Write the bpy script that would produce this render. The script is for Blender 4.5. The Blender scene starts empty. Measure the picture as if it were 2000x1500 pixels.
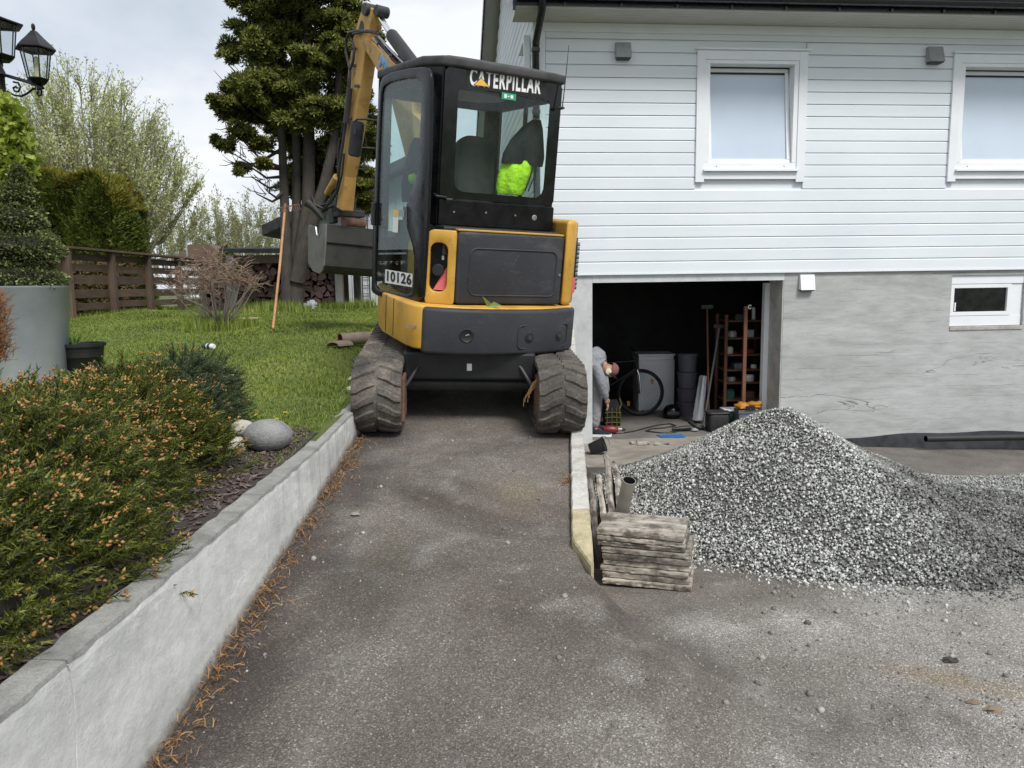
import bpy, bmesh, math, random
import numpy as np
from mathutils import Matrix, Vector, noise as mnoise

# ------------------------------------------------------------------ camera, sky, sun, exposure
sc = bpy.context.scene
COL = sc.collection
rad = math.radians

PITCH, ROLL, CAMZ = math.atan(190 / 1450), 0.0147, 1.6
F0 = Vector((0, math.cos(PITCH), -math.sin(PITCH)))
U0 = Vector((0, math.sin(PITCH), math.cos(PITCH)))
R0 = Vector((1, 0, 0))
RR = R0 * math.cos(ROLL) - U0 * math.sin(ROLL)
UU = R0 * math.sin(ROLL) + U0 * math.cos(ROLL)
cam = bpy.data.cameras.new('camera')
cam.lens = 26.1
cam.sensor_width = 36
cam.clip_start = 0.05
cam.clip_end = 3000
co = bpy.data.objects.new('camera', cam)
COL.objects.link(co)
co.matrix_world = Matrix(((RR.x, UU.x, -F0.x, 0), (RR.y, UU.y, -F0.y, 0), (RR.z, UU.z, -F0.z, CAMZ), (0, 0, 0, 1)))
sc.camera = co

SUN_EL, SUN_AZ = rad(52), rad(150)          # azimuth clockwise from +Y: a veiled sun behind the photographer's right shoulder
w = bpy.data.worlds.new('World')
sc.world = w
w.use_nodes = True
nt = w.node_tree
nt.nodes.clear()
out = nt.nodes.new('ShaderNodeOutputWorld')
mixs = nt.nodes.new('ShaderNodeMixShader')
sky = nt.nodes.new('ShaderNodeTexSky')
sky.sky_type = 'NISHITA'
sky.sun_disc = False
sky.sun_elevation = SUN_EL
sky.sun_rotation = SUN_AZ
sky.dust_density = 2.0
bsky = nt.nodes.new('ShaderNodeBackground')
bsky.inputs[1].default_value = 0.12
bcl = nt.nodes.new('ShaderNodeBackground')
bcl.inputs[1].default_value = 1.0
tc = nt.nodes.new('ShaderNodeTexCoord')
mp = nt.nodes.new('ShaderNodeMapping')
mp.inputs['Scale'].default_value = (1.0, 1.0, 2.3)
n1 = nt.nodes.new('ShaderNodeTexNoise')
n1.inputs['Scale'].default_value = 2.3
n1.inputs['Detail'].default_value = 7
n1.inputs['Roughness'].default_value = 0.52
n1.inputs['Distortion'].default_value = 0.25
r1 = nt.nodes.new('ShaderNodeValToRGB')
r1.color_ramp.elements[0].position = 0.36
r1.color_ramp.elements[0].color = (0.44, 0.49, 0.56, 1)
r1.color_ramp.elements[1].position = 0.62
r1.color_ramp.elements[1].color = (0.77, 0.78, 0.79, 1)
e = r1.color_ramp.elements.new(0.5)
e.color = (0.57, 0.615, 0.67, 1)
L = nt.links.new
L(tc.outputs['Generated'], mp.inputs[0])
L(mp.outputs[0], n1.inputs['Vector'])
L(n1.outputs['Fac'], r1.inputs[0])
L(r1.outputs[0], bcl.inputs[0])
L(sky.outputs[0], bsky.inputs[0])
mixs.inputs[0].default_value = 0.92          # an overcast sky: hardly any blue comes through
L(bsky.outputs[0], mixs.inputs[1])
L(bcl.outputs[0], mixs.inputs[2])
L(mixs.outputs[0], out.inputs[0])

sl = bpy.data.lights.new('sun', 'SUN')
sl.energy = 2.5
sl.angle = rad(18)
sl.color = (1.0, 0.97, 0.93)
so = bpy.data.objects.new('sun', sl)
COL.objects.link(so)
sd = Vector((math.sin(SUN_AZ) * math.cos(SUN_EL), math.cos(SUN_AZ) * math.cos(SUN_EL), math.sin(SUN_EL)))
so.rotation_euler = sd.to_track_quat('Z', 'Y').to_euler()
so.location = (0, -10, 20)

sc.view_settings.view_transform = 'Standard'
sc.view_settings.look = 'None'
sc.view_settings.exposure = 0.42
sc.view_settings.gamma = 1.0
sc.view_settings.use_curve_mapping = False
sc.render.film_transparent = False
sc.cycles.max_bounces = 8
sc.cycles.transparent_max_bounces = 12
sc.cycles.use_denoising = True
sc.cycles.denoising_prefilter = 'ACCURATE'

# ------------------------------------------------------------------ helpers
rnd = random.Random(7)
rng = np.random.default_rng(7)


def ray(px, py):
    return F0 * 1450 + RR * (px - 1000) + UU * (750 - py)


def at(px, py, Y):
    d = ray(px, py)
    return Vector((0, 0, CAMZ)) + d * (Y / d.y)


def lerp(a, b, t):
    return a + (b - a) * t


def sstep(t):
    t = np.clip(t, 0, 1)
    return t * t * (3 - 2 * t)


def tag(o, label=None, cat=None, group=None, kind=None):
    if label: o['label'] = label
    if cat: o['category'] = cat
    if group: o['group'] = group
    if kind: o['kind'] = kind
    return o


MWD = {}


def thing(name, label, cat, loc=(0, 0, 0), rz=0.0, group=None, mat=None):
    o = bpy.data.objects.new(name, None)
    COL.objects.link(o)
    o.empty_display_size = 0.1
    M = mat if mat is not None else (Matrix.Translation(Vector(loc)) @ Matrix.Rotation(rz, 4, 'Z'))
    o.matrix_world = M
    MWD[o.name] = M
    return tag(o, label, cat, group)


def mworld(o):
    if o.name in MWD:
        return MWD[o.name]
    m = Matrix.Identity(4)
    while o is not None:
        m = o.matrix_basis @ m
        o = o.parent
        if o is not None and o.name in MWD:
            return MWD[o.name] @ m
    return m


def link(name, me, mat, parent=None):
    o = bpy.data.objects.new(name, me)
    COL.objects.link(o)
    if mat is not None and len(me.materials) == 0:
        me.materials.append(mat)
    if parent is not None:
        o.parent = parent
    return o


def frame(o, x, z):
    """matrix from an origin, an x axis and a rough z axis"""
    x = Vector(x).normalized()
    z = Vector(z)
    y = z.cross(x).normalized()
    z = x.cross(y)
    o = Vector(o)
    return Matrix(((x.x, y.x, z.x, o.x), (x.y, y.y, z.y, o.y), (x.z, y.z, z.z, o.z), (0, 0, 0, 1)))


class MB:
    def __init__(s):
        s.v, s.f = [], []

    def add(s, vs, fs, M=None):
        b = len(s.v)
        s.v += [tuple(M @ Vector(p)) if M is not None else tuple(p) for p in vs]
        s.f += [tuple(i + b for i in f) for f in fs]
        return s

    def box(s, c, d, M=None, rz=0.0):
        x, y, z = d[0] / 2, d[1] / 2, d[2] / 2
        vs = [Vector((i * x, j * y, k * z)) for k in (-1, 1) for j in (-1, 1) for i in (-1, 1)]
        if rz:
            q = Matrix.Rotation(rz, 3, 'Z')
            vs = [q @ p for p in vs]
        vs = [p + Vector(c) for p in vs]
        return s.add(vs, [(0, 2, 3, 1), (4, 5, 7, 6), (0, 1, 5, 4), (2, 6, 7, 3), (0, 4, 6, 2), (1, 3, 7, 5)], M)

    def bb(s, x0, x1, y0, y1, z0, z1, M=None):
        return s.box(((x0 + x1) / 2, (y0 + y1) / 2, (z0 + z1) / 2), (x1 - x0, y1 - y0, z1 - z0), M)

    def prism(s, poly, z0, z1, M=None, inset=None):
        """poly of (x, y), extruded along z"""
        n = len(poly)
        if sum(poly[i][0] * poly[(i + 1) % n][1] - poly[(i + 1) % n][0] * poly[i][1] for i in range(n)) < 0:
            poly = list(reversed(poly))
        vs = [(p[0], p[1], z0) for p in poly] + [(p[0], p[1], z1) for p in poly]
        fs = [tuple(reversed(range(n))), tuple(range(n, 2 * n))] + [(i, (i + 1) % n, n + (i + 1) % n, n + i) for i in range(n)]
        return s.add(vs, fs, M)

    def rings(s, rings, M=None, cap=True, closed=True):
        """skin a list of equally long vertex rings"""
        n = len(rings[0])
        vs = [p for r_ in rings for p in r_]
        fs = []
        for k in range(len(rings) - 1):
            for i in range(n if closed else n - 1):
                j = (i + 1) % n
                fs.append((k * n + i, k * n + j, (k + 1) * n + j, (k + 1) * n + i))
        if cap and closed:
            fs.append(tuple(reversed(range(n))))
            fs.append(tuple(range((len(rings) - 1) * n, len(rings) * n)))
        return s.add(vs, fs, M)

    def tube(s, path, r, seg=8, M=None, cap=True):
        path = [Vector(p) for p in path]
        rs = r if isinstance(r, (list, tuple)) else [r] * len(path)
        rings = []
        up = None
        for i, p in enumerate(path):
            a = path[max(i - 1, 0)]
            b = path[min(i + 1, len(path) - 1)]
            t = (b - a).normalized()
            if up is None:
                up = Vector((0, 0, 1)) if abs(t.z) < 0.9 else Vector((1, 0, 0))
            x = up.cross(t)
            if x.length < 1e-5:
                x = Vector((1, 0, 0)).cross(t)
            x.normalize()
            y = t.cross(x)
            up = y
            rings.append([p + (x * math.cos(q) + y * math.sin(q)) * rs[i] for q in [2 * math.pi * k / seg for k in range(seg)]])
        return s.rings(rings, M, cap)

    def cyl(s, a, b, r0, r1=None, seg=16, M=None):
        return s.tube([a, b], [r0, r0 if r1 is None else r1], seg, M)

    def lathe(s, prof, seg=24, M=None, c=(0, 0, 0), cap=True):
        c = Vector(c)
        rings = [[c + Vector((r * math.cos(q), r * math.sin(q), z)) for q in [2 * math.pi * k / seg for k in range(seg)]] for r, z in prof]
        return s.rings(rings, M, cap)

    def blob(s, c, d, seg=10, rgs=7, jit=0.0, M=None, rn=None):
        rn = rn or rnd
        vs = [(0, 0, -1)]
        for k in range(1, rgs):
            th = math.pi * k / rgs
            for i in range(seg):
                ph = 2 * math.pi * i / seg
                j = 1 + rn.uniform(-jit, jit)
                vs.append((math.sin(th) * math.cos(ph) * j, math.sin(th) * math.sin(ph) * j, -math.cos(th) * j))
        vs.append((0, 0, 1))
        vs = [(c[0] + x * d[0], c[1] + y * d[1], c[2] + z * d[2]) for x, y, z in vs]
        fs = [(0, 1 + (i + 1) % seg, 1 + i) for i in range(seg)]
        for k in range(rgs - 2):
            for i in range(seg):
                a = 1 + k * seg + i
                b = 1 + k * seg + (i + 1) % seg
                fs.append((a, b, b + seg, a + seg))
        l = len(vs) - 1
        o = 1 + (rgs - 2) * seg
        fs += [(o + i, o + (i + 1) % seg, l) for i in range(seg)]
        return s.add(vs, fs, M)

    def build(s, name, mat, parent=None, bevel=0.0, smooth=False, world=False, seg=2, angle=35, sub=0):
        me = bpy.data.meshes.new(name)
        vs = s.v
        if world and parent is not None:
            inv = mworld(parent).inverted()
            vs = [tuple(inv @ Vector(p)) for p in vs]
        me.from_pydata(vs, [], s.f)
        if bevel or smooth or sub:
            bm = bmesh.new()
            bm.from_mesh(me)
            bmesh.ops.recalc_face_normals(bm, faces=bm.faces)
            if bevel:
                es = [e_ for e_ in bm.edges if len(e_.link_faces) == 2 and e_.calc_face_angle(0) > rad(angle)]
                bmesh.ops.bevel(bm, geom=es, offset=bevel, segments=seg, affect='EDGES', profile=0.5, clamp_overlap=True)
            if sub:
                bmesh.ops.subdivide_edges(bm, edges=bm.edges, cuts=sub, use_grid_fill=True)
            for f in bm.faces:
                f.smooth = smooth
            if smooth:
                for e_ in bm.edges:
                    if len(e_.link_faces) == 2 and e_.calc_face_angle(0) > rad(50):
                        e_.smooth = False
            bm.to_mesh(me)
            bm.free()
        me.update()
        return link(name, me, mat, parent)


def rrect(x0, x1, y0, y1, r, n=5):
    """rounded rectangle, counter-clockwise; r one radius or four (bl, br, tr, tl)"""
    rs = r if isinstance(r, (list, tuple)) else [r] * 4
    P = []
    for (cx, cy, a0, q) in ((x0 + rs[0], y0 + rs[0], 180, rs[0]), (x1 - rs[1], y0 + rs[1], 270, rs[1]), (x1 - rs[2], y1 - rs[2], 0, rs[2]), (x0 + rs[3], y1 - rs[3], 90, rs[3])):
        for k in range(n + 1):
            a = rad(a0 + 90 * k / n)
            P.append((cx + q * math.cos(a), cy + q * math.sin(a)))
    return P


def ring_plate(outer, inner, z0, z1, M):
    """plate with a hole; outer and inner are equally long polygons"""
    b = MB()
    n = len(outer)
    vs = [(p[0], p[1], z0) for p in outer] + [(p[0], p[1], z0) for p in inner] + [(p[0], p[1], z1) for p in outer] + [(p[0], p[1], z1) for p in inner]
    fs = []
    for i in range(n):
        j = (i + 1) % n
        fs += [(i, n + i, n + j, j), (2 * n + i, 2 * n + j, 3 * n + j, 3 * n + i), (i, j, 2 * n + j, 2 * n + i), (n + i, 3 * n + i, 3 * n + j, n + j)]
    return b.add(vs, fs, M)


def scatter_mesh(name, tv, tf, pos, rot, scl, mat, parent=None, world=False, mats=None, midx=None):
    """one mesh of many copies of a small template; rot (N,3,3), scl (N,) or (N,3)"""
    tv = np.asarray(tv, float)
    N, K = len(pos), len(tv)
    scl = np.asarray(scl, float)
    if scl.ndim == 1:
        scl = np.repeat(scl[:, None], 3, 1)
    v = np.einsum('nij,nkj->nki', rot, tv[None] * scl[:, None, :]) + np.asarray(pos)[:, None, :]
    v = v.reshape(-1, 3)
    if world and parent is not None:
        inv = np.array(mworld(parent).inverted())
        v = v @ inv[:3, :3].T + inv[:3, 3]
    sizes = np.array([len(f) for f in tf])
    flat = np.concatenate([np.array(f) for f in tf])
    li = (flat[None] + (np.arange(N) * K)[:, None]).reshape(-1).astype(np.int32)
    ls = np.tile(sizes, N)
    st = np.concatenate([[0], np.cumsum(ls)[:-1]]).astype(np.int32)
    me = bpy.data.meshes.new(name)
    me.vertices.add(len(v))
    me.vertices.foreach_set('co', v.reshape(-1).astype(np.float32))
    me.loops.add(len(li))
    me.loops.foreach_set('vertex_index', li)
    me.polygons.add(len(ls))
    me.polygons.foreach_set('loop_start', st)
    me.polygons.foreach_set('loop_total', ls.astype(np.int32))
    if mats:
        for m_ in mats: me.materials.append(m_)
        if midx is not None:
            me.polygons.foreach_set('material_index', np.tile(np.asarray(midx, np.int32), N))
    me.update(calc_edges=True)
    return link(name, me, mat if not mats else None, parent)


def euler_mats(rx, ry, rz):
    cx, sx, cy, sy, cz, sz = np.cos(rx), np.sin(rx), np.cos(ry), np.sin(ry), np.cos(rz), np.sin(rz)
    return np.stack([np.stack([cz * cy, cz * sy * sx - sz * cx, cz * sy * cx + sz * sx], -1),
                     np.stack([sz * cy, sz * sy * sx + cz * cx, sz * sy * cx - cz * sx], -1),
                     np.stack([-sy, cy * sx, cy * cx], -1)], -2)


def aim_mats(d, spin):
    """rotations taking +Z to d, with a spin about it"""
    d = d / np.linalg.norm(d, axis=1, keepdims=True)
    ref = np.where(np.abs(d[:, 2:3]) < 0.95, np.array([[0, 0, 1.0]]), np.array([[1.0, 0, 0]]))
    x = np.cross(ref, d)
    x /= np.linalg.norm(x, axis=1, keepdims=True)
    y = np.cross(d, x)
    c, s_ = np.cos(spin)[:, None], np.sin(spin)[:, None]
    return np.stack([x * c + y * s_, -x * s_ + y * c, d], -1)


def text(name, body, size, parent, M, mat, xs=1.0, bold=0.0, depth=0.0015, spacing=1.0):
    c = bpy.data.curves.new('lettering', 'FONT')
    c.body = body
    c.size = size
    c.offset = bold
    c.space_character = spacing
    c.extrude = depth
    c.align_x = 'CENTER'
    c.align_y = 'CENTER'
    c.resolution_u = 3
    t = bpy.data.objects.new('lettering', c)
    COL.objects.link(t)
    bpy.context.view_layer.update()
    me = bpy.data.meshes.new_from_object(t.evaluated_get(bpy.context.evaluated_depsgraph_get()))
    bpy.data.objects.remove(t)
    me.transform(M @ Matrix.Diagonal((xs, 1, 1, 1)))
    me.materials.clear()
    return link(name, me, mat, parent)


# ------------------------------------------------------------------ materials
class N:
    """small wrapper for building a node material"""
    def __init__(s, name):
        s.m = bpy.data.materials.new(name)
        s.m.use_nodes = True
        s.t = s.m.node_tree
        s.b = s.t.nodes['Principled BSDF']
        s.out = s.t.nodes['Material Output']
        s.tc = s.t.nodes.new('ShaderNodeTexCoord')
        s.geo = s.t.nodes.new('ShaderNodeNewGeometry')

    def l(s, a, b): s.t.links.new(a, b)

    def noise(s, scale, detail=4, rough=0.55, vec=None, stretch=None, dist=0.0):
        n = s.t.nodes.new('ShaderNodeTexNoise')
        n.inputs['Scale'].default_value = scale
        n.inputs['Detail'].default_value = detail
        n.inputs['Roughness'].default_value = rough
        n.inputs['Distortion'].default_value = dist
        v = vec if vec is not None else s.tc.outputs['Object']
        if stretch:
            m = s.t.nodes.new('ShaderNodeMapping')
            m.inputs['Scale'].default_value = stretch
            s.l(v, m.inputs[0])
            v = m.outputs[0]
        s.l(v, n.inputs['Vector'])
        return n.outputs['Fac']

    def voro(s, scale, out_='Distance', feature='F1', vec=None):
        n = s.t.nodes.new('ShaderNodeTexVoronoi')
        n.feature = feature
        n.inputs['Scale'].default_value = scale
        s.l(vec if vec is not None else s.tc.outputs['Object'], n.inputs['Vector'])
        return n.outputs[out_]

    def ramp(s, fac, stops, interp='LINEAR'):
        r = s.t.nodes.new('ShaderNodeValToRGB')
        r.color_ramp.interpolation = interp
        el = r.color_ramp.elements
        while len(el) < len(stops): el.new(0.5)
        for e_, (p, c) in zip(el, stops):
            e_.position = p
            c = (c, c, c) if isinstance(c, (int, float)) else c
            e_.color = (*c[:3], 1)
        s.l(fac, r.inputs[0])
        return r.outputs[0]

    def mix(s, fac, a, b, mode='MIX'):
        n = s.t.nodes.new('ShaderNodeMix')
        n.data_type = 'RGBA'
        n.blend_type = mode
        for i, q in ((0, fac), (6, a), (7, b)):
            if isinstance(q, (int, float)):
                n.inputs[i].default_value = q if i == 0 else (q, q, q, 1)
            elif isinstance(q, tuple):
                n.inputs[i].default_value = (*q[:3], 1)
            else:
                s.l(q, n.inputs[i])
        return n.outputs[2]

    def math(s, op, a, b=0.0):
        n = s.t.nodes.new('ShaderNodeMath')
        n.operation = op
        for i, q in enumerate((a, b)):
            if isinstance(q, (int, float)): n.inputs[i].default_value = q
            else: s.l(q, n.inputs[i])
        return n.outputs[0]

    def color(s, c):
        if isinstance(c, tuple): s.b.inputs['Base Color'].default_value = (*c[:3], 1)
        else: s.l(c, s.b.inputs['Base Color'])

    def rough(s, r):
        if isinstance(r, (int, float)): s.b.inputs['Roughness'].default_value = r
        else: s.l(r, s.b.inputs['Roughness'])

    def bump(s, h, strength=0.3, dist=0.01):
        n = s.t.nodes.new('ShaderNodeBump')
        n.inputs['Strength'].default_value = strength
        n.inputs['Distance'].default_value = dist
        s.l(h, n.inputs['Height'])
        s.l(n.outputs[0], s.b.inputs['Normal'])

    @property
    def island(s): return s.geo.outputs['Random Per Island']

    def objrand(s):
        n = s.t.nodes.new('ShaderNodeObjectInfo')
        return n.outputs['Random']

    def attr(s, name):
        n = s.t.nodes.new('ShaderNodeAttribute')
        n.attribute_name = name
        return n.outputs['Fac']


def simple(name, c, rough=0.6, var=0.25, scale=6.0, bump=0.15, bscale=60.0, metal=0.0, spec=None, rand=0.0, bdist=0.003):
    """a colour broken up by two scales of grime, with a fine relief"""
    n = N(name)
    a = n.noise(scale, 5, 0.6)
    dk = tuple(x * (1 - var) for x in c)
    lt = tuple(min(1, x * (1 + var * 0.6)) for x in c)
    col = n.ramp(a, [(0.28, dk), (0.5, c), (0.75, lt)])
    if rand:
        col = n.mix(1.0, col, n.ramp(n.objrand(), [(0, 1 - rand), (1, 1 + rand)]), 'MULTIPLY')
    n.color(col)
    n.rough(n.ramp(n.noise(scale * 2.3, 3), [(0.3, max(0, rough - 0.1)), (0.7, min(1, rough + 0.12))]))
    n.b.inputs['Metallic'].default_value = metal
    if spec is not None: n.b.inputs['Specular IOR Level'].default_value = spec
    if bump: n.bump(n.noise(bscale, 3), bump, bdist)
    return n.m


def foliage(name, cols, rough=0.55, trans=0.0, spec=0.3, big=None):
    """leaf colour from one island (leaf, spray) to the next, plus broad patches"""
    n = N(name)
    k = len(cols)
    c = n.ramp(n.island, [(i / max(1, k - 1), cols[i]) for i in range(k)])
    c = n.mix(0.5, c, n.ramp(n.noise(big or 2.0, 3, vec=n.geo.outputs['Position']), [(0.3, 0.62), (0.7, 1.35)]), 'MULTIPLY')
    n.color(c)
    n.rough(rough)
    n.b.inputs['Specular IOR Level'].default_value = spec
    if trans:
        t = n.t.nodes.new('ShaderNodeBsdfTranslucent')
        n.l(c, t.inputs[0])
        x = n.t.nodes.new('ShaderNodeMixShader')
        x.inputs[0].default_value = trans
        n.l(n.b.outputs[0], x.inputs[1])
        n.l(t.outputs[0], x.inputs[2])
        n.l(x.outputs[0], n.out.inputs[0])
    return n.m


def glass(name, tint=(0.75, 0.88, 0.84), rough=0.02, refl=1.0, dirt=0.0):
    n = N(name)
    tr = n.t.nodes.new('ShaderNodeBsdfTransparent')
    tr.inputs[0].default_value = (*tint, 1)
    gl = n.t.nodes.new('ShaderNodeBsdfGlossy')
    gl.inputs['Roughness'].default_value = rough
    fr = n.t.nodes.new('ShaderNodeFresnel')
    n.l(n.math('SUBTRACT', 1.5, n.math('MULTIPLY', n.geo.outputs['Backfacing'], 0.8333)), fr.inputs[0])
    f = n.math('MULTIPLY', fr.outputs[0], refl)
    x = n.t.nodes.new('ShaderNodeMixShader')
    n.l(f, x.inputs[0])
    n.l(tr.outputs[0], x.inputs[1])
    n.l(gl.outputs[0], x.inputs[2])
    res = x.outputs[0]
    if dirt:
        df = n.t.nodes.new('ShaderNodeBsdfDiffuse')
        df.inputs[0].default_value = (0.35, 0.36, 0.34, 1)
        y = n.t.nodes.new('ShaderNodeMixShader')
        n.l(n.ramp(n.noise(3.0, 5, stretch=(3, 3, 0.5)), [(0.35, 0.0), (0.8, dirt)]), y.inputs[0])
        n.l(res, y.inputs[1])
        n.l(df.outputs[0], y.inputs[2])
        res = y.outputs[0]
    n.l(res, n.out.inputs[0])
    return n.m


def wood(name, c, var=0.4, axis='x', rand=0.2, rough=0.75, scale=9.0, bump=0.4):
    n = N(name)
    st = {'x': (0.12, 1.6, 1.6), 'y': (1.6, 0.12, 1.6), 'z': (1.6, 1.6, 0.12)}[axis]
    ob = n.objrand()
    va = n.t.nodes.new('ShaderNodeVectorMath')
    va.operation = 'ADD'
    n.l(n.tc.outputs['Object'], va.inputs[0])
    cm = n.t.nodes.new('ShaderNodeCombineXYZ')
    n.l(n.math('MULTIPLY', ob, 37.0), cm.inputs[0])
    n.l(n.math('MULTIPLY', ob, 91.0), cm.inputs[1])
    n.l(cm.outputs[0], va.inputs[1])
    v = va.outputs[0]
    g = n.noise(scale * 3, 6, 0.65, vec=v, stretch=st)
    p = n.noise(scale * 0.5, 3, vec=v)
    col = n.ramp(g, [(0.25, tuple(x * (1 - var) for x in c)), (0.55, c), (0.8, tuple(min(1, x * (1 + var)) for x in c))])
    col = n.mix(0.6, col, n.ramp(p, [(0.3, 0.65), (0.7, 1.3)]), 'MULTIPLY')
    if rand: col = n.mix(1.0, col, n.ramp(ob, [(0, 1 - rand), (1, 1 + rand)]), 'MULTIPLY')
    n.color(col)
    n.rough(rough)
    n.bump(g, bump, 0.004)
    return n.m


MT = {}
MT['white_paint'] = simple('white_paint', (0.76, 0.79, 0.82), 0.5, 0.06, 3.0, 0.08, 80)
MT['white_plastic'] = simple('white_plastic', (0.78, 0.80, 0.82), 0.35, 0.06, 4.0, 0.0)
MT['black_paint'] = simple('black_paint', (0.0045, 0.0045, 0.0055), 0.25, 0.5, 5.0, 0.03, 90, spec=0.35)
MT['black_gloss'] = simple('black_gloss', (0.006, 0.006, 0.007), 0.12, 0.4, 5.0, 0.0)
MT['black_plastic'] = simple('black_plastic', (0.016, 0.017, 0.018), 0.5, 0.4, 6.0, 0.15, 120)
MT['roof_dirt'] = simple('roof_dirt', (0.055, 0.055, 0.055), 0.75, 0.6, 7.0, 0.4, 60)
MT['dark_metal'] = simple('dark_metal', (0.03, 0.03, 0.032), 0.5, 0.45, 8.0, 0.2, 60)
MT['steel'] = simple('steel', (0.42, 0.43, 0.44), 0.38, 0.3, 12.0, 0.1, 90, metal=0.9)
MT['chrome'] = simple('chrome', (0.8, 0.8, 0.82), 0.12, 0.1, 6.0, 0.0, metal=1.0)
MT['rust'] = simple('rust', (0.16, 0.085, 0.055), 0.8, 0.5, 16.0, 0.4, 80)
MT['zinc'] = simple('zinc', (0.33, 0.34, 0.35), 0.45, 0.2, 5.0, 0.05, 90, metal=0.3)
MT['red'] = simple('red', (0.20, 0.02, 0.028), 0.4, 0.3, 8.0)
MT['pink'] = simple('pink', (0.75, 0.16, 0.18), 0.4, 0.15, 8.0)
MT['green_sticker'] = simple('green_sticker', (0.03, 0.36, 0.19), 0.4, 0.1, 8.0, 0)
MT['white_sticker'] = simple('white_sticker', (0.82, 0.82, 0.80), 0.45, 0.08, 14.0, 0)
MT['letter_white'] = simple('letter_white', (0.85, 0.85, 0.85), 0.45, 0.06, 30.0, 0)
MT['letter_black'] = simple('letter_black', (0.012, 0.012, 0.012), 0.45, 0.2, 30.0, 0)
MT['letter_yellow'] = simple('letter_yellow', (0.80, 0.50, 0.08), 0.45, 0.1, 30.0, 0)
MT['letter_blue'] = simple('letter_blue', (0.16, 0.32, 0.55), 0.5, 0.3, 30.0, 0)
MT['seat_fabric'] = simple('seat_fabric', (0.035, 0.038, 0.038), 0.9, 0.25, 12.0, 0.4, 150)
MT['hivis'] = simple('hivis', (0.50, 0.90, 0.02), 0.8, 0.3, 9.0, 0.8, 26, bdist=0.02)
MT['black_cloth'] = simple('black_cloth', (0.012, 0.013, 0.017), 0.9, 0.4, 9.0, 0.5, 40, bdist=0.01)
MT['blue_tarp'] = simple('blue_tarp', (0.03, 0.16, 0.45), 0.5, 0.2, 8.0, 0.2, 40)
MT['orange_plastic'] = simple('orange_plastic', (0.42, 0.18, 0.02), 0.5, 0.2, 8.0)
MT['soil'] = simple('soil', (0.055, 0.047, 0.040), 0.95, 0.5, 9.0, 1.0, 45, bdist=0.02)
MT['skin'] = simple('skin', (0.38, 0.215, 0.16), 0.55, 0.12, 12.0, 0.1, 80)
MT['grey_shirt'] = simple('grey_shirt', (0.25, 0.26, 0.285), 0.9, 0.3, 7.0, 0.9, 22, bdist=0.02)
MT['grey_trousers'] = simple('grey_trousers', (0.25, 0.25, 0.265), 0.9, 0.35, 8.0, 0.9, 24, bdist=0.02)
MT['cap_cloth'] = simple('cap_cloth', (0.21, 0.085, 0.075), 0.85, 0.2, 14.0, 0.3, 90)
MT['cream'] = simple('cream', (0.62, 0.58, 0.42), 0.5, 0.1, 9.0)
MT['pipe_grey'] = simple('pipe_grey', (0.25, 0.23, 0.19), 0.6, 0.3, 8.0, 0.1, 60)
MT['pipe_brown'] = simple('pipe_brown', (0.20, 0.055, 0.035), 0.6, 0.4, 8.0, 0.1, 60)
MT['pipe_dirty'] = simple('pipe_dirty', (0.27, 0.21, 0.17), 0.7, 0.35, 9.0, 0.2, 60)
MT['bitumen'] = simple('bitumen', (0.035, 0.036, 0.042), 0.5, 0.6, 7.0, 0.4, 40)
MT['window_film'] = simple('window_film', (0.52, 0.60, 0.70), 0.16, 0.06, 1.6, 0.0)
MT['glass_cab'] = glass('glass_cab', (0.93, 0.975, 0.965), 0.02, 0.8, 0.03)
MT['glass_door'] = glass('glass_door', (0.78, 0.88, 0.86), 0.015, 0.85, 0.07)
MT['glass_lamp'] = glass('glass_lamp', (0.88, 0.90, 0.91), 0.05, 0.9, 0.04)
MT['glass_dark'] = glass('glass_dark', (0.35, 0.38, 0.38), 0.02, 1.2)
MT['yellow_net'] = simple('yellow_net', (0.11, 0.095, 0.018), 0.6, 0.3, 12.0)
MT['green_bin'] = simple('green_bin', (0.02, 0.10, 0.07), 0.6, 0.3, 8.0)
MT['grey_bin'] = simple('grey_bin', (0.11, 0.12, 0.14), 0.6, 0.2, 8.0)
MT['lilac_bin'] = simple('lilac_bin', (0.11, 0.095, 0.13), 0.6, 0.2, 8.0)
MT['dim_white'] = simple('dim_white', (0.78, 0.80, 0.83), 0.5, 0.12, 4.0, 0.05)
MT['pale_cloth'] = simple('pale_cloth', (0.40, 0.42, 0.46), 0.9, 0.15, 8.0, 0.4, 30, bdist=0.01)


def cat_yellow():
    n = N('yellow_paint')
    a = n.noise(5.0, 6, 0.6)
    c = n.ramp(a, [(0.25, (0.40, 0.215, 0.03)), (0.5, (0.56, 0.31, 0.045)), (0.8, (0.63, 0.37, 0.075))])
    d = n.ramp(n.noise(22.0, 6, 0.7), [(0.58, 0.0), (0.72, 0.55)])
    c = n.mix(d, c, (0.20, 0.14, 0.07))
    n.color(c)
    n.rough(n.ramp(n.noise(9.0), [(0.3, 0.38), (0.7, 0.6)]))
    n.bump(n.noise(50), 0.06, 0.003)
    return n.m


MT['yellow_paint'] = cat_yellow()


def boom_yellow():
    n = N('faded_yellow_paint')
    a = n.noise(4.0, 6, 0.65)
    c = n.ramp(a, [(0.25, (0.34, 0.18, 0.05)), (0.5, (0.50, 0.29, 0.08)), (0.8, (0.58, 0.38, 0.15))])
    d = n.ramp(n.noise(9.0, 6, 0.7), [(0.56, 0.0), (0.68, 0.8)])
    n.color(n.mix(d, c, (0.13, 0.09, 0.055)))
    n.rough(0.6)
    n.bump(n.noise(40), 0.15, 0.003)
    return n.m


MT['faded_yellow_paint'] = boom_yellow()


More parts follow.
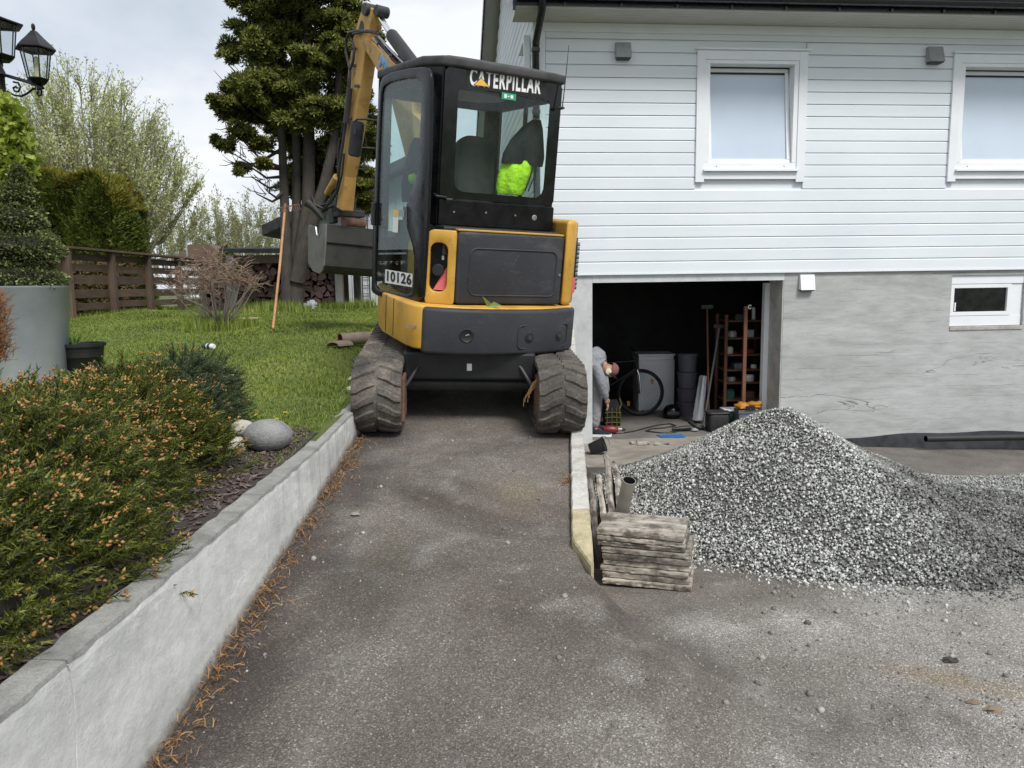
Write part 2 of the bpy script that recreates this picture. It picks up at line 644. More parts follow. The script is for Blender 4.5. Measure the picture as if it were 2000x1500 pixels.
def charcoal():
    n = N('charcoal_plastic')
    a = n.noise(2.5, 6, 0.6)
    c = n.ramp(a, [(0.3, (0.028, 0.029, 0.034)), (0.6, (0.042, 0.043, 0.05)), (0.85, (0.065, 0.065, 0.07))])
    c = n.mix(n.ramp(n.noise(70, 2), [(0.68, 0), (0.74, 0.5)]), c, (0.16, 0.15, 0.14))
    n.color(c)
    dz_ = n.ramp(n.noise(3.5, 7, 0.7, stretch=(1, 1, 2.5)), [(0.55, 0.0), (0.75, 0.35)])
    n.color(n.mix(dz_, c, (0.13, 0.12, 0.11)))
    n.rough(0.58)
    n.b.inputs['Specular IOR Level'].default_value = 0.3
    n.bump(n.noise(220, 2), 0.15, 0.001)
    return n.m


MT['charcoal_plastic'] = charcoal()


def rubber():
    n = N('muddy_rubber')
    mud = n.noise(5.0, 8, 0.7)
    c = n.ramp(mud, [(0.32, (0.040, 0.037, 0.033)), (0.5, (0.078, 0.070, 0.060)), (0.72, (0.19, 0.165, 0.132))])
    fine = n.ramp(n.noise(60, 4, 0.7), [(0.3, 0.6), (0.7, 1.5)])
    n.color(n.mix(1.0, c, fine, 'MULTIPLY'))
    n.rough(0.88)
    n.bump(n.noise(45, 6, 0.7), 0.6, 0.008)
    return n.m


MT['muddy_rubber'] = rubber()


def concrete(name, base, stain, cracks=0.0, scale=1.0, speck=True, rough=0.85, bump=0.4, horiz=False):
    n = N(name)
    big = n.noise(1.3 * scale, 7, 0.62, stretch=(0.6, 0.6, 2.2) if horiz else None, dist=0.6)
    c = n.ramp(big, [(0.3, stain), (0.52, base), (0.75, tuple(min(1, x * 1.16) for x in base))])
    med = n.noise(7.0 * scale, 6, 0.7, stretch=(0.5, 0.5, 1.8) if horiz else None)
    c = n.mix(0.55, c, n.ramp(med, [(0.25, 0.62), (0.5, 1.0), (0.75, 1.25)]), 'MULTIPLY')
    if speck:
        f = n.noise(150, 3, 0.7)
        c = n.mix(0.6, c, n.ramp(f, [(0.3, 0.6), (0.5, 1.0), (0.7, 1.3)]), 'MULTIPLY')
    h = med
    if horiz:                                        # marks of the old form boards
        zz = n.t.nodes.new('ShaderNodeSeparateXYZ')
        n.l(n.tc.outputs['Object'], zz.inputs[0])
        fr = n.math('FRACT', n.math('ADD', n.math('MULTIPLY', zz.outputs[2], 7.2), n.math('MULTIPLY', n.noise(1.6, 4, 0.6), 0.5)))
        ln = n.math('MULTIPLY', n.ramp(fr, [(0.0, 1.0), (0.05, 0.0), (0.96, 0.0), (1.0, 1.0)]), n.ramp(n.noise(2.4, 4, 0.65), [(0.42, 0.0), (0.62, 0.55)]))
        c = n.mix(ln, c, (0.20, 0.205, 0.195))
        pits = n.noise(38, 5, 0.75)
        c = n.mix(n.ramp(pits, [(0.66, 0.0), (0.74, 0.6)]), c, (0.17, 0.17, 0.16))
        c = n.mix(n.ramp(n.noise(24, 5, 0.75), [(0.70, 0.0), (0.76, 0.7)]), c, (0.58, 0.59, 0.58))
        h = n.math('SUBTRACT', med, n.math('MULTIPLY', ln, 0.5))
    if cracks:
        cr = n.noise(cracks, 5, 0.55, stretch=(0.22, 0.22, 1.5), dist=0.9)
        gate = n.ramp(n.noise(0.9, 3, stretch=(0.5, 0.5, 1.5)), [(0.47, 0.0), (0.57, 1.0)])
        line = n.ramp(n.math('ABSOLUTE', n.math('SUBTRACT', cr, 0.47)), [(0.0008, 1.0), (0.0042, 0.0)])
        k = n.math('MULTIPLY', line, gate)
        c = n.mix(n.math('MULTIPLY', k, 0.8), c, (0.09, 0.09, 0.085))
        h = n.math('SUBTRACT', h, k)
    n.color(c)
    n.rough(rough)
    n.bump(h, bump, 0.008)
    return n.m


def white_render():
    """old whitish render: cloudy, scuffed and stained, with lime bloom low down and grime under the coping"""
    n = N('white_render')
    P = n.geo.outputs['Position']
    big = n.noise(1.6, 7, 0.62, vec=P, stretch=(1, 0.45, 1.5), dist=0.5)
    c = n.ramp(big, [(0.28, (0.50, 0.505, 0.485)), (0.5, (0.68, 0.68, 0.65)), (0.72, (0.77, 0.765, 0.73))])
    c = n.mix(0.6, c, n.ramp(n.noise(22, 7, 0.72, vec=P, stretch=(1, 0.6, 1.2)), [(0.3, 0.72), (0.62, 1.12)]), 'MULTIPLY')
    z = n.t.nodes.new('ShaderNodeSeparateXYZ')
    n.l(P, z.inputs[0])
    bl = n.noise(5.0, 7, 0.72, vec=P, stretch=(1, 0.5, 1.5))
    c = n.mix(n.ramp(bl, [(0.56, 0.0), (0.66, 0.9)]), c, (0.86, 0.86, 0.84))
    sp_ = n.noise(85, 5, 0.78, vec=P)
    c = n.mix(n.math('MULTIPLY', n.ramp(sp_, [(0.60, 0.0), (0.68, 1.0)]), n.ramp(bl, [(0.46, 0.0), (0.58, 0.85)])), c, (0.24, 0.235, 0.22))
    # grime: dark runs down from the coping, strongest on the far stretch
    run = n.noise(9.0, 5, 0.7, vec=P, stretch=(1, 1.3, 0.12))
    farw = n.ramp(n.math('MULTIPLY', z.outputs[1], 0.2), [(0.60, 0.18), (0.78, 0.95)])
    c = n.mix(n.math('MULTIPLY', n.ramp(run, [(0.48, 0.0), (0.70, 0.75)]), farw), c, (0.19, 0.185, 0.165))
    # splash of soil along the foot
    over = n.math('SUBTRACT', z.outputs[2], n.math('MULTIPLY', z.outputs[1], 0.12))
    foot = n.math('ADD', over, n.math('MULTIPLY', n.noise(12, 5, 0.7, vec=P), -0.10))
    c = n.mix(n.ramp(foot, [(0.0, 0.85), (0.05, 0.0)]), c, (0.17, 0.14, 0.11))
    n.color(c)
    n.rough(0.85)
    n.bump(n.math('ADD', n.noise(45, 7, 0.75, vec=P), n.math('MULTIPLY', bl, 0.7)), 0.55, 0.006)
    return n.m


MT['plaster'] = concrete('plaster', (0.41, 0.425, 0.415), (0.30, 0.315, 0.30), 1.5, 1.0, horiz=True, bump=0.6)
MT['lintel_paint'] = concrete('lintel_paint', (0.56, 0.59, 0.60), (0.46, 0.48, 0.48), 0, 1.0)
MT['reveal'] = concrete('reveal', (0.44, 0.44, 0.42), (0.32, 0.32, 0.30), 0, 2.0)
MT['wall_render'] = concrete('wall_render', (0.52, 0.54, 0.54), (0.44, 0.46, 0.46), 0, 1.1, bump=0.25)
MT['white_render'] = white_render()
MT['coping_concrete'] = concrete('coping_concrete', (0.28, 0.278, 0.26), (0.16, 0.158, 0.145), 0, 2.5, bump=0.8)
MT['parapet_concrete'] = concrete('parapet_concrete', (0.50, 0.49, 0.45), (0.30, 0.28, 0.23), 0, 3.2, bump=0.7)
MT['mossy_concrete'] = concrete('mossy_concrete', (0.44, 0.38, 0.24), (0.26, 0.22, 0.12), 0, 6.0, bump=0.9)
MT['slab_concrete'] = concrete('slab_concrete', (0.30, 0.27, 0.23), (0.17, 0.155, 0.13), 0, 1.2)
MT['floor_concrete_shaded'] = concrete('floor_concrete_shaded', (0.17, 0.16, 0.145), (0.10, 0.095, 0.09), 0, 1.2)  # darker copy of the slab concrete: the garage's shade put into the colour
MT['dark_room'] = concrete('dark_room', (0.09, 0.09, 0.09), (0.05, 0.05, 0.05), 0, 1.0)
MT['boulder'] = concrete('boulder', (0.24, 0.24, 0.235), (0.16, 0.16, 0.16), 0, 6.0, bump=0.9)
MT['pale_stone'] = concrete('pale_stone', (0.45, 0.43, 0.36), (0.30, 0.28, 0.22), 0, 6.0, bump=0.7)
MT['concrete_bits'] = concrete('concrete_bits', (0.40, 0.38, 0.35), (0.25, 0.24, 0.22), 0, 6.0, bump=0.9)
MT['broken_slab'] = concrete('broken_slab', (0.10, 0.10, 0.10), (0.06, 0.06, 0.06), 0, 6.0, bump=0.9)


def siding():
    n = N('siding_paint')
    g = n.noise(14.0, 5, 0.6, stretch=(0.06, 1.0, 1.0))
    c = n.ramp(n.noise(0.9, 5, 0.6, vec=n.geo.outputs['Position']), [(0.3, (0.68, 0.73, 0.77)), (0.6, (0.73, 0.775, 0.81)), (0.8, (0.76, 0.79, 0.82))])
    c = n.mix(0.5, c, n.ramp(g, [(0.3, 0.94), (0.7, 1.03)]), 'MULTIPLY')
    c = n.mix(1.0, c, n.ramp(n.objrand(), [(0, 0.965), (1, 1.02)]), 'MULTIPLY')
    n.color(c)
    n.rough(0.5)
    n.bump(g, 0.12, 0.004)
    return n.m


MT['siding_paint'] = siding()
MT['headliner_grey'] = simple('headliner_grey', (0.22, 0.23, 0.24), 0.8, 0.1, 5, 0.1)
MT['soffit_paint'] = simple('soffit_paint', (0.50, 0.50, 0.46), 0.6, 0.1, 2.0, 0.05)
MT['roof_sheet'] = simple('roof_sheet', (0.03, 0.032, 0.037), 0.45, 0.3, 2.0, 0.05)
MT['gutter_black'] = simple('gutter_black', (0.010, 0.011, 0.013), 0.3, 0.3, 5.0, 0.0)
MT['fence_wood'] = wood('fence_wood', (0.115, 0.076, 0.052), 0.4, 'y')
MT['post_wood'] = wood('post_wood', (0.125, 0.086, 0.062), 0.4, 'z')
MT['handle_wood'] = wood('handle_wood', (0.42, 0.22, 0.10), 0.3, 'z', 0.0)
MT['shelf_wood'] = wood('shelf_wood', (0.17, 0.075, 0.04), 0.3, 'z')
MT['grey_wood'] = wood('grey_wood', (0.16, 0.155, 0.15), 0.3, 'z')
MT['pale_wood'] = wood('pale_wood', (0.50, 0.36, 0.18), 0.3, 'x')
MT['log_wood'] = wood('log_wood', (0.12, 0.075, 0.06), 0.55, 'y', 0.6)
MT['bark'] = wood('bark', (0.062, 0.053, 0.045), 0.5, 'z', 0.0, 0.9, 12.0, 0.9)
MT['twig_grey'] = wood('twig_grey', (0.20, 0.17, 0.15), 0.3, 'z', 0.0)
MT['twig_far'] = simple('twig_far', (0.22, 0.20, 0.15), 0.9, 0.2, 3.0, 0)
MT['shed_white'] = simple('shed_white', (0.66, 0.69, 0.73), 0.6, 0.1, 3.0, 0.05)


def slate_slab(name='weathered_slab', st=(0.18, 1, 1.3)):
    n = N(name)
    ob = n.objrand()
    va = n.t.nodes.new('ShaderNodeVectorMath')
    va.operation = 'ADD'
    n.l(n.tc.outputs['Object'], va.inputs[0])
    cm = n.t.nodes.new('ShaderNodeCombineXYZ')
    n.l(n.math('MULTIPLY', ob, 53.0), cm.inputs[0])
    n.l(n.math('MULTIPLY', ob, 17.0), cm.inputs[2])
    n.l(cm.outputs[0], va.inputs[1])
    v = va.outputs[0]
    g = n.noise(30, 7, 0.65, vec=v, stretch=st)
    c = n.ramp(g, [(0.25, (0.11, 0.097, 0.081)), (0.45, (0.27, 0.24, 0.203)), (0.65, (0.47, 0.425, 0.36))])
    m = n.noise(7, 6, 0.7, vec=v)
    c = n.mix(n.ramp(m, [(0.40, 0.9), (0.52, 0.0)]), c, (0.075, 0.065, 0.052))
    c = n.mix(n.ramp(n.noise(16, 5, 0.7, vec=v), [(0.60, 0.0), (0.75, 0.7)]), c, (0.50, 0.47, 0.40))
    n.color(n.mix(1.0, c, n.ramp(ob, [(0, 0.55), (0.5, 0.95), (1, 1.30)]), 'MULTIPLY'))
    n.rough(0.85)
    n.bump(n.math('ADD', g, m), 0.6, 0.008)
    return n.m


MT['weathered_slab'] = slate_slab()
MT['weathered_slab_upright'] = slate_slab('weathered_slab_upright', (1.3, 0.12, 1))


def asphalt():
    n = N('asphalt')
    P = n.geo.outputs['Position']
    big = n.noise(0.75, 8, 0.66, vec=P, dist=0.7)
    c = n.ramp(big, [(0.30, (0.064, 0.051, 0.043)), (0.46, (0.150, 0.131, 0.112)), (0.66, (0.250, 0.226, 0.196))])
    red = n.ramp(n.noise(1.7, 6, 0.68, vec=P), [(0.52, 0.0), (0.68, 0.45)])
    c = n.mix(red, c, (0.092, 0.064, 0.051))
    olv = n.ramp(n.noise(1.1, 5, 0.65, vec=P, stretch=(1.3, 0.8, 1), dist=0.4), [(0.56, 0.0), (0.70, 0.5)])
    c = n.mix(olv, c, (0.15, 0.135, 0.098))
    # a paler dusting of crushed stone on the yard, mud by the edges
    dust = n.attr('dust')
    c = n.mix(n.math('MULTIPLY', dust, 0.85), c, n.ramp(n.noise(2.2, 6, 0.7, vec=P), [(0.3, (0.22, 0.21, 0.19)), (0.7, (0.45, 0.432, 0.40))]))
    mud = n.attr('mud')
    c = n.mix(n.math('MULTIPLY', mud, 0.9), c, (0.045, 0.036, 0.032))
    sand = n.attr('sand')
    c = n.mix(sand, c, (0.25, 0.20, 0.13))
    sp = n.voro(190, 'Color', vec=P)
    sep = n.t.nodes.new('ShaderNodeSeparateColor')
    n.l(sp, sep.inputs[0])
    grit = n.ramp(sep.outputs[0], [(0.0, 0.5), (0.5, 0.85), (0.85, 1.25), (0.955, 1.7), (1.0, 2.6)])
    c = n.mix(0.8, c, grit, 'MULTIPLY')
    f = n.noise(240, 3, 0.7, vec=P)
    c = n.mix(0.7, c, n.ramp(f, [(0.3, 0.5), (0.7, 1.5)]), 'MULTIPLY')
    n.color(c)
    n.rough(0.87)
    d = n.voro(190, 'Distance', vec=P)
    n.bump(n.math('ADD', n.math('MULTIPLY', d, 0.8), f), 0.8, 0.007)
    return n.m


MT['asphalt'] = asphalt()


def gravel_stone():
    n = N('crushed_stone')
    c = n.ramp(n.island, [(0, (0.10, 0.104, 0.098)), (0.35, (0.205, 0.21, 0.197)), (0.75, (0.36, 0.362, 0.34)), (1, (0.60, 0.60, 0.565))])
    sp = n.t.nodes.new('ShaderNodeSeparateXYZ')
    n.l(n.geo.outputs['Position'], sp.inputs[0])
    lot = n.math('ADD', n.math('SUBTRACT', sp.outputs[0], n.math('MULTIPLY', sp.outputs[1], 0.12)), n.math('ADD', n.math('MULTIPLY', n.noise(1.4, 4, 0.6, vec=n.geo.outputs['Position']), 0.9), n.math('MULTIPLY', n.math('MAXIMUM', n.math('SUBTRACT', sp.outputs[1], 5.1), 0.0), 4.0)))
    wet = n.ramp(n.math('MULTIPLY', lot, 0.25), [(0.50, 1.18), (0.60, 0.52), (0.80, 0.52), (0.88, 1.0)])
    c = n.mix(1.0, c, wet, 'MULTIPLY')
    c = n.mix(0.5, c, n.ramp(n.noise(120, 3, vec=n.geo.outputs['Position']), [(0.3, 0.7), (0.7, 1.3)]), 'MULTIPLY')
    n.color(c)
    n.rough(0.85)
    return n.m


MT['crushed_stone'] = gravel_stone()
MT['gravel_base'] = simple('gravel_base', (0.12, 0.12, 0.112), 0.95, 0.5, 30.0, 1.0, 60, bdist=0.02)


def turf():
    n = N('turf')
    P = n.geo.outputs['Position']
    c = n.ramp(n.noise(0.9, 6, 0.65, vec=P), [(0.3, (0.085, 0.115, 0.022)), (0.55, (0.14, 0.185, 0.032)), (0.75, (0.20, 0.22, 0.055))])
    c = n.mix(0.7, c, n.ramp(n.noise(40, 5, 0.7, vec=P), [(0.3, 0.5), (0.7, 1.4)]), 'MULTIPLY')
    n.color(c)
    n.rough(0.9)
    n.bump(n.noise(60, 5, 0.7, vec=P), 1.0, 0.03)
    return n.m


MT['turf'] = turf()


def grass_blade():
    n = N('grass_blade')
    P = n.geo.outputs['Position']
    c = n.ramp(n.noise(0.9, 6, 0.65, vec=P), [(0.3, (0.15, 0.205, 0.034)), (0.55, (0.24, 0.31, 0.054)), (0.75, (0.34, 0.375, 0.10))])
    c = n.mix(1.0, c, n.ramp(n.island, [(0, 0.6), (0.8, 1.2), (1, 1.5)]), 'MULTIPLY')
    n.color(c)
    n.rough(0.55)
    t = n.t.nodes.new('ShaderNodeBsdfTranslucent')
    n.l(c, t.inputs[0])
    x = n.t.nodes.new('ShaderNodeMixShader')
    x.inputs[0].default_value = 0.35
    n.l(n.b.outputs[0], x.inputs[1])
    n.l(t.outputs[0], x.inputs[2])
    n.l(x.outputs[0], n.out.inputs[0])
    return n.m


MT['grass_blade'] = grass_blade()
MT['mulch'] = foliage('mulch', [(0.07, 0.05, 0.045), (0.13, 0.095, 0.085), (0.22, 0.17, 0.155)], 0.9, spec=0.1)
MT['dry_needles'] = foliage('dry_needles', [(0.11, 0.055, 0.024), (0.22, 0.115, 0.045), (0.34, 0.21, 0.095)], 0.8, spec=0.2)
MT['road'] = simple('road', (0.20, 0.195, 0.19), 0.9, 0.25, 2.0, 0.3, 60)
MT['field'] = simple('field', (0.075, 0.10, 0.03), 0.95, 0.4, 0.3, 0.3, 10)
# ------------------------------------------------------------------ terrain
def xl(y): return 0.268 + (y - 3.335) * 0.0775      # left and right edge of the low parapet beside the ramp
def xr(y): return 0.353 + (y - 3.17) * 0.070


def z_ramp(x, y):
    y2 = np.minimum(y, 9.0)
    return 0.12 * y2 - 0.045 * (np.clip(x, -1.3, 0.6) + 0.28)


def z_low(x, y):
    b = np.interp(y, [-3, 0, 1.5, 3.3, 5, 8, 10], [0.0, 0.0, 0.08, 0.10, -0.10, -0.36, -0.40])
    return b - 0.035 * np.clip(x - 1, 0, 8) * sstep((y - 2.5) / 4)


def z_ground(x, y):
    w_ = 0.08 + np.clip(3.35 - y, 0, 9) * 0.85
    x0 = np.where(y > 3.2, xl(y) + 0.02, 0.29)
    t = sstep((x - x0) / w_)
    return z_ramp(x, y) * (1 - t) + z_low(x, y) * t


def z_lawn(x, y):
    a = np.interp(y, [0, 1.4, 3, 4.3, 5.3, 6.5, 8.7, 11, 16, 40], [0.70, 0.71, 0.735, 0.79, 0.86, 1.0, 1.19, 1.27, 1.28, 1.25])
    r = 0.12 * np.minimum(y, 10.2) - 0.045 * (-1.04 + 0.28) + 0.0
    t = sstep((x + 1.9) / 0.85) * sstep((y - 5.0) / 0.8)
    n_ = 0.014 * np.sin(x * 3.1 + y * 1.7) + 0.011 * np.sin(x * 5.3 - y * 4.1)
    return a * (1 - t) + np.minimum(r, a) * t + n_ * np.clip((y - 3) / 2, 0, 1)


def grid_mesh(name, xs, ys, zf, mat, keep=None):
    X, Y = np.meshgrid(xs, ys)
    Z = zf(X, Y)
    nx, ny = len(xs), len(ys)
    vs = np.stack([X, Y, Z], -1).reshape(-1, 3)
    idx = np.arange(nx * ny).reshape(ny, nx)
    q = np.stack([idx[:-1, :-1], idx[:-1, 1:], idx[1:, 1:], idx[1:, :-1]], -1).reshape(-1, 4)
    if keep is not None:
        cx = X[:-1, :-1].reshape(-1)
        cy = Y[:-1, :-1].reshape(-1)
        q = q[keep(cx, cy)]
    me = bpy.data.meshes.new(name)
    me.from_pydata(vs.tolist(), [], q.tolist())
    me.polygons.foreach_set('use_smooth', [True] * len(me.polygons))
    me.update()
    return link(name, me, mat), vs


def fbm(x, y, s_, seed=0.0):
    return np.array([mnoise.fractal(Vector((a * s_ + seed, b * s_, seed)), 1.0, 2.0, 5) for a, b in zip(x, y)])


gs, gv = grid_mesh('asphalt_driveway', np.concatenate([np.arange(-1.10, 2.0, 0.045), np.arange(2.0, 12.1, 0.14)]),
                   np.concatenate([np.arange(-2.0, 6.0, 0.05), np.arange(6.0, 14.1, 0.12)]), z_ground, MT['asphalt'],
                   keep=lambda x, y: ~((y > 9.3) & (x > 0.25)))
tag(gs, kind='structure')
gx, gy = gv[:, 0], gv[:, 1]
nz = fbm(gx, gy, 1.1, 3.0)
nz2 = fbm(gx, gy, 4.0, 9.0)
dust = sstep((gx - 0.5 + 0.25 * (3.3 - gy) + nz * 0.9) / 1.5) * (1 - 0.6 * sstep((gy - 7.2) / 0.6)) * (0.75 + 0.5 * nz)
dust = np.clip(dust + 0.35 * sstep((nz2 - 0.25) / 0.3), 0, 1)
mud = sstep((-0.62 - gx + nz2 * 0.18) / 0.30) * (gx < 0) * (gy < 5.2) * 0.8
mud = np.maximum(mud, sstep((gy - 6.6 + nz2 * 0.3) / 0.5) * (gx > 0.45) * (gx < 2.2) * (gy < 9.2) * 0.75)
mud = np.maximum(mud, sstep((gy - 7.4 + nz2 * 0.3) / 0.4) * (gx >= 2.2) * (gy < 9.7) * (0.35 + 0.4 * nz2))
mud = np.maximum(mud, np.exp(-(((gx + 0.62) / 0.22) ** 2 + ((gy - 2.85) / 0.35) ** 2)) * 0.7)
mud = np.maximum(mud, np.exp(-(((gx + 0.35) / 0.28) ** 2 + ((gy - 2.0) / 0.4) ** 2)) * 0.45)
sand = np.exp(-(((gx - 1.72) / 0.26) ** 2 + ((gy - 2.62 + (gx - 1.72) * 0.45) / 0.07) ** 2)) * np.clip(0.9 + nz2, 0, 1)
sand = np.maximum(sand, 0.5 * np.exp(-(((gx - 0.02) / 0.16) ** 2 + ((gy - 4.0) / 0.22) ** 2)) * np.clip(0.8 + nz2, 0, 1))
for nm, arr in (('dust', dust), ('mud', mud), ('sand', sand)):
    a = gs.data.attributes.new(nm, 'FLOAT', 'POINT')
    a.data.foreach_set('value', np.clip(arr, 0, 1).astype(np.float32))

# one wide sheet under everything, out to the horizon
b = MB()
b.add([(-900, -300, -1.2), (900, -300, -1.2), (900, 1500, -1.2), (-900, 1500, -1.2)], [(0, 1, 2, 3)])
tag(b.build('ground', MT['field']), kind='structure')
fx = np.concatenate([np.linspace(-260, -12, 30), np.linspace(-11, 12, 30), np.linspace(16, 260, 30)])
fo, _ = grid_mesh('field', fx, np.concatenate([np.linspace(18.5, 60, 20), np.linspace(70, 420, 20)]),
                  lambda x, y: 1.20 + 0 * x + 0.25 * np.sin(x * 0.05) * (y > 60), MT['field'])
tag(fo, kind='structure')

lo, lv = grid_mesh('lawn', np.arange(-9.0, -0.98, 0.09), np.arange(0.4, 18.6, 0.09), z_lawn, MT['turf'],
                   keep=lambda x, y: ~((x > -1.15) & (y < 5.3)) & ~((x < -6.25) & (y > 7.5)))
tag(lo, kind='structure')
b = MB()
b.bb(-40, -6.25, 7.4, 18.6, 0.6, 1.215)
tag(b.build('road', MT['road']), kind='structure')
# lawn behind the ramp's end, under the woodpile and the shed
lo2, _ = grid_mesh('back_lawn', np.arange(-0.99, 0.45, 0.12), np.arange(9.6, 18.6, 0.12), lambda x, y: 1.21 + 0.03 * np.sin(x * 2 + y), MT['turf'])
tag(lo2, kind='structure')

# ------------------------------------------------------------------ retaining wall
wl = thing('retaining_wall', 'low white rendered wall along the driveway holding up the shrub bed and lawn', 'wall', (-1.04, 3, 0))
ends = [0.5, 1.62, 2.985, 4.35, 5.38]


def wall_top(y): return float(np.interp(y, [0, 3.8, 5.4], [0.755, 0.765, 0.835]))


for y0, y1 in zip(ends[:-1], ends[1:]):
    b = MB()
    ys = np.linspace(y0, y1, 13)
    ring = []
    for y in ys:
        t = wall_top(y) - 0.012
        j = 0.0015 * math.sin(y * 9)
        je = lambda zz: (0.0035 if y == y0 else -0.0035) + 0.013 * mnoise.noise(Vector((zz * 7, y * 3.3, 1))) + 0.005 * mnoise.noise(Vector((zz * 31, y * 3.3, 2))) if (y in (y0, y1)) else 0.0
        fr_ = [(-1.035 + j + 0.0035 * mnoise.noise(Vector((y * 4, zz * 6, 3))), y + je(zz), zz) for zz in np.linspace(-0.1, t - 0.02, 14)]
        ring.append(fr_ + [(-1.037 + j, y + je(t), t), (-1.12, y + je(t), t), (-1.12, y + je(-0.1), -0.1)])
    b.rings(ring)
    b.build('wall_segment', MT['white_render'], wl, world=True)
    b = MB()
    ring = []
    for y in np.linspace(y0 + 0.003, y1 - 0.003, 24):
        t = wall_top(y)
        j = 0.0015 * math.sin(y * 31) + 0.001 * math.sin(y * 57)
        ring.append([(-1.035 + j, y, t - 0.0115), (-1.039 + j, y, t), (-1.115 + j * 3, y, t + 0.004), (-1.122 + j * 3, y, t - 0.0115)])
    b.rings(ring)
    b.build('coping', MT['coping_concrete'], wl, world=True)
b = MB()
b.bb(-1.16, -1.05, 5.386, 5.46, 0.2, 0.80)
b.build('wall_end', MT['coping_concrete'], wl, world=True, bevel=0.02)

# ------------------------------------------------------------------ parapet beside the ramp
pw = thing('parapet_wall', 'narrow concrete kerb wall edging the ramp beside the stacked slabs, mossy yellow at its near end', 'wall', (0.36, 4, 0))
for (y0, y1) in ((3.19, 3.70), (3.705, 4.62), (4.625, 6.1), (6.105, 8.9)):
    b = MB()
    ring = []
    for y in np.linspace(y0, y1, 14):
        zt = z_ramp(0.36, y) + 0.045 + 0.003 * math.sin(y * 23) - max(0, 3.34 - y) * 0.22
        j = 0.002 * math.sin(y * 37) + 0.004 * mnoise.noise(Vector((y * 13, 0, 0)))
        a_, c_ = xl(y) + j, xr(y) + j * 0.6
        if y < 3.36: a_ = lerp(a_, c_ - 0.012, (3.36 - y) / 0.17)
        ring.append([(a_, y, -0.6), (a_, y, zt - 0.01), (a_ + 0.006, y, zt), (c_ - 0.006, y, zt + 0.003), (c_, y, zt - 0.008), (c_, y, -0.6)])
    b.rings(ring)
    b.build('wall_segment', MT['mossy_concrete' if y0 < 3.5 else 'parapet_concrete'], pw, world=True)

# ------------------------------------------------------------------ house
HA = rad(5.24)
HM = Matrix.Translation((0.99, 9.06, 0)) @ Matrix.Rotation(HA, 4, 'Z')
house = thing('house', 'white clad house with grey plastered basement and an open garage doorway', 'house', mat=HM)


def hp(name, mat, bxs, **k):
    b = MB()
    for q in bxs: b.bb(*q)
    return b.build(name, mat, house, **k)


S0, S1, DEP = -0.67, 10.5, 8.2
W1 = (1.243, 2.599)
W2 = (4.442, 5.80)
WZ0, WZ1 = 2.80, 4.35
BW = (4.62, 5.62, 0.98, 1.66)
# basement walls (plaster), with the doorway and the window left open
b = MB()
b.bb(S0, 0.0, 0.0, 0.34, -0.9, 1.742)
b.build('foundation_wall', MT['wall_render'], house, bevel=0.006)
b = MB()
ROT = 0.0
b.bb(2.412, BW[0], 0.0, 0.34, -0.9, 1.742)
b.bb(BW[0], BW[1], 0.0, 0.34, -0.9, BW[2])
b.bb(BW[0], BW[1], 0.0, 0.34, BW[3], 1.742)
b.bb(BW[1], S1, 0.0, 0.34, -0.9, 1.742)
b.build('foundation_wall', MT['plaster'], house)
hp('lintel', MT['lintel_paint'], [(0.0, 2.412, 0.0, 0.34, 1.632, 1.742)])
hp('door_reveal', MT['reveal'], [(2.396, 2.4105, 0.004, 0.40, -0.35, 1.630)])
hp('door_frame', MT['white_paint'], [(2.33, 2.394, 0.36, 0.44, -0.35, 1.60)])
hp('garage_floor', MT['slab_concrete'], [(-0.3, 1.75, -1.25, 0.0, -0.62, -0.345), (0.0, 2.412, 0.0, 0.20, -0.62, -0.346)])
hp('garage_floor', MT['floor_concrete_shaded'], [(0.0, 2.412, 0.201, 0.345, -0.62, -0.346), (-0.41, 6.2, 0.345, 4.6, -0.62, -0.346)])
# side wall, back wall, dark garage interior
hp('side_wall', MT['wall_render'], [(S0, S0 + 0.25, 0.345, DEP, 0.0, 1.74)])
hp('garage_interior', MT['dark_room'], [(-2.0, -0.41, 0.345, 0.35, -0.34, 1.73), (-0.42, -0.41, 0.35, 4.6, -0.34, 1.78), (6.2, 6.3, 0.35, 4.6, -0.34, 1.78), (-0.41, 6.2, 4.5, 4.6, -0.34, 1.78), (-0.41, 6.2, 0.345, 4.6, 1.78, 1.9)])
for k in range(7):
    hp('ceiling_joist', MT['dark_metal'], [(-0.41, 6.2, 0.7 + 0.6 * k, 0.76 + 0.6 * k, 1.66, 1.778)])
# siding: every board a piece of its own, each in the runs its windows leave
PIT = 0.1418
z = 1.742
row = 0
bcache = {}


def board(s0, s1, z0, z1, y0=-0.002):
    b = MB()
    prof = [(0.0, z0), (-0.021, z0), (-0.021, z1 - 0.016), (-0.013, z1 - 0.006), (-0.008, z1), (0.0, z1)]
    b.rings([[(s, y0 + p[0], p[1]) for p in prof] for s in (s0, s1)])
    return b.build('board', MT['siding_paint'], house)


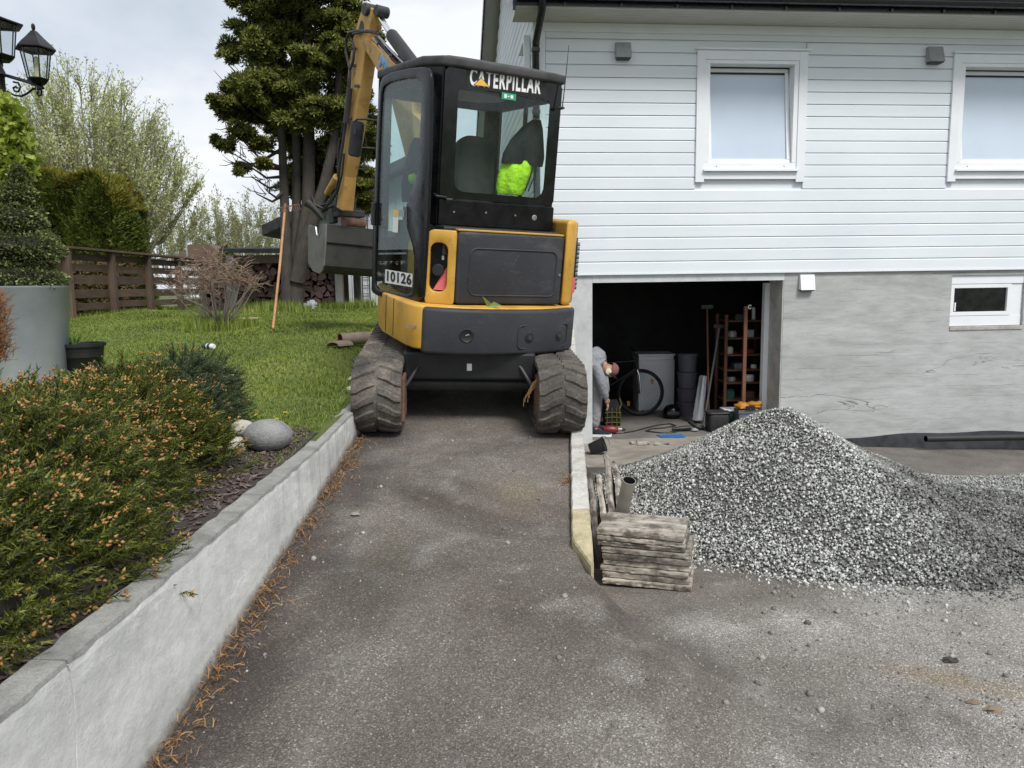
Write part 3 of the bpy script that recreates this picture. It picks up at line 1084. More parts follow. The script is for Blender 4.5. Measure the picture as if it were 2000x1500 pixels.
while z < 4.56:
    z1 = min(z + PIT - 0.004, 4.60)
    runs = [(S0 + 0.12, S1)]
    if z1 > WZ0 + 0.06 and z < WZ1 - 0.01:
        runs = [(S0 + 0.12, W1[0] + 0.006), (W1[1] - 0.006, W2[0] + 0.006), (W2[1] - 0.006, S1)]
    for r_ in runs: board(r_[0], r_[1], z, z1)
    z += PIT
    row += 1
hp('wall_backing', MT['siding_paint'], [(S0 + 0.02, W1[0] + .05, 0.0, 0.1, 1.743, 4.60), (W1[0] + .05, W1[1] - .05, 0.0, 0.1, 1.743, 2.93), (W1[0] + .05, W1[1] - .05, 0.0, 0.1, 4.30, 4.60),
                                        (W1[1] - .05, W2[0] + .05, 0.0, 0.1, 1.743, 4.60), (W2[0] + .05, W2[1] - .05, 0.0, 0.1, 1.743, 2.93), (W2[0] + .05, W2[1] - .05, 0.0, 0.1, 4.30, 4.60), (W2[1] - .05, S1, 0.0, 0.1, 1.743, 4.60)])
hp('drip_board', MT['white_paint'], [(S0 - 0.0, S1, -0.034, -0.002, 1.722, 1.740)], bevel=0.003)
hp('corner_board', MT['white_paint'], [(S0 - 0.02, S0 + 0.115, -0.034, -0.002, 1.743, 4.60)], bevel=0.003)
# gable side wall, boards running back
gz = lambda t: 4.60 + 0.45 * (t if t < 4.1 else 8.2 - t)
zz = 1.742
while zz < 6.5:
    t0 = 0.01 if zz < 4.60 else (zz - 4.60) / 0.45
    t1 = DEP - t0 if zz >= 4.60 else DEP
    if t1 - t0 > 0.3:
        b = MB()
        b.bb(S0 - 0.022, S0, t0, t1, zz, zz + PIT - 0.016)
        b.build('board', MT['siding_paint'], house)
    zz += PIT
b = MB()
b.prism([(0.01, 1.74), (DEP, 1.74), (DEP, 4.58), (DEP / 2, gz(DEP / 2) - 0.03), (0.01, 4.58)], 0.0, 0.1,
        Matrix(((0, 0, 1, S0 + 0.001), (1, 0, 0, 0), (0, 1, 0, 0), (0, 0, 0, 1))))
b.build('gable_wall', MT['siding_paint'], house)
# eaves
OV = 0.50
hp('soffit', MT['soffit_paint'], [(S0 - 0.26, S1, -OV, -0.001, 4.612, 4.63)])
for k in range(7):
    hp('soffit_board', MT['soffit_paint'], [(S0 - 0.26, S1, -OV + 0.006 + 0.07 * k, -OV + 0.07 + 0.07 * k, 4.602, 4.611)])
hp('frieze_board', MT['white_paint'], [(S0, S1, -0.045, -0.022, 4.50, 4.60)], bevel=0.003)
hp('fascia', MT['gutter_black'], [(S0 - 0.26, S1, -OV - 0.022, -OV, 4.612, 4.76)], bevel=0.003)
b = MB()
pr = [(-OV - 0.03 - 0.055 + 0.055 * math.cos(rad(a)), 4.705 + 0.055 * math.sin(rad(a))) for a in range(180, 361, 15)]
pr += [(p[0] * 1.0, p[1] + 0.0) for p in [(-OV - 0.035, 4.70), (-OV - 0.085, 4.657), (-OV - 0.135, 4.70)]]
b.rings([[(s, p[0], p[1]) for p in pr] for s in (S0 - 0.27, S1)])
b.build('gutter', MT['gutter_black'], house)
for s in np.arange(S0 + 0.25, S1, 0.62):
    hp('gutter_bracket', MT['gutter_black'], [(s, s + 0.025, -OV - 0.05, -OV - 0.023, 4.605, 4.64)])
for y in (0.0,):
    b = MB()
    t = 0.012
    b.rings([[(S0 - 0.28, -OV - 0.10, 4.725), (S0 - 0.28, DEP / 2, 4.725 + 0.45 * (DEP / 2 + OV + 0.10)), (S0 - 0.28, DEP + OV, 4.74)],
             [(S1, -OV - 0.10, 4.725), (S1, DEP / 2, 4.725 + 0.45 * (DEP / 2 + OV + 0.10)), (S1, DEP + OV, 4.74)]], cap=False, closed=False)
    r_ = b.build('roof', MT['roof_sheet'], house)
    sm = r_.modifiers.new('solid', 'SOLIDIFY')
    sm.thickness = 0.05
    sm.offset = -1
for k in range(24):
    s = S0 - 0.2 + 0.45 * k
    b = MB()
    b.rings([[(s + dx, -OV - 0.10, 4.727 + dz), (s + dx, DEP / 2, 4.727 + 0.45 * (DEP / 2 + OV + 0.10) + dz)] for dx, dz in ((0, 0), (0.008, 0.025), (0.03, 0.025), (0.038, 0))], cap=False, closed=False)
    b.build('roof_seam', MT['roof_sheet'], house)
b = MB()
for a_, c_ in ((-OV, DEP / 2), (DEP / 2, DEP + OV)):
    z0 = 4.60 + 0.45 * (OV + a_) if a_ < 2 else 4.60 + 0.45 * (DEP / 2 + OV)
    z1 = 4.60 + 0.45 * (DEP / 2 + OV) if a_ < 2 else 4.62
    b.add([(S0 - 0.27, a_, z0), (S0 - 0.27, c_, z1), (S0 - 0.002, c_, z1), (S0 - 0.002, a_, z0)], [(0, 1, 2, 3)])
b.build('verge_soffit', MT['soffit_paint'], house)
b = MB()
for a_, c_ in ((-OV, DEP / 2), (DEP / 2, DEP + OV)):
    z0 = 4.56 + 0.45 * (OV + a_) if a_ < 2 else 4.56 + 0.45 * (DEP / 2 + OV)
    z1 = 4.56 + 0.45 * (DEP / 2 + OV) if a_ < 2 else 4.58
    b.add([(S0 - 0.30, a_, z0), (S0 - 0.30, c_, z1), (S0 - 0.30, c_, z1 + 0.16), (S0 - 0.30, a_, z0 + 0.16),
           (S0 - 0.275, a_, z0), (S0 - 0.275, c_, z1), (S0 - 0.275, c_, z1 + 0.16), (S0 - 0.275, a_, z0 + 0.16)],
          [(0, 1, 2, 3), (4, 7, 6, 5), (0, 4, 5, 1), (3, 2, 6, 7), (0, 3, 7, 4), (1, 5, 6, 2)])
b.build('barge_board', MT['gutter_black'], house)
# downpipe on the corner
b = MB()
b.tube([(S0 + 0.015, -OV - 0.08, 4.68), (S0 + 0.012, -OV - 0.03, 4.56), (S0 - 0.005, -0.13, 4.36), (S0 - 0.005, -0.085, 4.30), (S0 - 0.005, -0.085, 0.9)], 0.042, 12)
dp = b.build('downpipe', MT['gutter_black'], house, smooth=True)
for zc in (4.28, 3.6, 2.2):
    q = MB()
    q.lathe([(0.05, -0.02), (0.05, 0.02)], 14, None, (S0 - 0.005, -0.085, zc))
    q.build('collar', MT['gutter_black'], dp)
# small bracket camera on the gable corner
hp('bracket', MT['white_paint'], [(S0 - 0.10, S0 - 0.03, 0.25, 0.32, 4.10, 4.55), (S0 - 0.10, S0 - 0.03, 0.32, 0.9, 4.50, 4.55)], bevel=0.004)


def house_window(x0, x1):
    zs = 2.965                                     # the sill
    f = hp('window', MT['white_paint'], [(x0, x0 + 0.105, -0.050, -0.022, 2.81, WZ1 - 0.03), (x1 - 0.105, x1, -0.050, -0.022, 2.81, WZ1 - 0.03),
                                         (x0 + 0.105, x1 - 0.105, -0.047, -0.022, WZ1 - 0.135, WZ1 - 0.03), (x0 + 0.105, x1 - 0.105, -0.047, -0.022, 2.845, zs - 0.035)], bevel=0.003)

    def sub(name, mat, bxs, bevel=0.003, M=None):
        b = MB()
        for q in bxs: b.bb(*q, M=M)
        return b.build(name, mat, f, bevel=bevel)
    sub('head_cap', MT['white_paint'], [(x0 - 0.02, x1 + 0.02, -0.075, -0.02, WZ1 - 0.028, WZ1 - 0.004)])
    sub('sill', MT['white_paint'], [(x0 + 0.09, x1 - 0.09, -0.085, 0.0, zs - 0.032, zs - 0.008)])
    a, c = x0 + 0.107, x1 - 0.107
    z0, z1 = zs - 0.006, WZ1 - 0.137
    sub('frame', MT['white_plastic'], [(a, a + 0.055, -0.040, 0.10, z0 + 0.078, z1 - 0.04), (c - 0.055, c, -0.040, 0.10, z0 + 0.078, z1 - 0.04), (a, c, -0.040, 0.10, z1 - 0.04, z1), (a, c, -0.040, 0.10, z0, z0 + 0.076)])
    for sx in (a + 0.15, c - 0.15):
        q = MB()
        q.cyl((sx, -0.0405, z0 + 0.035), (sx, -0.043, z0 + 0.035), 0.008, seg=10)
        q.build('drain_cap', MT['steel'], f)
    # the sash is tipped inward at its top
    T = Matrix.Translation((0, 0.0, z0 + 0.08)) @ Matrix.Rotation(rad(-6.5), 4, 'X')
    a2, c2, h = a + 0.058, c - 0.058, z1 - z0 - 0.125
    sub('sash', MT['white_plastic'], [(a2, a2 + 0.045, -0.012, 0.05, 0.045, h - 0.045), (c2 - 0.045, c2, -0.012, 0.05, 0.045, h - 0.045), (a2, c2, -0.012, 0.05, 0.0, 0.043), (a2, c2, -0.012, 0.05, h - 0.043, h)], M=T)
    sub('pane', MT['window_film'], [(a2 + 0.046, c2 - 0.046, 0.008, 0.02, 0.044, h - 0.044)], 0, T)
    sub('pane_seal', MT['black_plastic'], [(a2 + 0.043, c2 - 0.043, 0.004, 0.0075, h - 0.066, h - 0.0435)], 0, T)
    sub('window_recess', MT['dark_metal'], [(a, c, 0.30, 0.31, z0, z1)], 0)


house_window(*W1)
house_window(*W2)


def basement_window():
    x0, x1, z0, z1 = BW
    f = hp('window', MT['white_paint'], [(x0, x1, 0.02, 0.10, z1 - 0.11, z1), (x0, x1, 0.03, 0.11, z0 + 0.035, z0 + 0.165), (x1 - 0.16, x1, 0.035, 0.12, z0 + 0.165, z1 - 0.11)], bevel=0.004)

    def sub(name, mat, bxs, bevel=0.003):
        b = MB()
        for q in bxs: b.bb(*q)
        return b.build(name, mat, f, bevel=bevel)
    a, c, d, h = x0 + 0.012, x1 - 0.163, z0 + 0.167, z1 - 0.112
    sub('frame', MT['white_plastic'], [(a, a + 0.05, 0.025, 0.09, d + 0.05, h - 0.05), (c - 0.05, c, 0.025, 0.09, d + 0.05, h - 0.05), (a, c, 0.025, 0.09, d, d + 0.05), (a, c, 0.025, 0.09, h - 0.05, h)])
    sub('pane', MT['black_gloss'], [(a + 0.05, c - 0.05, 0.055, 0.06, d + 0.05, h - 0.05)], 0)
    sub('handle', MT['white_plastic'], [(a + 0.075, a + 0.095, 0.045, 0.053, d + 0.06, d + 0.17)])
    sub('sill', MT['concrete_bits'], [(x0 + 0.0, x1, -0.012, 0.03, z0 - 0.02, z0 + 0.032)], 0.008)


basement_window()


def vent(s0, s1, z0, z1, m, dep):
    b = MB()
    y = -0.024 if z0 > 1.73 else -0.002
    b.add([(s0, y, z0 + 0.01), (s1, y, z0 + 0.01), (s1, y, z1), (s0, y, z1), (s0, y - dep, z0), (s1, y - dep, z0), (s1, y - dep * 0.45, z1), (s0, y - dep * 0.45, z1)],
          [(0, 3, 2, 1), (4, 5, 6, 7), (0, 1, 5, 4), (3, 7, 6, 2), (0, 4, 7, 3), (1, 2, 6, 5)])
    v = b.build('vent_hood', MT[m], house, bevel=0.003)
    b = MB()
    b.bb(s0 + 0.012, s1 - 0.012, y - dep * 0.9, y - 0.004, z0 - 0.012, z0 - 0.001)
    b.build('vent_flap', MT['dark_metal'], v)


vent(0.262, 0.44, 4.205, 4.384, 'zinc', 0.10)
vent(4.085, 4.27, 4.205, 4.389, 'zinc', 0.11)
vent(2.60, 2.785, 1.505, 1.695, 'white_plastic', 0.07)
# black damp-proof membrane at the foot of the wall
b = MB()
ring = []
for s in np.linspace(3.3, S1, 40):
    t = -0.375 + 0.012 * math.sin(s * 5) + 0.018 * math.sin(s * 1.7)
    ring.append([(s, -0.004, t), (s, -0.016 - 0.006 * math.sin(s * 9), t), (s, -0.05 - 0.02 * math.sin(s * 3), -0.62), (s, -0.004, -0.62)])
b.rings(ring)
b.build('damp_membrane', MT['bitumen'], house)

# ------------------------------------------------------------------ gravel heap
PX, PY, PZ = 1.83, 4.93, 0.775


def z_pile(x, y):
    n_ = 0.03 * np.sin(x * 4.1 + 1) * np.cos(y * 3.7) + 0.02 * np.sin(x * 9 + y * 7)
    d = np.sqrt((x - PX) ** 2 + (y - PY) ** 2 + 0.012)
    th = np.arctan2(y - PY, x - PX)
    m = PZ - d * (0.50 + 0.04 * np.cos(th * 3 + 1) + 0.02 * np.sin(th * 7) + 0.20 * np.clip(-np.cos(th - 0.6), 0, 1) ** 2)
    ax, ay, bx, by = 2.5, 4.45, 6.5, 4.75
    t = np.clip(((x - ax) * (bx - ax) + (y - ay) * (by - ay)) / ((bx - ax) ** 2 + (by - ay) ** 2), 0, 1)
    dd = np.sqrt((x - ax - t * (bx - ax)) ** 2 + (y - ay - t * (by - ay)) ** 2 + 0.02)
    m2 = 0.25 - 0.16 * t - dd * 0.20
    return np.maximum(m, m2) + n_


def pile_h(x, y): return z_pile(x, y) - z_ground(x, y)


po, _ = grid_mesh('gravel_heap', np.arange(0.5, 7.5, 0.06), np.arange(2.9, 7.6, 0.06), lambda x, y: np.maximum(z_pile(x, y) - 0.012, z_ground(x, y) - 0.03), MT['gravel_base'])
tag(po, 'mound of loose grey crushed stone heaped in front of the garage doorway', 'gravel heap', kind='stuff')
# chippings: angular stones of four shapes
N_ = 135000
P = rng.uniform([0.45, 2.9], [5.9, 7.6], (N_ * 2, 2))
hh = pile_h(P[:, 0], P[:, 1])
keep = hh > -0.002
fringe = (hh > -0.10) & (hh <= -0.002) & (rng.random(len(hh)) < 0.40 * np.exp(hh / 0.04))
px_ = 1000 + 1450 * P[:, 0] / P[:, 1]
vis = (px_ < 2380) & (px_ > 1120)
P = P[(keep | fringe) & vis][:N_]
# a thin spread of stone on the ground to the right of the heap
Q = rng.uniform([2.2, 5.0], [6.6, 7.7], (50000, 2))
Q = Q[(rng.random(len(Q)) < 0.55 * sstep((7.6 - Q[:, 1]) / 0.6) * sstep((Q[:, 0] - 2.2) / 0.8)) & (pile_h(Q[:, 0], Q[:, 1]) < 0) & (1000 + 1450 * Q[:, 0] / Q[:, 1] < 2300)]
P = np.concatenate([P, Q])
# leave out the stones on the far side of the heap that the heap itself hides
zz_ = np.maximum(z_pile(P[:, 0], P[:, 1]), z_ground(P[:, 0], P[:, 1]))
hid = np.zeros(len(P), bool)
for t in np.linspace(0.55, 0.985, 36):
    hid |= z_pile(P[:, 0] * t, P[:, 1] * t) > CAMZ + (zz_ + 0.03 - CAMZ) * t + 0.012
    hid &= True
side = np.zeros(len(P), bool)
for ox in (-0.7, 0.7):                                             # seen from a step to either side they still count
    vis_ = np.ones(len(P), bool)
    for t in np.linspace(0.55, 0.985, 24):
        vis_ &= ~(z_pile(ox + (P[:, 0] - ox) * t, P[:, 1] * t) > CAMZ + (zz_ + 0.03 - CAMZ) * t + 0.012)
    side |= vis_
P = P[~hid | side]
Z = np.maximum(z_pile(P[:, 0], P[:, 1]), z_ground(P[:, 0], P[:, 1]) + 0.002)
cube = np.array([(i, j, k) for k in (-1, 1) for j in (-1, 1) for i in (-1, 1)], float)
cf = [(0, 2, 3, 1), (4, 5, 7, 6), (0, 1, 5, 4), (2, 6, 7, 3), (0, 4, 6, 2), (1, 3, 7, 5)]
octa = np.array([(1, 0, 0), (0, 1, 0), (-1, 0, 0), (0, -1, 0), (0, 0, 1), (0, 0, -1)], float)
of_ = [(0, 1, 4), (1, 2, 4), (2, 3, 4), (3, 0, 4), (1, 0, 5), (2, 1, 5), (3, 2, 5), (0, 3, 5)]
idx = rng.integers(0, 4, len(P))
stones = None
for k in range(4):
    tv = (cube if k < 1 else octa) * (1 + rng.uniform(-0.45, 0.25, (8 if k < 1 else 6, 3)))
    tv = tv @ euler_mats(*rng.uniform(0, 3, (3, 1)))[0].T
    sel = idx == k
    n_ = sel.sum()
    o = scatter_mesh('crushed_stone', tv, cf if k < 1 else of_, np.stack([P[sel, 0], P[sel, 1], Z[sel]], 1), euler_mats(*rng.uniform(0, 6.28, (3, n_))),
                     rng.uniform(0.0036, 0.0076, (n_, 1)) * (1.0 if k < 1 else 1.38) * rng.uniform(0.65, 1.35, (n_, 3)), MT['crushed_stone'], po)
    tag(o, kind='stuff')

# loose grit and small stones lying about the drive
n_ = 9000
gp = rng.uniform([-1.0, 1.3], [3.4, 5.2], (n_, 2))
gp = gp[rng.random(n_) < 0.25 + 0.75 * sstep((gp[:, 0] - 0.2) / 1.2)]
gp = gp[pile_h(gp[:, 0], gp[:, 1]) < 0.0]
gp = gp[~((gp[:, 0] > 0.22) & (gp[:, 0] < 0.95) & (gp[:, 1] > 3.0))]
n_ = len(gp)
sz = rng.uniform(0.0014, 0.0038, n_) + (rng.random(n_) < 0.03) * rng.uniform(0.003, 0.008, n_)
o = scatter_mesh('loose_grit', cube * (1 + rng.uniform(-0.4, 0.25, (8, 3))), cf, np.stack([gp[:, 0], gp[:, 1], z_ground(gp[:, 0], gp[:, 1]) + sz * 0.4], 1),
                 euler_mats(*rng.uniform(0, 6.28, (3, n_))), sz, foliage('grit', [(0.10, 0.095, 0.09), (0.22, 0.21, 0.19), (0.42, 0.40, 0.36)], 0.9))
tag(o, 'small loose stones and grit scattered over the asphalt drive', 'grit', kind='stuff')
# ------------------------------------------------------------------ mini excavator
def rmat(yaw, pit, rol):
    return Matrix.Rotation(pit, 3, 'X') @ Matrix.Rotation(rol, 3, 'Y') @ Matrix.Rotation(yaw, 3, 'Z')


EO = Vector((-0.47, 5.961, 0.695))
EM = Matrix.Translation(EO) @ rmat(0.453, 0.10, 0.084).to_4x4()
ex = thing('mini_excavator', 'yellow and black compact tracked excavator standing on the ramp beside the house', 'excavator', mat=EM)


def on_frame(px, py, M):
    """point of the frame's own z = 0 plane that shows at a pixel, in frame coordinates"""
    n_ = M.to_3x3().col[2]
    d = ray(px, py)
    c = Vector((0, 0, CAMZ))
    p = c + d * (n_.dot(M.translation - c) / n_.dot(d))
    q = M.inverted() @ p
    return q.x, q.y


# --- undercarriage
UY = 5.86
UX = -0.289 - (UY - 4.95) * math.tan(rad(4.5))
nrm = Vector((0.045, -0.12, 1)).normalized()
fy = Vector((-math.sin(rad(4.5)), math.cos(rad(4.5)), 0))
fy = (fy - nrm * fy.dot(nrm)).normalized()
fx_ = fy.cross(nrm)
UM = Matrix(((fx_.x, fy.x, nrm.x, UX), (fx_.y, fy.y, nrm.y, UY), (fx_.z, fy.z, nrm.z, float(z_ramp(UX, UY))), (0, 0, 0, 1)))
TL, TR_, TW = 2.08, 0.235, 0.33
HALF = TL / 2 - TR_
PER = 4 * HALF + 2 * math.pi * TR_


def tpath(s, r):
    """point and outward normal of the belt at length s, r the distance from the wheel centres; starts under the rear wheel"""
    s = s % PER
    zc = TR_ + 0.022
    if s < 2 * HALF:
        return (-HALF + s, zc - r), (0, -1)
    s -= 2 * HALF
    if s < math.pi * TR_:
        a = -math.pi / 2 + s / TR_
        return (HALF + r * math.cos(a), zc + r * math.sin(a)), (math.cos(a), math.sin(a))
    s -= math.pi * TR_
    if s < 2 * HALF:
        sag = 0.012 * math.sin(math.pi * s / (2 * HALF))
        return (HALF - s, zc + r - sag), (0, 1)
    s -= 2 * HALF
    a = math.pi / 2 + s / TR_
    return (-HALF + r * math.cos(a), zc + r * math.sin(a)), (math.cos(a), math.sin(a))


def track(xc):
    b = MB()
    n_ = 96
    prof = [(-TW / 2, -0.030), (-TW / 2 + 0.004, -0.010), (-TW / 2 + 0.03, 0.0), (0, 0.004), (TW / 2 - 0.03, 0.0), (TW / 2 - 0.004, -0.010), (TW / 2, -0.030), (0, -0.034)]
    rings = []
    for i in range(n_ + 1):
        s = PER * i / n_
        ring = []
        for u, h in prof:
            (y, z), _ = tpath(s, TR_ + h)
            ring.append((xc + u, y, z))
        rings.append(ring)
    b.rings(rings, UM, cap=False)
    pitch = PER / 46
    for i in range(46):
        for sgn, off in ((-1, 0.0), (1, 0.5)):
            s0 = (i + off) * pitch
            secs = []
            for u, back, hh, hw in ((0.012, 0.0, 0.014, 0.025), (0.075, 0.022, 0.018, 0.025), (0.125, 0.052, 0.016, 0.022), (0.160, 0.060, 0.002, 0.016)):
                ring = []
                for ds, h in ((-hw * 1.35, -0.006), (-hw * 0.7, hh), (hw * 0.7, hh), (hw * 1.35, -0.006)):
                    (y, z), _ = tpath(s0 + back + ds, TR_ + h)
                    ring.append((xc + sgn * u, y, z))
                secs.append(ring)
            b.rings(secs, UM)
    t = b.build('track', MT['muddy_rubber'], ex, world=True, smooth=True)
    inn = -1 if xc > 0 else 1
    q = MB()
    q.cyl((xc - 0.10, -HALF, TR_ + 0.02), (xc + 0.10, -HALF, TR_ + 0.02), 0.16, seg=20, M=UM)
    q.cyl((xc - 0.15, -HALF, TR_ + 0.02), (xc + 0.15, -HALF, TR_ + 0.02), 0.10, seg=16, M=UM)
    q.build('sprocket', MT['rust'], t, world=True, bevel=0.006)
    q = MB()
    q.cyl((xc - 0.09, HALF, TR_ + 0.02), (xc + 0.09, HALF, TR_ + 0.02), 0.19, seg=20, M=UM)
    q.build('idler', MT['rust'], t, world=True, bevel=0.006)
    for k in range(4):
        q = MB()
        yy = -0.5 + 0.33 * k
        q.cyl((xc - 0.10, yy, 0.10), (xc + 0.10, yy, 0.10), 0.07, seg=14, M=UM)
        q.build('roller', MT['rust'], t, world=True)
    q = MB()
    q.bb(xc - 0.09, xc + 0.09, -HALF + 0.12, HALF - 0.12, 0.14, 0.36, UM)
    q.prism([(-HALF - 0.12, 0.10), (-HALF + 0.16, 0.08), (-HALF + 0.18, 0.38), (-HALF - 0.08, 0.40)], 0, 0.022,
            UM @ Matrix(((0, 0, 1, xc + inn * 0.155), (1, 0, 0, 0), (0, 1, 0, 0), (0, 0, 0, 1))))
    q.build('track_frame', MT['rust'], t, world=True, bevel=0.01)
    return t


track(-0.615)
track(0.615)
b = MB()
b.bb(-0.52, 0.52, -0.42, 0.42, 0.26, 0.46, UM)
b.bb(-0.46, 0.46, -0.66, -0.40, 0.33, 0.53, UM)
b.cyl((0, 0, 0.44), (0.02, 0, 0.60), 0.36, seg=32, M=UM)
uc = b.build('undercarriage_frame', MT['black_plastic'], ex, world=True, bevel=0.02)
b = MB()
b.tube([(-0.44, -0.52, 0.27), (0.44, -0.52, 0.27)], 0.05, 14, UM)
b.build('cross_tube', MT['dark_metal'], uc, world=True, smooth=True)
for sx in (-1, 1):
    b = MB()
    b.tube([(sx * 0.26, -0.55, 0.50), (sx * 0.36, -0.66, 0.42), (sx * 0.44, -0.72, 0.30)], 0.016, 8, UM)
    b.build('hose', MT['black_plastic'], uc, world=True, smooth=True)
b = MB()
b.bb(-0.02, 0.014, -0.664, -0.6605, 0.40, 0.45, UM)
b.build('label_plate', MT['white_sticker'], uc, world=True)
b = MB()
b.prism([(1.16, 0.03), (1.21, 0.05), (1.19, 0.2), (1.22, 0.34), (1.17, 0.34), (1.14, 0.2)], -0.77, 0.77, UM @ Matrix(((0, 0, 1, 0), (1, 0, 0, 0), (0, 1, 0, 0), (0, 0, 0, 1))))
b.bb(-0.35, -0.25, 0.4, 1.17, 0.2, 0.28, UM)
b.bb(0.25, 0.35, 0.4, 1.17, 0.2, 0.28, UM)
b.build('blade', MT['black_plastic'], ex, world=True, bevel=0.008)


# --- house of the machine
def cwv(u):
    return -0.90 + 0.135 * (abs(u) / 0.575) ** 2.6


body = [(-0.575, cwv(0.575) + 0.02), (-0.615, -0.70), (-0.635, -0.58), (-0.640, -0.3), (-0.638, -0.05), (-0.60, 0.16), (-0.50, 0.55), (-0.36, 0.76), (0.36, 0.76), (0.64, 0.6), (0.685, 0.1), (0.685, -0.45), (0.655, -0.62), (0.585, -0.735)]
body += [(u, cwv(u) + 0.05) for u in np.linspace(0.54, -0.54, 13)]
b = MB()
b.prism(body, 0.575, 0.874)
bs = b.build('body_shell', MT['yellow_paint'], ex, bevel=0.028, smooth=True, seg=3)
cw = [(u, cwv(u)) for u in np.linspace(-0.575, 0.575, 25)] + [(0.628, -0.705), (0.648, -0.60), (0.56, -0.55), (-0.50, -0.60), (-0.562, -0.68)]
b = MB()
b.prism(cw, 0.552, 0.866)
cwo = b.build('counterweight', MT['charcoal_plastic'], ex, bevel=0.026, smooth=True, seg=3)


def cwp(u, z, off=0.0): return Vector((u, cwv(u) - off, z))


def cwr(u): return Matrix.Rotation(math.atan(0.135 * 2.6 / 0.575 * (abs(u) / 0.575) ** 1.6 * (1 if u > 0 else -1)), 4, 'Z')


b = MB()
pth = []
for p in rrect(0.075, 0.525, 0.60, 0.76, 0.03, 4): pth.append(cwp(p[0], p[1], 0.0035))
b.tube(pth + [pth[0]], 0.0045, 6)
b.build('panel_rib', MT['charcoal_plastic'], cwo, smooth=True)
for u in (0.165, 0.435):
    b = MB()
    p = cwp(u, 0.675)
    Rb = Matrix.Translation(p) @ cwr(u)
    b.cyl(Rb @ Vector((0, 0.02, 0)), Rb @ Vector((0, -0.006, 0)), 0.034, seg=20)
    k = b.build('bolt_cap', MT['black_plastic'], cwo, bevel=0.003)
    b = MB()
    b.cyl(Rb @ Vector((0, 0.0, 0)), Rb @ Vector((0, -0.014, 0)), 0.021, 0.018, seg=6)
    b.build('bolt', MT['charcoal_plastic'], cwo)
b = MB()
p = cwp(-0.30, 0.69)
R_ = Matrix.Translation(p) @ cwr(-0.30) @ Matrix.Rotation(rad(90), 4, 'X')
b.lathe([(0.050, -0.02), (0.050, 0.002), (0.044, 0.004), (0.043, 0.003), (0.001, 0.003)], 24, R_, cap=False)
b.build('hole_shade_disc', MT['letter_black'], cwo, smooth=True)  # flat black disc; its colour stands in for the dark inside a hole
b = MB()
b.tube([p + Vector((-0.01, -0.006, 0.0)), p + Vector((0.0, -0.010, 0.008)), p + Vector((0.014, -0.008, 0.006))], 0.004, 6)
b.build('hook', MT['steel'], cwo)

# engine cover at the rear
b = MB()
CM = Matrix(((1, 0, 0, 0), (0, 0, -1, 0), (0, 1, 0, 0), (0, 0, 0, 1)))     # (x, y, z) of a drawing -> (u, -z, y): seen from behind
cov = rrect(-0.335, 0.478, 0.884, 1.368, 0.02, 3)
b.prism(cov, 0.66, 0.735, CM)
ec = b.build('engine_cover', MT['charcoal_plastic'], ex, bevel=0.014, smooth=True)
b = MB()
rp = rrect(-0.245, 0.425, 0.945, 1.262, 0.05, 5)
b.tube([CM @ Vector((p[0], p[1], 0.736)) for p in rp + [rp[0]]], 0.006, 6)
b.build('panel_rib', MT['charcoal_plastic'], ec, smooth=True)
b = MB()
b.cyl(CM @ Vector((0.455, 1.10, 0.73)), CM @ Vector((0.455, 1.10, 0.741)), 0.010, seg=10)
b.build('lock', MT['steel'], ec)

# left hood with its filler recess
HMt = frame((-0.335, -0.725, 0), (-0.20, 0.13, 0), (-0.13, -0.20, 0.0))
HMt = Matrix(((HMt[0][0], 0, 0, -0.345), (HMt[1][0], 0, 0, -0.722), (0, 1, 0, 0), (0, 0, 0, 1)))
xd = Vector((-0.22, 0.12, 0)).normalized()
zd = Vector((-xd.y, xd.x, 0))
if zd.y > 0: zd = -zd
HMt = Matrix(((xd.x, 0, zd.x, -0.345), (xd.y, 0, zd.y, -0.722), (0, 1, 0, 0), (0, 0, 0, 1)))


def star(poly, c, n_=96):
    res = []
    for k in range(n_):
        a = 2 * math.pi * k / n_
        d = (math.cos(a), math.sin(a))
        best = None
        for i in range(len(poly)):
            x1, y1 = poly[i][0] - c[0], poly[i][1] - c[1]
            x2, y2 = poly[(i + 1) % len(poly)][0] - c[0], poly[(i + 1) % len(poly)][1] - c[1]
            den = d[0] * (y2 - y1) - d[1] * (x2 - x1)
            if abs(den) < 1e-12: continue
            t = (x1 * (y2 - y1) - y1 * (x2 - x1)) / den
            u = (x1 * d[1] - y1 * d[0]) / den
            if t > 0 and -1e-9 <= u <= 1 + 1e-9 and (best is None or t > best): best = t
        res.append((c[0] + d[0] * best, c[1] + d[1] * best))
    return res


c_ = (0.11, 1.12)
b = ring_plate(star(rrect(0.0, 0.20, 0.875, 1.37, [0.01, 0.01, 0.05, 0.01]), c_), star(rrect(0.055, 0.175, 0.955, 1.285, 0.05), c_), -0.05, 0.0, HMt)
hl = b.build('hood', MT['yellow_paint'], ex, bevel=0.006, smooth=True)
b = MB()
b.bb(0.02, 0.185, 0.90, 1.34, -0.14, -0.052, HMt)
b.build('recess', MT['black_paint'], hl)
b = MB()
b.add([(0.065, 0.965, -0.045), (0.15, 0.965, -0.045), (0.065, 1.12, -0.045), (0.055, 0.965, -0.051), (0.15, 0.965, -0.051), (0.055, 1.12, -0.051)], [(0, 1, 2), (3, 5, 4), (0, 3, 4, 1), (1, 4, 5, 2), (2, 5, 3, 0)], HMt)
b.build('reflector', MT['pink'], hl)
b = MB()
b.cyl(HMt @ Vector((0.12, 1.10, -0.06)), HMt @ Vector((0.12, 1.10, -0.02)), 0.045, 0.04, seg=16)
b.build('filler_cap', MT['black_plastic'], hl, bevel=0.004)
b = MB()
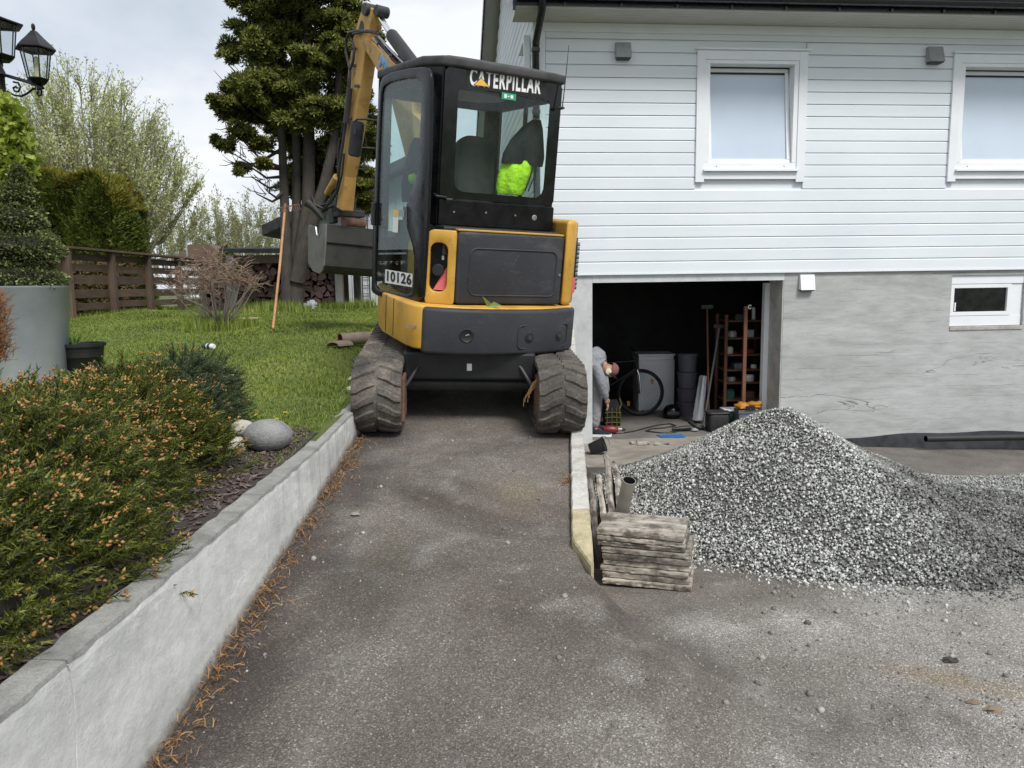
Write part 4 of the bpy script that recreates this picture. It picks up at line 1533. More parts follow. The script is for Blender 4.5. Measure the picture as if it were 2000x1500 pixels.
b.bb(0.085, 0.10, 1.17, 1.21, -0.0515, -0.049, HMt)
b.build('label_plate', MT['white_sticker'], hl)
b = MB()                                               # the fender curving forward under the door
b.prism([(-0.47, -0.40), (-0.1, -0.40), (-0.1, 0.0), (-0.44, 0.0), (-0.50, -0.2)], 0.875, 1.28)
b.build('fender', MT['yellow_paint'], ex, bevel=0.04, smooth=True, seg=3)
b = MB()
b.bb(-0.335, 0.478, -0.72, -0.62, 1.372, 1.384)
b.build('trim', MT['yellow_paint'], ex, bevel=0.003)
# right hood
b = MB()
b.prism([(0.492, -0.725), (0.575, -0.71), (0.65, -0.62), (0.685, -0.48), (0.688, 0.3), (0.52, 0.3), (0.52, -0.66)], 0.876, 1.49)
hr = b.build('hood', MT['yellow_paint'], ex, bevel=0.04, smooth=True, seg=4)
b = MB()
for k in range(11):
    z = 0.99 + 0.032 * k
    b.box((0.672, -0.600, z), (0.10, 0.016, 0.013), rz=rad(48))
b.box((0.655, -0.604, 1.165), (0.09, 0.012, 0.40), rz=rad(52))
b.build('grille', MT['black_plastic'], hr)
b = MB()
for k in range(11):
    z = 1.006 + 0.032 * k
    b.box((0.676, -0.606, z), (0.05, 0.012, 0.012), rz=rad(48))
b.build('grille_slot', MT['zinc'], hr)
b = MB()
b.box((0.640, -0.640, 1.02), (0.05, 0.012, 0.11), rz=rad(48))
b.build('reflector', MT['pink'], hr)
# dark deck under the cab
b = MB()
b.bb(-0.42, 0.485, -0.665, 0.4, 1.20, 1.395)
b.build('engine_deck', MT['black_plastic'], ex, bevel=0.01)
# a seam and smudged type marks on the yellow flank
b = MB()
b.bb(-0.6425, -0.636, -0.332, -0.326, 0.60, 0.865)
b.bb(-0.6425, -0.634, -0.15, -0.146, 0.60, 0.865)
b.build('seam', MT['dark_metal'], bs)
fm = Matrix(((math.cos(rad(28)), 0, -math.sin(rad(28)), -0.612), (-math.sin(rad(28)), 0, -math.cos(rad(28)), -0.705), (0, 1, 0, 0), (0, 0, 0, 1)))
b = MB()
for k in range(5):
    b.bb(-0.055 + 0.020 * k, -0.041 + 0.020 * k, 0.715, 0.735 + 0.003 * (k % 2), 0.003, 0.006, fm)
b.build('worn_marking', MT['pipe_dirty'], bs)

# --- cab
cabp = [(-0.585, 0.42), (-0.505, -0.40), (-0.407, -0.515), (0.484, -0.515), (0.470, 0.42), (0.36, 0.52), (-0.47, 0.52)]
b = MB()
b.prism([(-0.515, -0.40), (-0.412, -0.512), (-0.36, -0.49), (-0.45, -0.37)], 1.395, 2.42)         # rear left pillar
b.prism([(0.435, -0.508), (0.482, -0.508), (0.482, -0.44), (0.445, -0.44)], 1.395, 2.42)
b.prism([(-0.582, 0.42), (-0.535, 0.40), (-0.44, 0.51), (-0.475, 0.52)], 0.9, 2.42)
b.prism([(0.468, 0.42), (0.43, 0.40), (0.34, 0.51), (0.365, 0.52)], 0.9, 2.42)
b.bb(-0.41, 0.482, -0.49, -0.45, 2.33, 2.42)
b.bb(-0.45, 0.36, 0.48, 0.52, 2.30, 2.42)
b.bb(-0.47, 0.36, 0.48, 0.52, 0.9, 1.25)
b.bb(0.452, 0.478, -0.44, 0.42, 0.9, 1.62)
b.bb(0.452, 0.478, -0.44, 0.42, 2.30, 2.42)
b.bb(0.452, 0.478, -0.02, 0.02, 1.62, 2.30)
b.bb(-0.5, 0.45, -0.45, 0.45, 0.88, 0.95)
cabf = b.build('cab_frame', MT['black_paint'], ex, bevel=0.008)
b = MB()
b.prism(rrect(-0.41, 0.484, 1.398, 1.572, 0.012, 3), 0.485, 0.532, CM)
rs = b.build('rear_sill', MT['black_paint'], ex, bevel=0.006)
for u, z, r_ in ((-0.30, 1.49, 0.007), (-0.06, 1.50, 0.007), (0.17, 1.495, 0.007)):
    b = MB()
    b.cyl((u, -0.53, z), (u, -0.537, z), r_, seg=8)
    b.build('bolt', MT['steel'], rs)
b = MB()
b.lathe([(0.020, 0.0), (0.020, 0.004), (0.011, 0.006), (0.011, 0.002), (0.004, 0.002)], 16, Matrix.Translation((0.325, -0.532, 1.488)) @ Matrix.Rotation(rad(90), 4, 'X'))
b.build('lock', MT['steel'], rs)
b = MB()
b.tube([(-0.43, -0.50, 1.60), (-0.43, -0.525, 1.585), (-0.36, -0.535, 1.58)], 0.012, 8)
b.build('hinge', MT['black_paint'], rs)
# roof
rp = [(-0.600, 0.40), (-0.53, -0.40), (-0.43, -0.535), (-0.30, -0.555), (0.40, -0.555), (0.50, -0.53), (0.505, 0.44), (0.40, 0.55), (-0.50, 0.55)]
b = MB()
b.prism(rp, 2.415, 2.478)
b.prism([(p[0] * 0.8 - 0.005, p[1] * 0.8) for p in rp], 2.47, 2.505)
b.build('cab_roof', MT['roof_dirt'], ex, bevel=0.022, smooth=True, seg=3)
# rear window: black border, glass, lettering
n_ = 96
c_ = (0.04, 2.0)
out_ = star(rrect(-0.405, 0.480, 1.578, 2.415, 0.012, 3), c_)
inn_ = star(rrect(-0.305, 0.392, 1.628, 2.300, [0.075, 0.075, 0.03, 0.03], 6), c_)
b = ring_plate(out_, inn_, 0.512, 0.520, CM)
rw = b.build('rear_window', MT['black_gloss'], ex, bevel=0.0)
b = MB()
b.prism(rrect(-0.33, 0.42, 1.60, 2.325, 0.05), 0.506, 0.511, CM)
b.build('pane', MT['glass_cab'], rw)
RW = EM @ CM @ Matrix.Translation((0, 0, 0.520))       # the pane's own drawing frame in the world


def rwp(px, py): return on_frame(px, py, RW)


a0, a1 = rwp(917, 155), rwp(1056, 172)
h0, h1 = rwp(986, 142), rwp(986, 178)
band = [rwp(912, 136), rwp(1068, 158), rwp(1066, 190), rwp(910, 171)]
b = MB()
b.prism(band, 0.5205, 0.5222, CM)
b.build('banner', MT['letter_black'], rw)
cx, cy = (a0[0] + a1[0]) / 2, (h0[1] + h1[1]) / 2
ang = math.atan2(a1[1] - a0[1], a1[0] - a0[0]) * 0.4
tw, th = abs(a1[0] - a0[0]), abs(h0[1] - h1[1]) * 0.92
tm = CM @ Matrix.Translation((cx, cy, 0.5235)) @ Matrix.Rotation(ang, 4, 'Z')
to = text('lettering', 'CATERPILLAR', th / 0.72, rw, tm, MT['letter_white'], 1.0, 0.005, 0.0015, 1.2)
xs_ = [v.co.x for v in to.data.vertices]
k = tw / (max(xs_) - min(xs_))
to.data.transform(Matrix.Translation((cx, 0, 0)) @ Matrix.Diagonal((k, 1, 1, 1)) @ Matrix.Translation((-(max(xs_) + min(xs_)) / 2, 0, 0)))
t0, t1, t2 = rwp(926, 166), rwp(939, 153), rwp(955, 170)
for sc_, zz, mm in ((1.18, 0.526, 'letter_black'), (1.0, 0.528, 'letter_yellow')):
    gx_, gy_ = (t0[0] + t1[0] + t2[0]) / 3, (t0[1] + t1[1] + t2[1]) / 3
    b = MB()
    b.prism([(gx_ + (p[0] - gx_) * sc_, gy_ + (p[1] - gy_) * sc_) for p in (t0, t1, t2)], zz - 0.0015, zz, CM)
    b.build('emblem', MT[mm], rw)
g0, g1 = rwp(980, 180), rwp(1007, 197)
b = MB()
b.prism([(g0[0], g1[1]), (g1[0], g1[1]), (g1[0], g0[1]), (g0[0], g0[1])], 0.5205, 0.522, CM)
st = b.build('sticker', MT['green_sticker'], rw)
b = MB()
wx, wy = g1[0] - g0[0], g0[1] - g1[1]
for fx0, fx1, f0, f1 in ((0.18, 0.36, 0.2, 0.8), (0.42, 0.54, 0.42, 0.58), (0.62, 0.80, 0.25, 0.75)):
    b.bb(g0[0] + fx0 * wx, g0[0] + fx1 * wx, g1[1] + f0 * wy, g1[1] + f1 * wy, 0.5222, 0.523, CM)
b.build('sticker', MT['letter_white'], rw)
# side and front panes
b = MB()
b.bb(0.468, 0.473, -0.44, 0.42, 1.62, 2.30)
b.build('side_pane', MT['glass_cab'], ex)
b = MB()
b.bb(-0.46, 0.35, 0.505, 0.510, 1.25, 2.31)
b.build('front_pane', MT['glass_cab'], ex)
# door on the left side
dF, dR = Vector((-0.655, 0.20, 0)), Vector((-0.518, -0.69, 0))
dx = (dR - dF).normalized()
dz = Vector((dx.y, -dx.x, 0))
if dz.x > 0: dz = -dz
DM = Matrix(((dx.x, 0, dz.x, dF.x), (dx.y, 0, dz.y, dF.y), (0, 1, 0, 0), (0, 0, 0, 1)))
DW = EM @ DM
DL = (dR - dF).length
PXD = lambda px, py: on_frame(px, py, DW)
dout = [PXD(*q) for q in ((727, 570), (740, 578), (780, 586), (818, 590), (828, 582), (831, 540), (838, 420), (842, 300), (844, 200), (845, 148), (840, 134), (825, 131), (800, 134), (765, 142), (750, 150), (743, 166), (738, 250), (732, 400))]
dinn = [PXD(*q) for q in ((734, 556), (741, 565), (770, 572), (800, 575), (810, 567), (811, 500), (806, 470), (797, 452), (796, 400), (803, 380), (815, 350), (819, 320), (823, 250), (826, 180), (825, 163), (816, 153), (795, 154), (765, 161), (752, 168), (747, 185), (743, 280), (738, 420))]
c_ = PXD(772, 380)
b = ring_plate(star(dout, c_, 128), star(dinn, c_, 128), -0.012, 0.010, DM)
door = b.build('door', MT['black_paint'], ex, bevel=0.005, smooth=True)
b = MB()
lo_ = PXD(726, 572)
b.prism([(c_[0] + (p[0] - c_[0]) * 1.03, c_[1] + (p[1] - c_[1]) * 1.015) for p in dinn], -0.006, -0.001, DM)
b.build('window_pane', MT['glass_door'], door)
q0, q1, q2, q3 = [PXD(*q) for q in ((753, 526), (806, 535), (805, 561), (752, 552))]
b = MB()
b.prism([q0, q1, q2, q3], 0.0, 0.0015, DM)
pl = b.build('number_plate', MT['white_sticker'], door)
ang = math.atan2((q1[1] - q0[1] + q2[1] - q3[1]) / 2, (q1[0] - q0[0] + q2[0] - q3[0]) / 2)
cx, cy = sum(p[0] for p in (q0, q1, q2, q3)) / 4, sum(p[1] for p in (q0, q1, q2, q3)) / 4
hgt = (q0[1] - q3[1])
wid = (q1[0] - q0[0])
tm = Matrix.Translation((cx, cy, 0.003))
to = text('number', '10126', abs(hgt) * 0.72 / 0.72, door, tm, MT['letter_black'], 1.0, 0.003, 0.001, 1.08)
xs_ = [v.co.x for v in to.data.vertices]
to.data.transform(DM @ Matrix.Translation((cx, cy, 0)) @ Matrix.Rotation(ang, 4, 'Z') @ Matrix.Diagonal((abs(wid) * 0.90 / (max(xs_) - min(xs_)) * (1 if wid > 0 else -1), 1, 1, 1)) @ Matrix.Translation((-cx, -cy, 0)))
for qx0, qy0, qx1, qy1, mm in ((768, 410, 778, 422, 'letter_yellow'), (779, 410, 790, 422, 'zinc'), (767, 425, 778, 453, 'white_sticker')):
    p0, p1 = PXD(qx0, qy1), PXD(qx1, qy0)
    b = MB()
    b.bb(min(p0[0], p1[0]), max(p0[0], p1[0]), p0[1], p1[1], 0.0, 0.0012, DM)
    b.build('sticker', MT[mm], door)
b = MB()
hp0, hp1 = PXD(735, 395), PXD(733, 440)
b.bb(hp0[0] - 0.02, hp0[0] + 0.02, min(hp0[1], hp1[1]), max(hp0[1], hp1[1]), 0.010, 0.034, DM)
b.build('handle', MT['black_plastic'], door, bevel=0.008)
b = MB()
hp0 = PXD(734, 428)
b.cyl(DM @ Vector((hp0[0], hp0[1], 0.045)), DM @ Vector((hp0[0], hp0[1], 0.052)), 0.010, seg=10)
b.build('latch', MT['chrome'], door)
# seat, controls
b = MB()
b.prism(rrect(-0.155, 0.155, 0.0, 0.58, [0.03, 0.03, 0.13, 0.13], 6), -0.05, 0.05, Matrix.Translation((-0.02, -0.22, 1.46)) @ Matrix.Rotation(rad(-8), 4, 'X') @ CM)
b.bb(-0.22, 0.18, -0.2, 0.22, 1.36, 1.47)
b.bb(-0.18, 0.14, -0.15, 0.18, 0.95, 1.36)
b.build('seat', MT['seat_fabric'], ex, bevel=0.03, smooth=True, seg=3)
for sx in (-0.36, 0.32):
    b = MB()
    b.bb(sx - 0.05, sx + 0.05, -0.2, 0.25, 0.95, 1.50)
    b.tube([(sx, 0.2, 1.48), (sx + 0.01, 0.24, 1.62), (sx, 0.27, 1.74)], [0.015, 0.012, 0.02], 8)
    b.build('control_console', MT['black_plastic'], ex, bevel=0.012)
b = MB()
b.blob((0.02, 0.18, 2.36), (0.36, 0.2, 0.04), 12, 6)
b.build('headliner', MT['headliner_grey'], ex, smooth=True)
# mirror on its arm
b = MB()
mp_ = at(696, 270, 6.3)
Mm = Matrix.Translation(mp_) @ Matrix.Rotation(rad(18), 4, 'Z') @ Matrix.Rotation(rad(8), 4, 'Y') @ Matrix(((1, 0, 0, 0), (0, 0, -1, 0), (0, 1, 0, 0), (0, 0, 0, 1)))
b.prism(rrect(-0.055, 0.055, -0.145, 0.145, 0.03, 4), -0.03, 0.0, Mm)
mr = b.build('mirror', MT['black_plastic'], ex, world=True, bevel=0.006)
b = MB()
b.prism(rrect(-0.046, 0.046, -0.135, 0.135, 0.025, 4), 0.0005, 0.002, Mm)
b.build('mirror_glass', MT['black_gloss'], mr, world=True)
b = MB()
b.tube([at(738, 236, 6.25), at(715, 233, 6.27), at(697, 233, 6.29), at(692, 238, 6.3), at(693, 262, 6.3)], 0.008, 8)
b.build('arm', MT['dark_metal'], mr, world=True, smooth=True)
# aerial
b = MB()
b.tube([at(1098, 212, 5.42), at(1103, 170, 5.42), at(1107, 130, 5.42), at(1111, 88, 5.42)], [0.005, 0.004, 0.003, 0.002], 6)
an = b.build('aerial', MT['black_plastic'], ex, world=True)
b = MB()
b.blob(at(1095, 211, 5.42), (0.03, 0.015, 0.012), 8, 5)
b.build('bracket', MT['black_plastic'], an, world=True)

# --- boom, stick, cylinders: all in the swung boom's upright plane
BET = rad(40)
bs_, bn_ = Vector((-math.sin(BET), math.cos(BET), 0)), Vector((math.cos(BET), math.sin(BET), 0))
root = Vector((-0.676, 6.55, 0))
BM = Matrix(((bs_.x, 0, bn_.x, root.x), (bs_.y, 0, bn_.y, root.y), (0, 1, 0, 0), (0, 0, 0, 1)))   # drawing (s, z) -> world, third axis to the right


def bp(px, py, off=0.0):
    return on_frame(px, py, BM @ Matrix.Translation((0, 0, off)))


def b3(px, py, off=0.0):
    s, z = bp(px, py, off)
    return BM @ Vector((s, z, off))


bw = 0.075
poly = [bp(q[0], q[1], -bw) for q in ((706, 80), (722, 80), (769, 126), (800, 158))]
k0 = poly[-1]
poly += [(0.13, 2.9), (0.12, 1.3), (-0.10, 1.3), (-0.16, 2.9)]
low = [bp(q[0], q[1], -bw) for q in ((770, 190), (745, 145), (712, 92))]
b = MB()
b.prism(poly + low, -bw, bw, BM)
boom = b.build('boom', MT['faded_yellow_paint'], ex, world=True, bevel=0.008)
mk = bp(752, 127, -bw - 0.001)
tm = EM.inverted() @ BM @ Matrix.Translation((mk[0], mk[1], -bw - 0.002)) @ Matrix.Rotation(rad(180), 4, 'Y') @ Matrix.Rotation(rad(-34), 4, 'Z')
text('lettering', 'Ma', 0.17, boom, tm, MT['letter_blue'], 1.2, 0.003)
sw = 0.065
sl_ = [bp(q[0], q[1], -sw) for q in ((716, 9), (708, 14), (700, 36), (688, 82), (680, 130), (677, 171), (670, 270), (662, 365), (656, 405))]
sr_ = [bp(q[0], q[1], -sw) for q in ((668, 412), (674, 345), (682, 305), (701, 187), (711, 115), (716, 80), (722, 45), (726, 16))]
b = MB()
b.prism(sl_ + sr_, -sw, sw, BM)
stick = b.build('stick', MT['faded_yellow_paint'], ex, world=True, bevel=0.01)
b = MB()
b.cyl(b3(711, 17, -0.10), b3(711, 17, -0.10) + bn_ * 0.2, 0.055, seg=18)
b.cyl(b3(734, 20, -0.06), b3(734, 20, -0.06) + bn_ * 0.12, 0.05, seg=18)
b.build('pin', MT['dark_metal'], stick, world=True, bevel=0.005)
b = MB()
so_ = [bp(q[0], q[1], -sw) for q in ((706, 40), (709, 42), (711, 52), (709, 60), (701, 60), (703, 48))]
b.prism(so_, -sw - 0.004, -sw - 0.001, BM)
b.build('slot', MT['black_plastic'], stick, world=True)
b = MB()
b.tube([b3(734, 20), b3(772, 80)], 0.026, 14)
cyl_ = b.build('cylinder_rod', MT['chrome'], ex, world=True, smooth=True)
b = MB()
b.tube([b3(764, 67), b3(766, 70), b3(803, 120), b3(835, 165)], [0.05, 0.058, 0.06, 0.06], 18)
b.build('arm_cylinder', MT['black_plastic'], ex, world=True, smooth=True)
b = MB()
b.tube([b3(683, 172, -0.11), b3(676, 240, -0.11)], 0.028, 12)
b.tube([b3(676, 236, -0.11), b3(660, 345, -0.11)], 0.015, 12)
b.build('bucket_cylinder', MT['dark_metal'], ex, world=True, smooth=True)
b = MB()
b.tube([b3(659, 346, -0.04), b3(638, 378, -0.04)], [0.045, 0.03], 10)
b.build('link_arm', MT['faded_yellow_paint'], ex, world=True, bevel=0.006)
b = MB()
b.tube([b3(655, 345, 0.02), b3(648, 400, 0.05)], [0.03, 0.035], 10)
b.build('link_arm', MT['dark_metal'], ex, world=True, bevel=0.006)
hoses = [[(742, 66), (722, 62), (700, 60), (683, 63), (676, 76), (675, 100), (680, 122), (684, 140), (683, 165), (678, 215), (670, 275), (662, 330)],
         [(738, 62), (716, 60), (690, 66), (686, 75), (692, 95), (690, 118), (684, 136), (680, 170), (674, 225), (668, 260)],
         [(740, 72), (760, 95), (785, 120), (806, 140)], [(734, 72), (752, 96), (770, 118), (792, 140)], [(728, 74), (745, 95), (764, 115)],
         [(664, 270), (660, 300), (662, 345), (656, 375), (640, 398), (622, 402)],
         [(672, 300), (668, 340), (660, 372), (648, 392), (636, 405)]]
for i, h in enumerate(hoses):
    b = MB()
    off = -0.10 if i not in (2, 3, 4) else -0.04
    pts = [b3(q[0], q[1], off) for q in h]
    b.tube(pts, 0.0125 if i < 2 else 0.011, 8)
    b.build('hose', MT['black_plastic'] if i not in (2, 4) else MT['steel'], ex, world=True, smooth=True)
b = MB()
for q in ((690, 95), (697, 168), (683, 230), (690, 128)):
    p = b3(q[0], q[1], -0.085)
    b.box(p, (0.05, 0.03, 0.02))
b.build('hose_clamp', MT['dark_metal'], stick, world=True)
b = MB()
for k in range(7):
    p = b3(744 + 8 * k, 88 + 7 * k, -0.02 + 0.01 * (k % 3))
    b.blob(p, (0.035, 0.03, 0.03), 7, 5, 0.25)
b.build('valve_fittings', MT['dark_metal'], boom, world=True)

# --- bucket (broad grading bucket on a tilting coupler)
bo = at(638, 441, 7.72)
ba = Vector((math.cos(rad(33)), math.sin(rad(33)), -0.075)).normalized()
bb_ = Vector((-math.sin(rad(33)), math.cos(rad(33)), 0))
bc_ = ba.cross(bb_)
KM = Matrix(((bb_.x, bc_.x, ba.x, bo.x), (bb_.y, bc_.y, ba.y, bo.y), (bb_.z, bc_.z, ba.z, bo.z), (0, 0, 0, 1)))
prof = [(0.0, 0.0), (0.0, -0.17), (0.012, -0.18), (0.03, -0.40), (0.07, -0.45), (0.14, -0.475), (0.36, -0.44), (0.47, -0.38), (0.50, -0.36)]
b = MB()
t_ = 0.014
n_ = len(prof)
ins = []
for i, p in enumerate(prof):
    a_, c_ = Vector(prof[max(i - 1, 0)]), Vector(prof[min(i + 1, n_ - 1)])
    d_ = (c_ - a_).normalized()
    nn_ = Vector((-d_.y, d_.x)) * t_
    ins.append((p[0] + nn_.x, p[1] + nn_.y))
b.prism(prof + ins[::-1], 0, 1.0, KM)
b.prism([(-0.012, -0.0), (-0.012, -0.165), (-0.001, -0.165), (-0.001, 0.0)], 0.0, 1.0, KM)
b.prism([(-0.01, 0.001), (0.10, 0.012), (0.10, 0.028), (-0.01, 0.018)], 0.0, 1.0, KM)
bk = b.build('bucket', MT['dark_metal'], ex, world=True, bevel=0.003)
bk.data.materials.clear()
bk.data.materials.append(simple('bucket_steel', (0.035, 0.034, 0.030), 0.6, 0.5, 6.0, 0.3, 40))
end = [(-0.012, 0.02), (0.10, 0.025), (0.14, -0.06), (0.19, -0.10), (0.25, -0.075), (0.29, 0.01), (0.52, 0.05), (0.56, 0.02), (0.52, -0.36), (0.36, -0.45), (0.14, -0.485), (0.06, -0.455), (0.02, -0.40), (-0.012, -0.18)]
for z0 in (-0.016, 1.0):
    b = MB()
    b.prism(end, z0, z0 + 0.016, KM)
    o = b.build('side_plate', simple('worn_steel', (0.15, 0.145, 0.13), 0.55, 0.45, 5.0, 0.2, 50) if z0 < 0 else MT['dark_metal'], bk, world=True, bevel=0.003)
b = MB()
b.tube([KM @ Vector((p[0], p[1], -0.018)) for p in ((0.10, 0.025), (0.14, -0.06), (0.19, -0.10), (0.25, -0.075), (0.29, 0.01))], 0.007, 8)
b.build('weld_bead', MT['steel'], bk, world=True)
b = MB()
p0, p1 = at(672, 434, 7.85), at(710, 438, 8.02)
b.tube([p0, p1], 0.055, 16)
b.build('tilt_cylinder', MT['rust'], bk, world=True, smooth=True)
b = MB()
b.box(at(671, 400, 7.95), (0.22, 0.16, 0.14), rz=0.6)
b.box(at(682, 418, 7.95), (0.30, 0.14, 0.07), rz=0.6)
b.box(at(650, 412, 7.98), (0.06, 0.12, 0.26), rz=0.6)
b.build('coupler', MT['dark_metal'], ex, world=True, bevel=0.01)
b = MB()
b.tube([at(600, 395, 7.9), at(612, 405, 7.9), at(632, 428, 7.92)], [0.05, 0.035, 0.03], 10)
b.tube([at(608, 382, 7.9), at(615, 400, 7.9), at(632, 408, 7.9), at(652, 402, 7.9)], 0.014, 8)
b.build('bucket_linkage', MT['dark_metal'], ex, world=True, smooth=True)
b = MB()
for k in range(6):
    p = UM @ Vector((0.615 - 0.17, -HALF - 0.10 + 0.01 * k, 0.40 - 0.012 * k))
    b.tube([p, p + Vector((-0.03 - 0.01 * k, -0.02, -0.02 - 0.012 * k)), p + Vector((-0.045 - 0.008 * k, -0.03, -0.09 - 0.02 * (k % 3)))], 0.0022, 4)
tag(b.build('dry_straw', MT['dry_needles'], None), 'tuft of dry straw caught on the inner side of the excavator track', 'straw', kind='stuff')
b = MB()
lf = EM @ Vector((-0.13, -0.80, 0.88))
b.add([lf, lf + Vector((0.05, -0.01, 0.03)), lf + Vector((0.10, -0.02, 0.005)), lf + Vector((0.04, -0.015, -0.012)), lf + Vector((-0.03, -0.01, 0.07)), lf + Vector((0.03, -0.02, 0.02))], [(0, 1, 2), (0, 2, 3), (0, 4, 5)])
tag(b.build('green_leaf', foliage('leaf_green', [(0.16, 0.26, 0.05), (0.25, 0.33, 0.10)], 0.5), None), 'green leaf lying on the ledge above the excavator counterweight', 'leaf')

# --- jackets hung in the cab
def lump(name, mat, pts, sub_=0, M=None, jit=0.12, parent=None):
    b = MB()
    r_ = random.Random(len(pts))
    for c, d in pts: b.blob(c, d, 12, 8, jit, M, r_)
    return b.build(name, mat, parent, smooth=True, world=parent is not None)


jk = thing('jacket', 'black work jacket with a lime yellow lower half hanging inside the excavator cab', 'jacket', mat=EM @ Matrix.Translation((0.28, -0.36, 1.62)))
b = MB()
ring = []
for z, hw, hd, ox in ((0.56, 0.03, 0.02, 0.10), (0.50, 0.08, 0.05, 0.07), (0.40, 0.13, 0.07, 0.03), (0.30, 0.165, 0.085, 0.0), (0.235, 0.165, 0.085, -0.01)):
    ring.append([(ox + hw * math.cos(a) * (1 + 0.10 * math.sin(3 * a + z * 9)), hd * math.sin(a) * (1 + 0.18 * math.sin(5 * a)), z) for a in [2 * math.pi * k / 24 for k in range(24)]])
b.rings(ring)
b.build('upper_half', MT['black_cloth'], jk, smooth=True)
b = MB()
ring = []
for z, hw, hd, ox in ((0.262, 0.085, 0.07, -0.03), (0.23, 0.12, 0.088, -0.03), (0.14, 0.125, 0.092, -0.05), (0.05, 0.115, 0.085, -0.075), (0.02, 0.10, 0.075, -0.08)):
    ring.append([(ox + hw * math.cos(a) * (1 + 0.06 * math.sin(4 * a + z * 14)), hd * math.sin(a) * (1 + 0.14 * math.sin(6 * a + z * 11)), z) for a in [2 * math.pi * k / 28 for k in range(28)]])
b.rings(ring)
lh = b.build('lower_half', MT['hivis'], jk, smooth=True)
b = MB()
for dx_ in (0.0, 0.028):
    b.tube([(0.045 + dx_, -0.098, 0.225), (0.018 + dx_, -0.110, 0.14), (-0.012 + dx_, -0.104, 0.05)], 0.005, 6)
b.build('stripe', MT['black_cloth'], lh)
jk2 = thing('jacket', 'dark jacket with yellow patches hung in the front left of the excavator cab', 'jacket', mat=EM @ Matrix.Translation((-0.30, 0.30, 1.66)) @ Matrix.Scale(0.85, 4))
b = MB()
ring = []
for z, hw, hd in ((0.42, 0.03, 0.03), (0.34, 0.07, 0.06), (0.20, 0.11, 0.07), (0.0, 0.12, 0.08), (-0.15, 0.11, 0.07)):
    ring.append([(hw * math.cos(a) * (1 + 0.1 * math.sin(3 * a + z * 9)), hd * math.sin(a) * (1 + 0.18 * math.sin(5 * a)), z) for a in [2 * math.pi * k / 20 for k in range(20)]])
b.rings(ring)
b.build('jacket_body', MT['black_cloth'], jk2, smooth=True)
b = MB()
b.blob((0.10, -0.05, 0.16), (0.03, 0.04, 0.06), 8, 6, 0.2)
b.blob((-0.05, -0.075, 0.06), (0.05, 0.02, 0.05), 8, 6, 0.2)
b.build('patch', MT['hivis'], jk2, smooth=True)
# ------------------------------------------------------------------ planting
def unit(n_):
    v = rng.normal(size=(n_, 3))
    return v / np.linalg.norm(v, axis=1, keepdims=True)


def tri_leaf(l, w_, fold=0.0):
    """a diamond leaf along +Z, two triangles"""
    return [(0, 0, 0), (-w_ / 2, fold, l * 0.45), (0, 0, l), (w_ / 2, fold, l * 0.45)], [(0, 3, 2), (0, 2, 1)]


def needle_sprig(n_=22, L_=1.0, nl=0.30, nw=0.035, seed=1):
    r_ = random.Random(seed)
    v, f = [(-0.02, 0, 0), (0.02, 0, 0), (0, 0, L_)], [(0, 1, 2)]
    for k in range(n_):
        z = L_ * (0.05 + 0.95 * k / n_)
        a = k * 2.4 + r_.uniform(-0.3, 0.3)
        el = r_.uniform(0.45, 0.95)
        d = Vector((math.cos(a) * math.cos(el), math.sin(a) * math.cos(el), math.sin(el)))
        s = d.cross(Vector((0, 0, 1))).normalized()
        l = nl * (1.0 - 0.35 * k / n_) * r_.uniform(0.8, 1.2)
        p = Vector((0, 0, z))
        b_ = len(v)
        v += [tuple(p - s * nw / 2), tuple(p + s * nw / 2), tuple(p + d * l)]
        f.append((b_, b_ + 1, b_ + 2))
    return v, f


# --- the big spreading shrub in the bed, orange buds at its tips
def mound_points(n_, cx, cy, rx, ry, z0, h, seed):
    """points and outward directions on layered boughs of a low spreading shrub"""
    r_ = np.random.default_rng(seed)
    th = r_.uniform(0, 2 * math.pi, n_)
    q = np.sqrt(r_.random(n_))
    lob = 1 + 0.10 * np.sin(3 * th + seed) + 0.07 * np.sin(7 * th + 2 * seed) + 0.04 * np.sin(13 * th)
    x = cx + rx * q * lob * np.cos(th)
    y = cy + ry * q * lob * np.sin(th)
    prof = np.sqrt(np.clip(1 - q ** 2.6, 0, 1))
    lump_ = np.array([mnoise.noise(Vector((a * 3.4, b_ * 3.4, seed))) for a, b_ in zip(x, y)])
    l2 = np.array([mnoise.noise(Vector((a * 8.5, b_ * 8.5, seed + 4))) for a, b_ in zip(x, y)])
    zt = z0 + h * prof * (1 + 0.30 * lump_ + 0.22 * l2)
    depth = r_.random(n_) ** 2.0 * 0.30
    z = z0 + (zt - z0) * (1 - depth)
    d = np.stack([np.cos(th) * (0.35 + 0.9 * q), np.sin(th) * (0.35 + 0.9 * q), 0.75 * prof + 0.10 + 0 * q], 1)
    d += r_.normal(0, 0.34, (n_, 3))
    return np.stack([x, y, np.maximum(z, z0 + 0.01)], 1), d, depth


dark_needle = foliage('dark_needle', [(0.018, 0.030, 0.006), (0.055, 0.075, 0.011), (0.122, 0.143, 0.020), (0.215, 0.22, 0.036)], 0.5, 0.2, 0.35, 3.5)
bud = foliage('bud', [(0.36, 0.16, 0.045), (0.47, 0.24, 0.08), (0.48, 0.33, 0.13)], 0.6, 0.2, 0.3)
shrub_core_shade = simple('shrub_core_shade', (0.020, 0.018, 0.012), 0.95, 0.5, 9.0, 0.8, 30, bdist=0.02)  # near-black filler: the shade inside the foliage put into its colour


